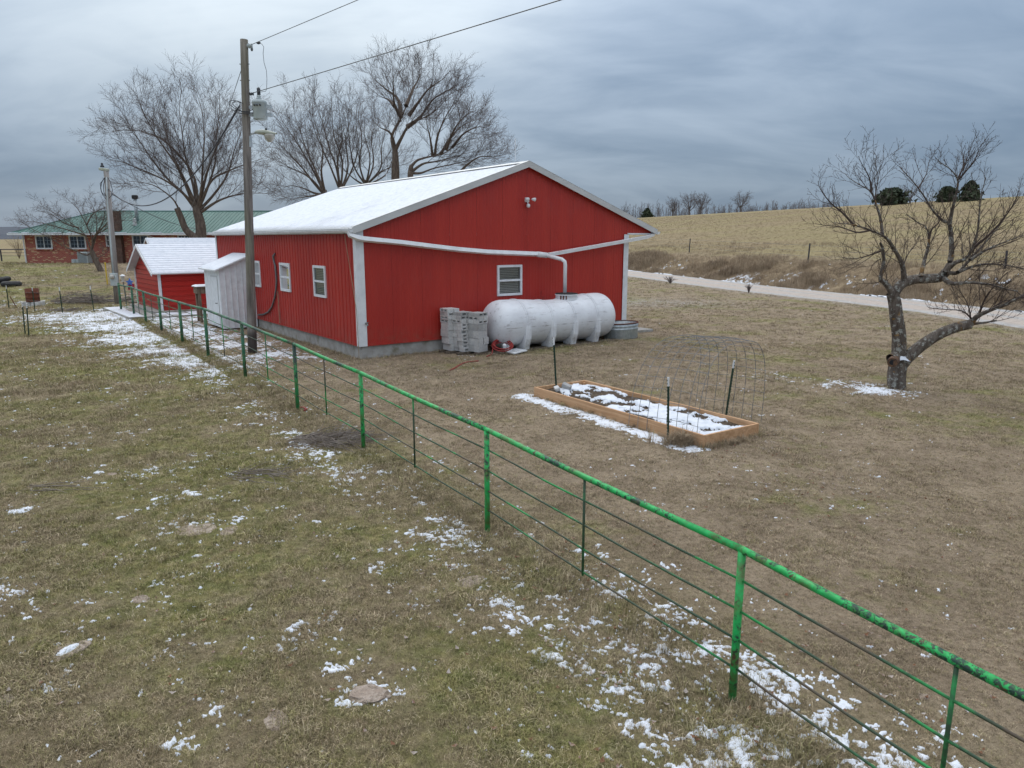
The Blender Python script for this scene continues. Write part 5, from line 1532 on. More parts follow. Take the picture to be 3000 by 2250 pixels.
z7 = lambda x, y: (200 + x / 2.765, 150 + y / 2.765)
z8b = lambda x, y: (850 + x / 2.949, 100 + y / 2.949)
def big_left_tree():
    Y = 50.5; rng = random.Random(21)
    foot = D(580, 742, Y); foot[2] = float(T(foot[0], Y)); foot = np.array(foot)
    tr = [(1075, 1521), (1070, 1400), (1045, 1300), (1040, 1250)]
    crotch = [D(*z7(*p), Y) for p in tr]; L = [([foot - np.array([0, 0, .3])] + crotch, .40, .25, False)]
    lim = [((1040, 1270), (960, 1180), (840, 1080), (690, 1000), (520, 930), (400, 890), (290, 890)), ((1030, 1280), (930, 1150), (800, 1030), (680, 880), (560, 700), (450, 520), (330, 350)),
           ((1020, 1260), (940, 1060), (860, 880), (790, 660), (740, 480), (690, 250)), ((1045, 1270), (1010, 1080), (950, 860), (920, 640), (900, 440), (940, 240)),
           ((1050, 1270), (1080, 1100), (1090, 900), (1100, 700), (1080, 480), (1000, 220)), ((1060, 1270), (1130, 1100), (1190, 900), (1200, 680), (1230, 440), (1210, 280)),
           ((1070, 1280), (1180, 1160), (1290, 1000), (1340, 820), (1400, 640), (1400, 480)), ((1080, 1300), (1220, 1210), (1380, 1160), (1540, 1150), (1680, 1160)),
           ((1050, 1260), (1010, 1000), (820, 760), (640, 660), (420, 640), (200, 690)), ((1060, 1270), (1160, 1050), (1320, 960), (1480, 900), (1600, 860)),
           ((1040, 1260), (900, 960), (720, 700), (600, 480), (540, 290)), ((1055, 1265), (1150, 900), (1290, 600), (1380, 440))]
    for i, pl in enumerate(lim):
        L.append((limb_px([z7(*p) for p in pl], Y, rng.uniform(-4.5, 4.5)), .118, .011, True))
    L.append((limb_px([z7(*p) for p in ((1040, 1521), (1000, 1490), (950, 1440), (910, 1340), (880, 1270))], Y - .3, -.3), .27, .19, False))
    L.append((limb_px([z7(*p) for p in ((915, 1330), (850, 1200), (700, 1090), (560, 1060), (460, 1050))], Y - .4, -2), .08, .012, True))
    cfg = [(.40, 1.6, 3.8, 18, 48, .10, .13, .18), (.20, .6, 1.6, 22, 52, .15, .10, .10), (.090, .25, .70, 22, 55, .2, .08, .08)]
    tree('maple_tree', 'large bare tree with many upswept limbs in front of the brick house', L, cfg, 5, M['bark'], M['twig'], foot, fine=.0065)


big_left_tree()


def barn_trees():
    rng = random.Random(8)
    def mk(label, Y, footpx, trunk, lim, r, seed, spread, cfg):
        foot = D(footpx, 700, Y); foot = np.array([foot[0], foot[1], float(T(foot[0], Y))])
        pts = [D(*z8b(*p), Y) for p in trunk]; L = [([foot - np.array([0, 0, .3])] + pts, r * .80, r * .42, False)]
        for pl in lim: L.append((limb_px([z8b(*p) for p in pl], Y, rng.uniform(-spread, spread)), r * .34, .011, True))
        tree('bare_tree', label, L, cfg, seed, M['bark'], M['twig'], foot, 'bare trees behind the barn', fine=.0072)
    cfg = [(.42, 1.6, 3.9, 18, 48, .10, .13, .15), (.22, .7, 1.8, 22, 52, .15, .10, .10), (.100, .28, .80, 22, 55, .2, .08, .08)]
    cfg2 = [(.55, 1.6, 3.6, 18, 45, .10, .13, .15), (.27, .7, 1.7, 22, 52, .15, .10, .10), (.110, .28, .80, 22, 55, .2, .08, .08)]
    mk('tallest bare tree rising above the middle of the barn roof', 60, 1158, [(910, 1300), (910, 1100), (905, 1000)],
       [((905, 1010), (960, 900), (1040, 770), (1180, 710), (1300, 620), (1400, 480)), ((905, 1010), (880, 880), (960, 720), (1010, 600), (1060, 420), (1040, 120)), ((960, 720), (900, 600), (890, 400), (870, 150)),
        ((960, 700), (930, 560), (820, 470), (720, 380), (660, 300)), ((1030, 700), (1100, 600), (1200, 470), (1330, 380), (1400, 280)), ((905, 1000), (870, 860), (770, 800), (680, 700)),
        ((1000, 620), (1060, 480), (1130, 330), (1130, 150)), ((1010, 800), (1120, 720), (1240, 560), (1400, 470), (1480, 420)), ((900, 620), (840, 560), (760, 540))], .52, 31, 4, cfg)
    mk('bare tree with long limbs sweeping right above the barn ridge', 58, 1203, [(1040, 1290), (1040, 1180), (1050, 1130)],
       [((1050, 1140), (1100, 1090), (1200, 1060), (1330, 1030), (1450, 950), (1600, 900), (1780, 900)), ((1060, 1180), (1150, 1120), (1260, 1100), (1420, 1060), (1560, 1020), (1740, 1000)),
        ((1060, 1200), (1130, 1200), (1240, 1160), (1420, 1120), (1620, 1080), (1900, 1080)), ((1250, 1050), (1270, 900), (1330, 740), (1430, 560), (1480, 430)), ((1300, 1040), (1380, 900), (1480, 800), (1600, 740), (1700, 720)),
        ((1230, 1050), (1210, 900), (1180, 760), (1200, 640)), ((1400, 980), (1500, 860), (1640, 800), (1760, 840)), ((1350, 1000), (1420, 820), (1520, 700), (1620, 660)),
        ((1480, 1180), (1540, 1120), (1640, 1060), (1760, 1060), (1930, 1020))], .36, 32, 4, cfg)
    mk('bare tree fanning left from behind the far end of the barn roof', 57, 953, [(300, 1400), (285, 1370)],
       [((290, 1380), (200, 1280), (110, 1160), (0, 1040), (-120, 920), (-200, 800)), ((295, 1370), (230, 1200), (150, 1020), (100, 880), (40, 700), (20, 500)), ((290, 1380), (180, 1250), (60, 1180), (-60, 1140), (-180, 1120)),
        ((300, 1370), (270, 1200), (280, 1000), (220, 780), (180, 640)), ((280, 1390), (200, 1370), (110, 1330), (0, 1310), (-90, 1340)), ((295, 1375), (200, 1180), (60, 940), (-60, 760), (-120, 640)),
        ((280, 1390), (170, 1400), (60, 1420), (-20, 1450))], .34, 33, 4, cfg)
    mk('multi-stemmed bare tree left of the tallest one behind the barn', 61, 1000, [(440, 1390), (430, 1340)],
       [((430, 1350), (400, 1160), (330, 960), (280, 760), (210, 560), (250, 480)), ((435, 1350), (410, 1100), (450, 900), (430, 700), (400, 500)), ((440, 1350), (500, 1150), (480, 900), (530, 700), (500, 500)),
        ((430, 1350), (350, 1150), (240, 900), (180, 720), (160, 500)), ((440, 1350), (530, 1180), (590, 980), (570, 780), (580, 520)), ((435, 1350), (450, 1100), (380, 880), (360, 640), (350, 520))], .30, 34, 5, cfg2)
    mk('dense bushy bare tree between the barn ridge and the tallest trunk', 63, 1075, [(660, 1330), (650, 1290)],
       [((650, 1300), (600, 1120), (620, 900), (590, 700), (620, 540)), ((655, 1300), (720, 1120), (700, 900), (740, 760), (700, 620)), ((660, 1300), (780, 1160), (790, 980), (820, 820), (800, 660)),
        ((650, 1300), (560, 1160), (520, 980), (500, 760), (470, 560)), ((655, 1300), (690, 1080), (640, 840), (660, 640)), ((660, 1310), (820, 1220), (880, 1100), (960, 1020)), ((650, 1310), (540, 1240), (440, 1130), (400, 1000)),
        ((655, 1310), (740, 1230), (840, 1160), (1000, 1120), (1120, 1060))], .28, 35, 5, cfg2)


barn_trees()


def yard_tree_left():
    z1 = lambda x, y: (x / 2.766, 400 + y / 2.766)
    foot = GT(*z1(815, 1092)); Y = foot[1]; L = [([foot - np.array([0, 0, .2])] + [D(*z1(*p), Y) for p in ((815, 1085), (775, 1000), (750, 945), (740, 920))], .20, .14, False)]
    rng = random.Random(3)
    for pl in (((745, 930), (700, 960), (600, 920), (520, 890), (400, 820), (280, 760), (150, 680), (40, 650)), ((740, 920), (715, 860), (690, 800), (600, 720), (480, 640), (350, 570), (320, 500)),
               ((742, 920), (745, 830), (700, 720), (640, 600), (560, 520), (470, 450)), ((745, 925), (770, 810), (860, 750), (960, 690), (1060, 680), (1150, 720)), ((745, 920), (780, 780), (780, 660), (740, 540), (700, 480)),
               ((770, 800), (850, 720), (930, 640), (1000, 580), (1040, 550)), ((690, 800), (560, 760), (420, 720), (280, 690), (180, 690)), ((760, 990), (800, 980), (860, 940), (920, 880)), ((750, 840), (830, 700), (850, 600), (820, 520)),
               ((640, 740), (520, 700), (400, 620), (290, 600)), ((700, 720), (760, 620), (880, 560), (950, 500))):
        L.append((limb_px([z1(*p) for p in pl], Y, rng.uniform(-2.6, 2.6)), .062, .010, True))
    cfg = [(.22, .7, 1.6, 30, 62, .14, .14, .15), (.14, .3, .8, 30, 62, .18, .12, .1), (.065, .12, .4, 30, 60, .2, .08, .08)]
    tree('yard_tree', 'low spreading bare tree leaning left in front of the brick house', L, cfg, 14, M['bark'], M['twig'], foot, fine=.0055)


yard_tree_left()


def fruit_tree():
    Y = 15.2; f = G(2625, 1136); foot = np.array([f[0], f[1], float(T(f[0], f[1]))]); Y = foot[1]
    z7b = lambda x, y: (2250 + x / 2.073, 400 + y / 2.073); z6 = lambda x, y: (2450 + x / 3.318, 400 + y / 3.318)
    w = lambda fn, lst, dep=0.0: limb_px([fn(*p) for p in lst], Y, dep)
    L = [([foot - np.array([0, 0, .15])] + w(z7b, [(780, 1530), (780, 1450), (788, 1390), (785, 1345)]), .195, .185, False),
         (w(z7b, [(790, 1370), (795, 1300), (795, 1200), (780, 1100), (770, 1010), (755, 950)]), .155, .125, False),
         (w(z7b, [(810, 1385), (850, 1340), (930, 1270), (1040, 1200), (1140, 1160), (1230, 1140)], -.3), .135, .10, False),
         (w(z7b, [(800, 1360), (770, 1340), (745, 1350)], -.16), .12, .105, False)]
    # main limbs above
    def add(fn, lst, r0, r1, dep, on=True): L.append((w(fn, lst, dep), r0 * (.95 if on else 1), r1 * .8 if on else r1, on))
    add(z6, [(562, 1590), (525, 1490), (470, 1420), (430, 1380), (460, 1230), (455, 1110), (430, 1040), (390, 1000)], .085, .03, -.25)
    add(z6, [(575, 1640), (560, 1540), (640, 1430), (760, 1390), (900, 1380), (1010, 1370), (1070, 1310)], .11, .095, .15, False)
    add(z6, [(1060, 1320), (1110, 1200), (1120, 1050), (1100, 850), (1040, 820), (940, 720), (840, 560), (740, 430), (620, 300), (500, 150)], .075, .010, .5)
    add(z6, [(1100, 850), (1130, 700), (1165, 560), (1180, 420), (1110, 320), (1000, 240), (900, 140)], .045, .008, -.4)
    add(z6, [(1180, 420), (1230, 300), (1240, 200), (1250, 120)], .025, .007, .2)
    add(z6, [(1175, 430), (1290, 300), (1360, 200), (1400, 80)], .025, .007, -.4)
    add(z6, [(1060, 1310), (1150, 1230), (1250, 1190), (1320, 1090), (1380, 880), (1400, 600), (1450, 420), (1500, 200)], .065, .008, -.8)
    add(z6, [(1070, 1320), (1180, 1320), (1300, 1190), (1420, 1060), (1560, 900), (1700, 700), (1820, 560)], .055, .009, .6)
    add(z6, [(1330, 1080), (1480, 960), (1640, 780), (1740, 620), (1790, 470)], .035, .008, -.6)
    add(z6, [(1300, 1200), (1440, 1110), (1600, 1040), (1760, 980), (1900, 930)], .04, .01, .4)
    add(z6, [(1180, 1320), (1300, 1270), (1450, 1240), (1640, 1250), (1850, 1290), (2050, 1270)], .045, .012, .9)
    add(z6, [(1040, 1380), (1130, 1430), (1300, 1420), (1500, 1440), (1680, 1490), (1900, 1520)], .065, .02, -.7)
    add(z6, [(820, 1360), (850, 1230), (890, 1080), (900, 980), (870, 880), (780, 830), (690, 760), (560, 720)], .05, .009, .5)
    add(z6, [(900, 990), (930, 900), (1000, 830), (1020, 700)], .03, .009, -.2)
    add(z6, [(660, 1400), (640, 1240), (560, 1090), (480, 980), (330, 910), (180, 860), (0, 840), (-180, 820)], .065, .010, -.7)
    add(z6, [(450, 960), (430, 800), (380, 640), (340, 540), (230, 470), (110, 390), (80, 320)], .038, .007, .5)
    add(z6, [(340, 540), (320, 400), (240, 250), (205, 165)], .022, .006, -.2)
    add(z6, [(370, 620), (400, 450), (430, 310), (490, 140)], .02, .006, .3)
    add(z6, [(180, 870), (60, 740), (-60, 640), (-160, 500), (-180, 400)], .03, .007, -.3)
    add(z6, [(330, 910), (200, 930), (40, 880), (-120, 860), (-250, 840)], .025, .007, .4)
    add(z6, [(440, 1110), (300, 1160), (160, 1190), (20, 1160)], .024, .007, -.4)
    add(z6, [(650, 1250), (700, 1140), (780, 1040), (840, 920)], .02, .007, .3)
    add(z6, [(440, 1190), (360, 1240), (300, 1390)], .014, .006, .2)
    add(z6, [(800, 500), (880, 350), (900, 210)], .02, .006, .3)
    # low right limb
    add(z7b, [(1230, 1140), (1260, 1100), (1340, 1060), (1440, 1020), (1560, 960), (1680, 900)], .075, .03, -.5)
    add(z7b, [(1230, 1140), (1320, 1130), (1420, 1110)], .045, .02, -.3)
    add(z7b, [(1240, 1110), (1180, 1060), (1080, 1050), (980, 1040)], .024, .007, -.4)
    add(z7b, [(1230, 1120), (1220, 1040), (1180, 960), (1120, 900)], .022, .007, .3)
    add(z7b, [(1280, 1090), (1320, 980), (1400, 880), (1480, 800)], .026, .008, -.5)
    add(z7b, [(1330, 1070), (1430, 1000), (1540, 1000), (1640, 1060)], .022, .008, -.3)
    cfg = [(.088, .30, .95, 25, 52, .06, .17, .10), (.075, .12, .42, 28, 55, .08, .12, .1), (.075, .04, .14, 30, 60, .2, .1, .1)]
    t = tree('fruit_tree', 'gnarled bare fruit tree with lichen bark and a low right limb', L, cfg, 77, M['fbark'], M['ftwig'], foot, fine=.0032, keep=.90)
    k = limb_px([z7b(745, 1352), z7b(722, 1362)], Y, -.2); b = foot
    o = MB().tube([Vector(k[0] - b) + Vector((.03, -.10, 0)), Vector(k[1] - b) + Vector((.0, -.22, 0))], [.115, .10], 12); kn = o.build('cut_stub', M['stub'], t)
    MB().tube([Vector(k[1] - b) + Vector((0, -.215, 0)), Vector(k[1] - b) + Vector((-.003, -.225, 0))], [.055, .05], 10).build('hollow_shade', M['dark'], kn)  # flat black disc, the shade of a hole painted on the cut end
    c = D(*z7b(790, 1330), Y) - b
    X, Yg = np.meshgrid(np.linspace(-.17, .17, 14), np.linspace(-.22, .06, 12)); e = np.clip(1 - (X / .17) ** 2 - ((Yg + .08) / .14) ** 2, -.3, 1)
    np_mesh('crotch_snow', np.stack([c[0] + X, c[1] + Yg, c[2] - .06 + .09 * e], -1).reshape(-1, 3), grid_faces(14, 12), M['snow'], t)


fruit_tree()


def far_trees():
    rng = random.Random(5)
    def crest(px, s_target):
        """point on the field crest in the picture direction px"""
        d = ray(px, 640); y = np.linspace(60, 460, 1200); x = d[0] / d[1] * y; s = road_s(x, y); i = int(np.argmin(np.abs(s - s_target))); return np.array([x[i], y[i], float(T(x[i], y[i]))])
    cfg = [(.7, 2.0, 4.2, 25, 58, .14, .08, .2), (.42, .9, 2.1, 25, 58, .2, .06, .1), (.28, .5, 1.0, 25, 58, .2, .05, .1)]
    z8 = lambda x, y: (1780 + x / 1.8131, 540 + y / 1.8131)
    for k, (xp, top, wd, lab) in enumerate(((432, 48, 1.0, 'broad bare tree on the skyline, left one of the twin crowns'), (492, 55, .9, 'broad bare tree on the skyline, right one of the twin crowns'), (345, 78, .8, 'small bare skyline tree just left of the twin crowns'), (703, 48, .9, 'lone round bare tree standing above the skyline woods'))):
        p = crest(1780 + xp / 1.8131, 135); H = D(1780 + xp / 1.8131, 540 + top / 1.8131, p[1])[2] - p[2]
        L = [([p - np.array([0, 0, .3]), p + np.array([0, 0, H * .3])], .42, .32, False)]
        for i in range(9):
            a = i * 2.4; r = H * rng.uniform(.25, .5) * wd; zt = H * rng.uniform(.65, 1.0)
            q = p + np.array([0, 0, H * rng.uniform(.2, .32)]); e = p + np.array([math.cos(a) * r, math.sin(a) * r, zt]); L.append(([q, q + (e - q) * .5 + np.array([0, 0, -.06 * H if zt < .8 * H else 0]), e], .2, .05, True))
        tree('skyline_tree', lab, L, cfg, 100 + k, M['farbark'], M['farbark'], p, 'bare skyline trees', fine=.026)
    # the far wood reads as one mass
    tw = Twigs(); r2 = random.Random(9)
    cf2 = [(.42, 1.2, 2.8, 25, 65, .15, .18, .25), (.34, .5, 1.3, 25, 55, .2, .1, .1)]
    for k in range(230):
        px = r2.uniform(1815, 2440); p = crest(px, r2.uniform(150, 210)); H = r2.uniform(3.6, 7.0) * (1.25 if px < 1990 else .85) * p[1] / 330
        p = p + np.array([0, 0, -1.5])
        P = np.array([p, p + np.array([r2.uniform(-.3, .3), 0, H * .5]), p + np.array([r2.uniform(-.8, .8), 0, H + 1.5])])
        sprout(r2, tw, None, P, .13, .05, 0, cf2, .034)
    o = tw.build('far_wood', M['farbark'], None); tag(o, 'low grey wood along the skyline behind the field', 'wood', None, 'stuff')
    # evergreens on the crest: leafy clumps through the crown volume
    def evergreen(name, lab, px0, px1, top, base_s, seed, conical, bare=False):
        rr = np.random.RandomState(seed); pc = (px0 + px1) / 2; p = crest(pc, base_s); a = D(px0, 640, p[1]); b = D(px1, 640, p[1]); W = (b[0] - a[0]) / 2; H = D(pc, top, p[1])[2] - p[2] + .3; p[2] -= .3
        t = thing(name, lab, 'tree', tuple(p), 0, 'evergreens on the crest')
        n = 1500; h = rr.rand(n) ** .8; an = rr.rand(n) * 6.283
        R_ = (1 - h) ** .75 * 1.0 + .08 if conical else np.sqrt(np.clip(1 - ((h - .42) / .62) ** 2, .02, 1))
        lump = .34 + .75 * vnoise(an * 2.2, h * 5, seed) + .55 * vnoise(an * 6, h * 14, seed + 3) ** 2
        rad = W * R_ * lump * (.35 + .75 * rr.rand(n)); C = np.stack([np.cos(an) * rad, np.sin(an) * rad, h * H * (1 + .06 * (vnoise(an * 3, h * 0, seed + 1) - .5))], -1)
        s = .42 * W / 3 * (.5 + 1.1 * rr.rand(n)); u = rr.randn(n, 3); u /= np.linalg.norm(u, axis=1)[:, None]; v = np.cross(u, rr.randn(n, 3)); v /= np.linalg.norm(v, axis=1)[:, None]
        V = np.stack([C + u * s[:, None], C - u * s[:, None] * .6 + v * s[:, None] * .7, C - u * s[:, None] * .6 - v * s[:, None] * .7], 1).reshape(-1, 3)
        np_mesh('crown', V, np.arange(3 * n).reshape(-1, 3), M['cedarleaf'], t, smooth=False)
        MB().tube([(0, 0, -.3), (0, 0, H * .8)], [.28, .06], 8).build('trunk', M['bark'], t)
    z6 = lambda x, y: (2450 + x / 3.318, 400 + y / 3.318)
    evergreen('cedar_tree', 'wide dark cedar on the crest behind the fruit tree, left one', z6(380, 0)[0], z6(650, 0)[0], z6(0, 512)[1], 117, 1, False)
    evergreen('cedar_tree', 'paler ragged cedar on the crest, middle one behind the fruit tree', z6(960, 0)[0], z6(1140, 0)[0], z6(0, 490)[1], 117, 2, False)
    evergreen('cedar_tree', 'tall pointed cedar on the crest, right one behind the fruit tree', z6(1150, 0)[0], z6(1395, 0)[0], z6(0, 440)[1], 115, 3, True)
    evergreen('cedar_tree', 'small dark cedar at the left end of the skyline beside the barn roof', z8(175, 0)[0], z8(245, 0)[0], z8(0, 128)[1], 130, 4, True)
    p = crest(z6(700, 0)[0], 119); H = D(z6(700, 0)[0], z6(0, 450)[1], p[1])[2] - p[2]; L = [([p, p + np.array([0, 0, H * .3])], .2, .15, False)]
    for i in range(10):
        a = i * 2.4; L.append(([p + np.array([0, 0, H * .2]), p + np.array([math.cos(a) * 1.2, math.sin(a) * 1.2, H * .6]), p + np.array([math.cos(a) * rng.uniform(1.5, 3), math.sin(a) * 2.5, H * rng.uniform(.7, 1)])], .09, .03, True))
    tree('skyline_tree', 'twiggy bare tree on the crest between the cedars', L, [(.5, .8, 1.6, 25, 55, .15, .1, .1), (.4, .4, .9, 25, 55, .2, .05, .1)], 140, M['farbark'], M['farbark'], p, 'bare skyline trees', fine=.018)


far_trees()

# ================================================================== rocks, brush, shrubs
def rock(label, c, size, seed, group, flat=.35, rz=0.0):
    rr = np.random.RandomState(seed); bm = bmesh.new(); bmesh.ops.create_icosphere(bm, subdivisions=3, radius=1.0)
    for v in bm.verts:
        n = v.co.normalized(); a = fbm(np.array([n.x * 1.6 + seed]), np.array([n.y * 1.6 + n.z * 2.1]), seed, 4)[0]
        k = .58 + .85 * a; v.co = n * k; v.co.z = max(-.6, min(v.co.z, .72)) * flat; v.co.x *= size[0]; v.co.y *= size[1]; v.co.z *= (size[0] + size[1]) / 2
    me = bpy.data.meshes.new('rock'); bm.to_mesh(me); bm.free(); me.materials.append(M['rock'])
    o = bpy.data.objects.new('rock', me); COL.objects.link(o); o.location = tuple(c); o.rotation_euler = (0, 0, rz); tag(o, label, 'rock', group); return o


def rocks():
    lst = [((800, 1510), .17, .14, 'round tan rock beside a snow clump at the bottom of the lawn', .4), ((148, 1408), .19, .15, 'flat tan rock with a small snow cap near the lower left', .28),
           ((306, 1300), .13, .09, 'tan rock fragment beside snow, above the flat snow-capped rock', .3), ((1015, 1256), .19, .14, 'buried tan rock near the fence, half under grass', .2), ((596, 1562), .15, .11, 'low tan rock lump left of the round rock', .2),
           ((425, 1146), .30, .22, 'wide buried tan rock in the middle of the left lawn', .12), ((497, 1150), .20, .14, 'smaller buried rock just right of the wide buried one', .12), ((243, 1025), .10, .08, 'small tan rock next to a snow lump, upper left lawn', .3),
           ((425, 795), .22, .12, 'tan rock near the snow band, upper lawn', .2), ((310, 935), .16, .10, 'flat tan stone in the upper left lawn', .25), ((95, 765), .17, .12, 'pale flat stone at the far left of the lawn', .25), ((5, 1525), .13, .10, 'tan rock at the left picture edge', .3),
           ((835, 705 + 130), .14, .1, 'tan stone by the fence near the small brush heap', .3), ((390, 1078), .10, .08, 'small tan stone above the wide buried rock', .25), ((190, 810), .12, .08, 'pinkish stone in the upper left lawn', .25), ((1995, 1385 + 120), .06, .05, 'small pale stone right of the nearest fence post', .5)]
    for k, ((x, y), a, b, l, fl) in enumerate(lst):
        a, b = a * .78, b * .78
        p = GT2(x, y); o = rock(l, (p[0], p[1], p[2] - .012 + .12 * fl * a), (a, b), 50 + k, 'rocks on the left lawn', fl, k * 1.3)
        if 'snow cap' in l:
            X, Y = np.meshgrid(np.linspace(-.09, .09, 10), np.linspace(-.05, .05, 8)); e = np.clip(1 - (X / .09) ** 2 - (Y / .05) ** 2 + .4 * (fbm(X * 20, Y * 20, 3, 2) - .5), -.4, 1)
            np_mesh('snow_cap', np.stack([X, Y, .026 + .02 * e], -1).reshape(-1, 3), grid_faces(10, 8), M['snow'], o)
    # stones and old timbers edging the flower bed behind the fence end
    rnd = random.Random(2)
    for k, (x, y) in enumerate(((290, 645), (268, 648), (256, 652), (300, 640), (312, 652), (325, 642), (318, 632))):
        p = GT2(x - 10, y - 3); rank = sorted((256, 268, 290, 300, 312, 318, 325)).index(x)
        rock(('leftmost', 'second from left', 'third from left', 'middle', 'third from right', 'second from right', 'rightmost')[rank] + ' stone of the row edging the flower bed behind the fence end', p, (.32, .2), 200 + k, 'stones of the flower bed', .5, k)


rocks()


def brush_heap(name, label, c, rad, n, seed, ln=(.3, 1.0), h=.25, r=.006, mat_='brush'):
    rnd = random.Random(seed); tw = Twigs()
    for k in range(n):
        a = rnd.uniform(0, 6.28); q = rad * math.sqrt(rnd.random()); x, y = math.cos(a) * q, math.sin(a) * q * .6; z = rnd.random() * h * (1 - (q / rad) ** 2 * .8)
        d = rnd.gauss(0.2, .8); L = rnd.uniform(*ln); p = np.array([x, y, z + .02]); P = [p]
        v = np.array([math.cos(d), math.sin(d), rnd.uniform(-.1, .16)])
        for i in range(3): v = v + np.array([rnd.gauss(0, .15), rnd.gauss(0, .15), rnd.gauss(0, .08)]); P.append(P[-1] + unit(v) * L / 3)
        P = np.array(P); P[:, 2] = np.maximum(P[:, 2], .012); rr = r * rnd.uniform(.5, 1.7)
        tw.tube(P, np.linspace(rr, rr * .4, 4), 4)
    o = tw.build(name, M[mat_], None); o.location = tuple(c); tag(o, label, 'brush', None, 'stuff'); return o


brush_heap('brush_heap', 'heap of thin cut branches beside the fence in the lawn', GT2(700, 958), .62, 240, 1, (.25, .8), .12, .0045)
brush_heap('brush_heap', 'few grey twigs lying on the lawn left of the fence', GT2(545, 1030), .38, 55, 2, (.2, .6), .06, .004)
brush_heap('brush_heap', 'dark brush pile beside the rusty barrel', GT2(165, 655), 1.25, 190, 3, (.5, 1.6), .55, .012)
brush_heap('brush_heap', 'small scatter of sticks in front of the barrel', GT2(130, 672), .6, 60, 4, (.4, 1.0), .08, .009)
brush_heap('brush_heap', 'thin forked stick lying near the left edge of the lawn', GT2(70, 1058), .2, 7, 6, (.5, .9), .03, .006)
brush_heap('brush_heap', 'old logs and litter in the flower bed behind the fence end', GT2(262, 652), 1.1, 16, 7, (.5, 1.4), .10, .03)


def shrub(name, label, c, H, spread, n, seed, m, r=.006, cat='shrub', group=None):
    rnd = random.Random(seed); t = thing(name, label, cat, tuple(c), 0, group); tw = Twigs(); st = Twigs()
    for k in range(n):
        a = rnd.uniform(0, 6.28); q = spread * rnd.random(); P = np.array([[0, 0, -.03], [math.cos(a) * q * .4, math.sin(a) * q * .4, H * .5], [math.cos(a) * q, math.sin(a) * q, H * rnd.uniform(.6, 1)]])
        st.tube(P, [r, r * .8, r * .5], 4)
        sprout(rnd, tw, None, P, r * .7, r * .4, 0, [(H * .1, H * .15, H * .35, 25, 55, .2, .1, .3)], r * .45)
    st.build('stem', m, t); tw.build('twig', m, t); return t


shrub('shrub', 'small reddish bare shrub between the tank and the barn wall', bw(5.75, -.18), 1.75, .35, 6, 1, M['ftwig'], .006)
z8_ = lambda x, y: (1780 + x / 1.8131, 540 + y / 1.8131)
shrub('shrub', 'dark low shrub on the near road edge close to the barn', GT(*z8_(333, 527)), .5, .55, 26, 2, M['twig'], .015, group='low shrubs by the road')
shrub('shrub', 'dark low shrub on the near road edge farther from the barn', GT(*z8_(750, 578)), .6, .38, 22, 3, M['twig'], .014, group='low shrubs by the road')
shrub('shrub', 'straggly dry shrub at the far left edge by the field fence', GT(57, 758), 2.2, 1.2, 26, 4, M['weed'], .012)

# ================================================================== snow lying on the lawn
_segA, _segB = FPTS[:-1], FPTS[1:]
def fence_side(x, y):
    """signed distance from the fence line, positive towards the barn"""
    best = np.full(np.shape(x), 1e9); sg = np.ones(np.shape(x))
    for a, b in zip(_segA, _segB):
        d = b - a; L = d @ d; t = np.clip(((x - a[0]) * d[0] + (y - a[1]) * d[1]) / L, 0, 1); dx, dy = x - a[0] - t * d[0], y - a[1] - t * d[1]; q = np.hypot(dx, dy)
        s = np.where(d[0] * dy - d[1] * dx < 0, 1, -1); m = q < best; best = np.where(m, q, best); sg = np.where(m, s, sg)
    return best * sg


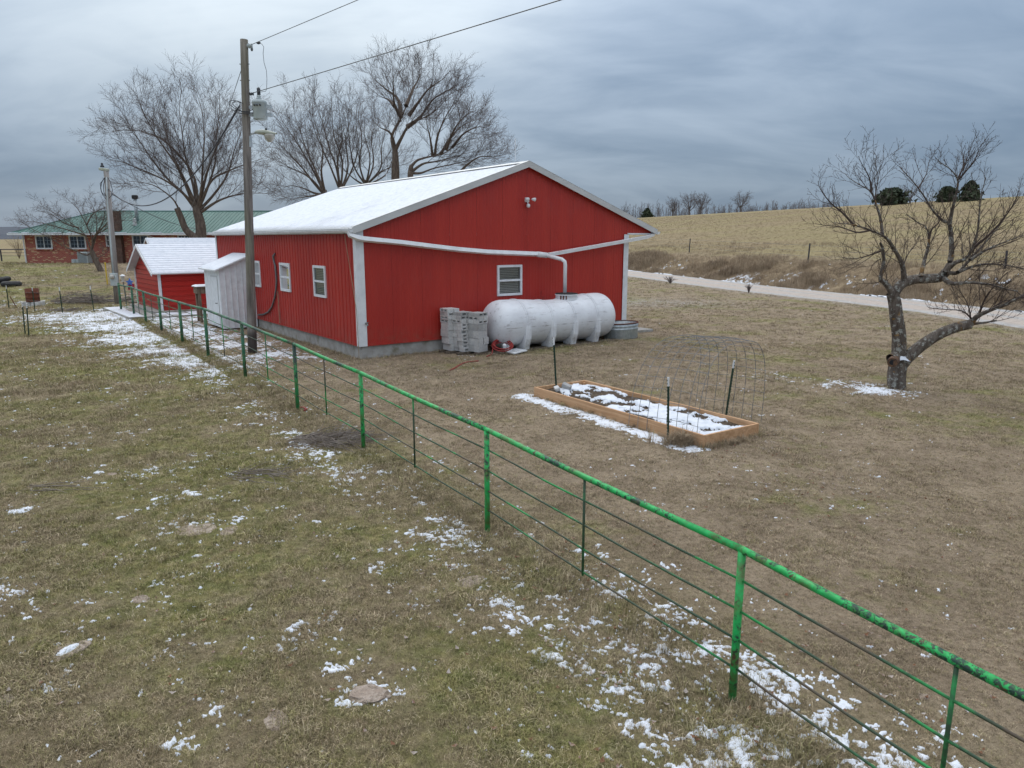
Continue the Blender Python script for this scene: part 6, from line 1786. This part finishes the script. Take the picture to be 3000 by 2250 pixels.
_blobs = []     # x, y, rx(along view), density: patches seen in the photograph, in 2212-pixel positions
for (x, y), r, dn in (((230, 682), 3.2, 1.15), ((280, 702), 2.7, 1.15), ((330, 728), 2.2, 1.15), ((385, 754), 1.8, 1.15), ((430, 778), 1.4, 1.1), ((480, 800), 1.0, 1.0), ((180, 680), 2.8, 1.0), ((300, 668), 2.2, 1.05), ((355, 690), 2.0, 1.0), ((405, 715), 1.6, .95),
                      ((460, 730), 1.3, .95), ((520, 745), 1.3, .95), ((580, 765), 1.2, .9), ((640, 770), 1.0, .6), ((420, 690), 1.4, .85), ((560, 780), .8, .7), ((470, 770), .8, .55), ((375, 850), .7, .3), ((420, 862), .5, .4), ((555, 830), .5, .6), ((590, 862), .5, .45), ((610, 885), .45, .75), ((640, 890), .4, .7), ((670, 895), .4, .5),
                      ((500, 925), .3, .5), ((640, 960), .35, .65), ((690, 985), .35, .6), ((770, 985), .3, .65), ((740, 975), .4, .45), ((700, 895), .6, .4), ((830, 1030), .35, .5), ((870, 1070), .35, .5), ((900, 1100), .4, .55), ((950, 1120), .4, .6),
                      ((985, 1150), .35, .75), ((1010, 1185), .35, .75), ((1060, 1190), .3, .6), ((1050, 1230), .3, .5), ((1130, 1260), .25, .55), ((1200, 1300), .35, .65), ((1240, 1330), .35, .65), ((1290, 1360), .35, .7), ((1340, 1400), .35, .7), ((1380, 1420), .35, .65), ((1440, 1480), .35, .75), ((1500, 1520), .35, .7), ((1550, 1590), .35, .85), ((1600, 1610), .35, .8), ((1680, 1640), .35, .7),
                      ((1390, 1630), .25, .75), ((1190, 1640), .2, .5), ((1480, 1390), .4, .55), ((1650, 1470), .5, .6), ((1720, 1500), .5, .6), ((1810, 1550), .45, .65), ((1900, 1560), .4, .6), ((1980, 1590), .4, .5), ((2050, 1600), .35, .5), ((1330, 1290), .35, .5), ((1420, 1320), .35, .5),
                      ((850, 1260), .25, .7), ((800, 1230), .25, .55), ((630, 1370), .25, .6), ((690, 1345), .25, .45), ((740, 1430), .3, .55), ((795, 1510), .22, .85), ((410, 1550), .25, .6), ((390, 1590), .22, .6), ((120, 1480), .2, .8), ((175, 1440), .25, .5), ((130, 1420), .2, .5), ((30, 1290), .4, .55), ((60, 1265), .3, .5), ((8, 1310), .3, .5),
                      ((280, 1290), .2, .6), ((335, 1270), .15, .7), ((40, 1105), .14, .95), ((215, 1022), .12, .8), ((280, 640), 2.5, .28), ((60, 655), 2.5, .5), ((15, 662), 2.0, .5), ((100, 668), 1.2, .4), ((300, 575), 3, .4), ((200, 590), 4, .28), ((340, 560), 3, .3),
                      ((1890, 840), .7, 1.1), ((1850, 838), .6, .75), ((1800, 830), .9, .55), ((1720, 822), .9, .33), ((1660, 815), .7, .42), ((1655, 850), .5, .3), ((1780, 850), .6, .25), ((1480, 655), 1.0, .3), ((1400, 640), 2.0, .25),
                      ((990, 770), .5, .42), ((960, 765), .4, .3), ((1270, 745), .5, .55), ((1200, 755), .4, .45), ((1300, 735), .3, .4), ((1080, 755), .35, .4), ((720, 800), .6, .4), ((760, 620 + 200), .5, .25), ((1640, 905), .5, .25), ((1700, 890), .5, .2), ((150, 800), 1, .18), ((60, 800), 1.5, .16), ((100, 740), 2.0, .15), ((300, 860), 1, .2)):
    p = GT2(x, y); _blobs.append((p[0], p[1], r, dn))
for i in range(24):      # drift along the front of the raised bed
    f = i / 23; FL_, ax_, ay_, Lb_ = BED[0], BED[1], BED[2], BED[3]; p = FL_ + ax_ * (-.22 + (Lb_ + .1) * f) - ay_ * (.17 + .03 * math.sin(i)); _blobs.append((p[0], p[1], .26, 1.15))
_B = np.array(_blobs)


def snow_density(x, y):
    d = np.zeros(np.shape(x))
    for bx, by, r, dn in _B:
        q = ((x - bx) ** 2 + (y - by) ** 2) / (r * r); d = np.maximum(d, np.where(q < 6, dn * np.exp(-q * .8), 0))
    s = fence_side(x, y)
    lo = fbm(x * .55, y * .55, 340, 3); md = sstep(.30, .62, lo)
    band = .58 * np.exp(-((s + .66) / .46) ** 2) * (.66 + .34 * md) + .20 * np.exp(-((s + 2.3) / 1.2) ** 2) * md + .20 * np.exp(-((s + 4.5) / 2.5) ** 2) * md
    band = np.where(y > 11.5, band * .75, band)
    rgt = .50 * np.exp(-((s - .45) / .45) ** 2) * sstep(8.0, 6.0, y) * (.4 + .6 * md) + .22 * np.exp(-((s - .4) / .5) ** 2)
    base = np.where(s < 0, np.maximum(band, .12 + .09 * md), np.maximum(rgt, .02))
    base = np.where((np.abs(s) < .22) & (y > 12), base * .3, base); d = np.where((np.abs(s + .05) < .24) & (y > 13) & (y < 33), d * .5, d)
    return np.maximum(d, base)


def in_box(x, y, org, rz, x0, x1, y0, y1):
    c, s = math.cos(rz), math.sin(rz); lx = (x - org[0]) * c + (y - org[1]) * s; ly = -(x - org[0]) * s + (y - org[1]) * c
    return (lx > x0) & (lx < x1) & (ly > y0) & (ly < y1)


def built(x, y):
    m = in_box(x, y, BC, BT, 0, BW, 0, BL) | in_box(x, y, S1, R(39), -.1, 3.8, -.2, 4.5) | in_box(x, y, bw(0, 8.65), BT, -1.25, .1, 0, 2.1) | in_box(x, y, (*BED[0], 0), BED[5], 0, BED[3], 0, BED[4])
    return m


def snow_field(x, y, D_):
    wx = x + .09 * (fbm(x * 8, y * 8, 350, 2) - .5) + .03 * (vnoise(x * 28, y * 28, 352) - .5); wy = y + .09 * (fbm(x * 8, y * 8, 351, 2) - .5) + .03 * (vnoise(x * 28, y * 28, 353) - .5)
    big = fbm(wx * 2.6, wy * 2.6, 300, 2); fine = fbm(wx * 10, wy * 13, 310, 4, .72); vf = fbm(wx * 42, wy * 42, 320, 2)
    n = .20 * big + .48 * fine + .32 * vf       # about .5 +- .1
    n = n - .16 * sstep(.62, .85, vnoise(x * 55, y * 40, 360))      # blades standing through
    thr = .705 - .275 * np.minimum(D_, 1.15)
    return n - thr


def build_snow():
    Vs, Fs, off = [], [], 0
    rng = [((-8.5, 5.2), (1.6, 10), .0125), ((-17, 12), (10, 20), .024), ((-30, 14), (20, 36), .05), ((-46, -14), (36, 58), .16)]
    for (xa, xb), (ya, yb), st in rng:
        xs = np.arange(xa, xb, st); ys = np.arange(ya, yb + st * .5, st); X, Y = np.meshgrid(xs, ys)
        vis = (np.abs(X) < Y * .74 + .6)
        Dn = snow_density(X, Y); h = snow_field(X, Y, Dn); h = np.where(built(X, Y) | ~vis, -1, h)
        thick = np.clip(h * .07, 0, .007) + .004 * sstep(0, .03, h) * fbm(X * 26, Y * 26, 330, 3)
        Z = T(X, Y) + np.where(h > 0, thick + .006 * sstep(0, .02, h), -.006)
        F = grid_faces(len(xs), len(ys)); hf = h.reshape(-1)[F]; keep = (hf > 0).sum(1) >= 2
        F = F[keep]; idx, inv = np.unique(F, return_inverse=True); V = np.stack([X, Y, Z], -1).reshape(-1, 3)[idx]
        Vs.append(V); Fs.append(inv.reshape(-1, 4) + off); off += len(V)
    o = np_mesh('snow_patches', np.concatenate(Vs), np.concatenate(Fs), M['snow'], kind='stuff'); tag(o, 'thin melting snow scattered over the lawn', 'snow')
    # snow on the concrete apron round the shed
    X, Y = np.meshgrid(np.linspace(-.35, 2.95, 60), np.linspace(-1.70, -.32, 30)); A = fbm(X * 1.5, Y * 1.5, 401, 3)
    e = np.minimum(np.minimum(X + .35, 2.95 - X), np.minimum(Y + 1.70, -.32 - Y)); Z = .072 + np.clip(e * 8, 0, 1) * .02 * (.5 + A) - .03 * (A < .36)
    X2, Y2 = np.meshgrid(np.linspace(-1.52, -.45, 26), np.linspace(-1.25, 4.0, 80)); A2 = fbm(X2 * 1.5, Y2 * 1.5, 402, 3)
    e2 = np.minimum(np.minimum(X2 + 1.52, -.45 - X2), np.minimum(Y2 + 1.25, 4.0 - Y2)); Z2 = .072 + np.clip(e2 * 8, 0, 1) * .02 * (.5 + A2) - .03 * (X2 > -.95 + .3 * (A2 - .5))
    V = np.concatenate([np.stack([X, Y, Z], -1).reshape(-1, 3), np.stack([X2, Y2, Z2], -1).reshape(-1, 3)]); F = np.concatenate([grid_faces(60, 30), grid_faces(26, 80) + 1800])
    o = np_mesh('apron_snow', V, F, M['snow'], kind='stuff'); o.location = tuple(S1); o.rotation_euler = (0, 0, R(39)); tag(o, 'smooth snow lying on the concrete apron by the shed', 'snow')
    # bank of the road: ragged patches among the weeds
    ys = np.arange(24, 80, .11); ws = np.arange(4.6, 10.5, .11); Yg, Wg = np.meshgrid(ys, ws); sl = np.interp(Yg, _yy, _sl); nn = np.sqrt(1 + sl ** 2); X = road_x(Yg) + Wg / nn; Y = Yg - sl * Wg / nn
    h = .35 * fbm(X * .5, Y * .5, 500, 3) + .65 * fbm(X * 3.0, Y * 3.0, 510, 4, .65) - .632 + .06 * np.exp(-((Wg - 5.4) / .7) ** 2) - .05 * sstep(7.5, 10, Wg)
    Z = T(X, Y) + np.where(h > 0, .03 + np.clip(h * .8, 0, .07), -.03); F = grid_faces(len(ys), len(ws)); keep = (h.reshape(-1)[F] > 0).sum(1) >= 2; F = F[keep]
    idx, inv = np.unique(F, return_inverse=True); o = np_mesh('bank_snow', np.stack([X, Y, Z], -1).reshape(-1, 3)[idx], inv.reshape(-1, 4), M['snow'], kind='stuff'); tag(o, 'snow remnants caught in the weedy bank beyond the road', 'snow')


build_snow()

# ================================================================== grass, weeds, leaves
def tuft_mesh(name, seed, n, h0, h1, spread, width, m, lean=.9):
    rr = np.random.RandomState(seed); V = []; F = []
    for k in range(n):
        a = rr.rand() * 6.283; r = spread * math.sqrt(rr.rand()); b = np.array([math.cos(a) * r, math.sin(a) * r, -.004]); h = rr.uniform(h0, h1); la = rr.rand() * 6.283; ln = rr.uniform(.15, lean) * h
        d = np.array([math.cos(la), math.sin(la), 0]); sd = np.array([-d[1], d[0], 0]) * width * rr.uniform(.6, 1.3); mid = b + d * ln * .35 + np.array([0, 0, h * .62]); tip = b + d * ln + np.array([0, 0, h * rr.uniform(.55, 1.0)])
        i = len(V); V += [b - sd, b + sd, mid - sd * .8, mid + sd * .8, tip]; F += [(i, i + 1, i + 3), (i, i + 3, i + 2), (i + 2, i + 3, i + 4)]
    me = bpy.data.meshes.new(name); me.from_pydata([tuple(map(float, v)) for v in V], [], F); me.materials.append(m); me.update()
    return me


def scatter(name, label, P, scale, rot, tufts, kind='stuff', cat='grass'):
    """points with scale and turn, instanced by geometry nodes"""
    src = bpy.data.collections.new(name + '_source')
    for k, me in enumerate(tufts): src.objects.link(bpy.data.objects.new(name + '_blade_source', me))
    me = bpy.data.meshes.new(name); me.vertices.add(len(P)); me.vertices.foreach_set('co', np.asarray(P, np.float32).ravel())
    for nm, a in (('size', scale), ('turn', rot)):
        at = me.attributes.new(nm, 'FLOAT', 'POINT'); at.data.foreach_set('value', np.asarray(a, np.float32))
    o = bpy.data.objects.new(name, me); COL.objects.link(o); tag(o, label, cat, None, kind)
    ng = bpy.data.node_groups.new(name, 'GeometryNodeTree'); ng.interface.new_socket('Geometry', in_out='INPUT', socket_type='NodeSocketGeometry'); ng.interface.new_socket('Geometry', in_out='OUTPUT', socket_type='NodeSocketGeometry')
    N, L = ng.nodes, ng.links; gi = N.new('NodeGroupInput'); go = N.new('NodeGroupOutput'); mp = N.new('GeometryNodeMeshToPoints'); ip = N.new('GeometryNodeInstanceOnPoints'); ci = N.new('GeometryNodeCollectionInfo')
    ci.inputs['Collection'].default_value = src; ci.inputs['Separate Children'].default_value = True; ci.inputs['Reset Children'].default_value = True
    a1 = N.new('GeometryNodeInputNamedAttribute'); a1.data_type = 'FLOAT'; a1.inputs[0].default_value = 'size'; a2 = N.new('GeometryNodeInputNamedAttribute'); a2.data_type = 'FLOAT'; a2.inputs[0].default_value = 'turn'
    cx = N.new('ShaderNodeCombineXYZ'); L.new(a2.outputs[0], cx.inputs[2])
    L.new(gi.outputs[0], mp.inputs[0]); L.new(mp.outputs[0], ip.inputs['Points']); L.new(ci.outputs[0], ip.inputs['Instance']); ip.inputs['Pick Instance'].default_value = True
    L.new(cx.outputs[0], ip.inputs['Rotation']); L.new(a1.outputs[0], ip.inputs['Scale']); L.new(ip.outputs[0], go.inputs[0])
    md = o.modifiers.new('scatter', 'NODES'); md.node_group = ng
    return o


def grass():
    rr = np.random.RandomState(7); Ps = []; Sc = []
    for (ya, yb), dens, sc_ in (((1.5, 5.5), 1700, .72), ((5.5, 9), 1100, .82), ((9, 14), 480, 1.05), ((14, 22), 170, 1.5), ((22, 36), 42, 2.1), ((36, 60), 12, 2.8)):
        w = yb * .76 + .8; n = int((yb - ya) * 2 * w * dens); x = rr.uniform(-w, w, n); y = rr.uniform(ya, yb, n); k = (np.abs(x) < y * .74 + .7) & ~built(x, y) & (road_s(x, y) < -.3); x, y = x[k], y[k]
        d = snow_field(x, y, snow_density(x, y)); cl = fbm(x * 2.2, y * 2.2, 610, 4)
        s = sc_ * (.62 + .85 * cl ** 1.5 * 1.6) * rr.uniform(.55, 1.25, len(x)) * np.where(d > .006, .72, 1.0); s *= np.where(fence_side(x, y) > .5, .72, 1.0)
        k = (rr.rand(len(x)) < np.where(d > .006, .75, .95)) & ~in_box(x, y, S1, R(39), -1.6, 3, -1.8, 4.1); x, y, s = x[k], y[k], s[k]
        Ps.append(np.stack([x, y, T(x, y)], -1)); Sc.append(s)
    P = np.concatenate(Ps); S = np.concatenate(Sc)
    tf = [tuft_mesh('grass_tuft', k, 13, .016, .055, .055, .0018, M['tufts'][k % 3], 1.5) for k in range(6)]
    scatter('lawn_grass', 'short matted dormant grass covering the lawn', P, S, rr.rand(len(P)) * 6.283, tf)
    # longer fringe: along the fence, round posts, bed and buildings
    pts = []
    def line(a, b, n, jit):
        a, b = np.array(a), np.array(b); t = rr.rand(n)[:, None]; pts.append(a + (b - a) * t + rr.randn(n, 2) * jit)
    for a, b in zip(_segA, _segB): line(a, b, 330, .16)
    FL_, ax_, ay_, Lb_, wb_ = BED[:5]; line(FL_, FL_ + ax_ * Lb_, 220, .05); line(FL_ + ax_ * Lb_, FL_ + ax_ * Lb_ + ay_ * wb_, 190, .06); line(FL_ + ay_ * wb_, FL_ + ay_ * wb_ + ax_ * Lb_, 160, .06)
    for a, b, n in (((0, -.08), (9.8, -.1), 500), ((-.08, 0), (-.1, 8.6), 400), ((3.0, -1.55), (8.2, -1.6), 420), ((9.9, 0), (9.95, 3), 60)): line(bw(*a)[:2], bw(*b)[:2], n, .10)
    for c in (POLE[:2], G(2625, 1136)[:2]): line(c, c + .001, 70, .22)
    cx = rr.uniform(-7, 3, 260); cy = rr.uniform(2, 11, 260); kk = fence_side(cx, cy) < -.3
    for x_, y_ in zip(cx[kk], cy[kk]): pts.append(np.array([[x_, y_]]) + rr.randn(7, 2) * .07)
    q = np.concatenate(pts); k = ~built(q[:, 0], q[:, 1]); q = q[k]; z = T(q[:, 0], q[:, 1])
    tf2 = [tuft_mesh('fringe_tuft', 40 + k, 12, .05, .15, .05, .0026, M['tufts'][k % 3], 1.0) for k in range(5)]
    scatter('fringe_grass', 'longer dry grass fringing the fence, bed and walls', np.stack([q[:, 0], q[:, 1], z], -1), rr.uniform(.35, 1.0, len(q)), rr.rand(len(q)) * 6.283, tf2)
    # the shaggy straw clump on the near corner of the bed
    c = FL_ + ax_ * (Lb_ - .34) - ay_ * .16; q = np.concatenate([c + rr.randn(46, 2) * np.array([.13, .09]), FL_ + ax_ * (Lb_ + .14) + ay_ * (rr.rand(40, 1) * .9) + rr.randn(40, 2) * .06])
    tf3 = [tuft_mesh('clump_tuft', 60 + k, 26, .12, .34, .07, .0032, M['straw'], 1.3) for k in range(4)]
    s = np.concatenate([rr.uniform(.6, 1.05, 46), rr.uniform(.22, .5, 40)]); scatter('straw_clump', 'shaggy straw clump at the near corner of the raised bed', np.stack([q[:, 0], q[:, 1], T(q[:, 0], q[:, 1])], -1), s, rr.rand(len(q)) * 6.283, tf3)
    # weeds on the bank, standing hay beyond
    n = 26000; y = rr.uniform(20, 95, n); s_ = np.where(rr.rand(n) < .72, rr.normal(7.6, 1.7, n), rr.uniform(6, 24, n)); sl = np.interp(y, _yy, _sl); nn = np.sqrt(1 + sl ** 2); X = road_x(y) + s_ / nn; Y = y - sl * s_ / nn
    k = (s_ > 5.2) & (Y > 15) & (X < Y * .8 + 3) & (X > -6) & (rr.rand(n) < .25 + 1.2 * fbm(X * .5, Y * .5, 700, 3) ** 2 * 2); X, Y, s2 = X[k], Y[k], s_[k]
    cl = fbm(X * .45, Y * .45, 720, 3); sc_ = (.5 + 1.0 * sstep(.38, .75, cl)) * rr.uniform(.5, 1.2, len(X)) * np.where(s2 > 11, .55, 1)
    tf4 = [tuft_mesh('weed_tuft', 80 + k, 16, .20, .70, .28, .005, M['weed'] if k % 3 else M['straw'], .6) for k in range(5)]
    scatter('dry_weeds', 'tall dry weeds growing along the bank beyond the road', np.stack([X, Y, T(X, Y)], -1), sc_, rr.rand(len(X)) * 6.283, tf4, cat='weeds')
    n = 60000; y = rr.uniform(20, 330, n) ** 1.0; s_ = rr.uniform(9, 122, n); X = road_x(y) + s_; Y = y; k = (np.abs(X) < Y * .76) & (X > Y * .1); X, Y = X[k], Y[k]
    tf5 = [tuft_mesh('hay_tuft', 90 + k, 16, .12, .38, .4, .010, M['straw'], .9) for k in range(4)]
    hm = simple('golden_hay', (.29, .228, .135), (.36, .288, .172), .4, .9, 0, space='pos', dirt=(.29, .225, .125), dscale=.25, dlo=.45, dhi=.65)
    for me in tf5: me.materials[0] = hm
    scatter('hay_grass', 'standing golden hay grass on the hillside field', np.stack([X, Y, T(X, Y)], -1), rr.uniform(.25, .6, len(X)), rr.rand(len(X)) * 6.283, tf5)


grass()


def leaves():
    rr = np.random.RandomState(12); q = []
    for (x, y), r, n in (((1720, 1030), .9, 60), ((1760, 1060), 1.2, 70), ((1600, 970), .9, 40), ((1690, 940), .8, 40), ((1850, 1080), 1.5, 50), ((1640, 1080), 1.2, 30), ((1300, 1500), 1.0, 60), ((1100, 1250), .8, 40), ((1750, 1520), 1.2, 70), ((1550, 985), .6, 30), ((1000, 1300), 2.5, 60), ((1450, 1280), 1.5, 40), ((1900, 1350), 1.5, 30), ((600, 1350), 2.5, 60), ((2100, 1000), 2.5, 60)):
        p = GT2(x, y); q.append(p[:2] + rr.randn(n, 2) * r * .55)
    q = np.concatenate(q); n = len(q); V = []; F = []
    for k in range(n):
        a = rr.rand() * 6.283; s = rr.uniform(.012, .032); c, sn = math.cos(a), math.sin(a); z = float(T(q[k, 0], q[k, 1])) + rr.uniform(.014, .034); i = len(V)
        for lx, ly, lz in ((-1, 0, .5), (0, -.55, 0), (0, .55, .1), (1, 0, .6), (0, 0, -.2)): V.append((q[k, 0] + s * (lx * c - ly * sn), q[k, 1] + s * (lx * sn + ly * c), z + s * lz * rr.uniform(.4, 1.2)))
        F += [(i, i + 1, i + 4), (i, i + 4, i + 2), (i + 1, i + 3, i + 4), (i + 4, i + 3, i + 2)]
    o = np_mesh('fallen_leaves', V, np.array(F), M['leaf'], kind='stuff', smooth=False); tag(o, 'curled dead leaves scattered on the lawn', 'leaves')


leaves()
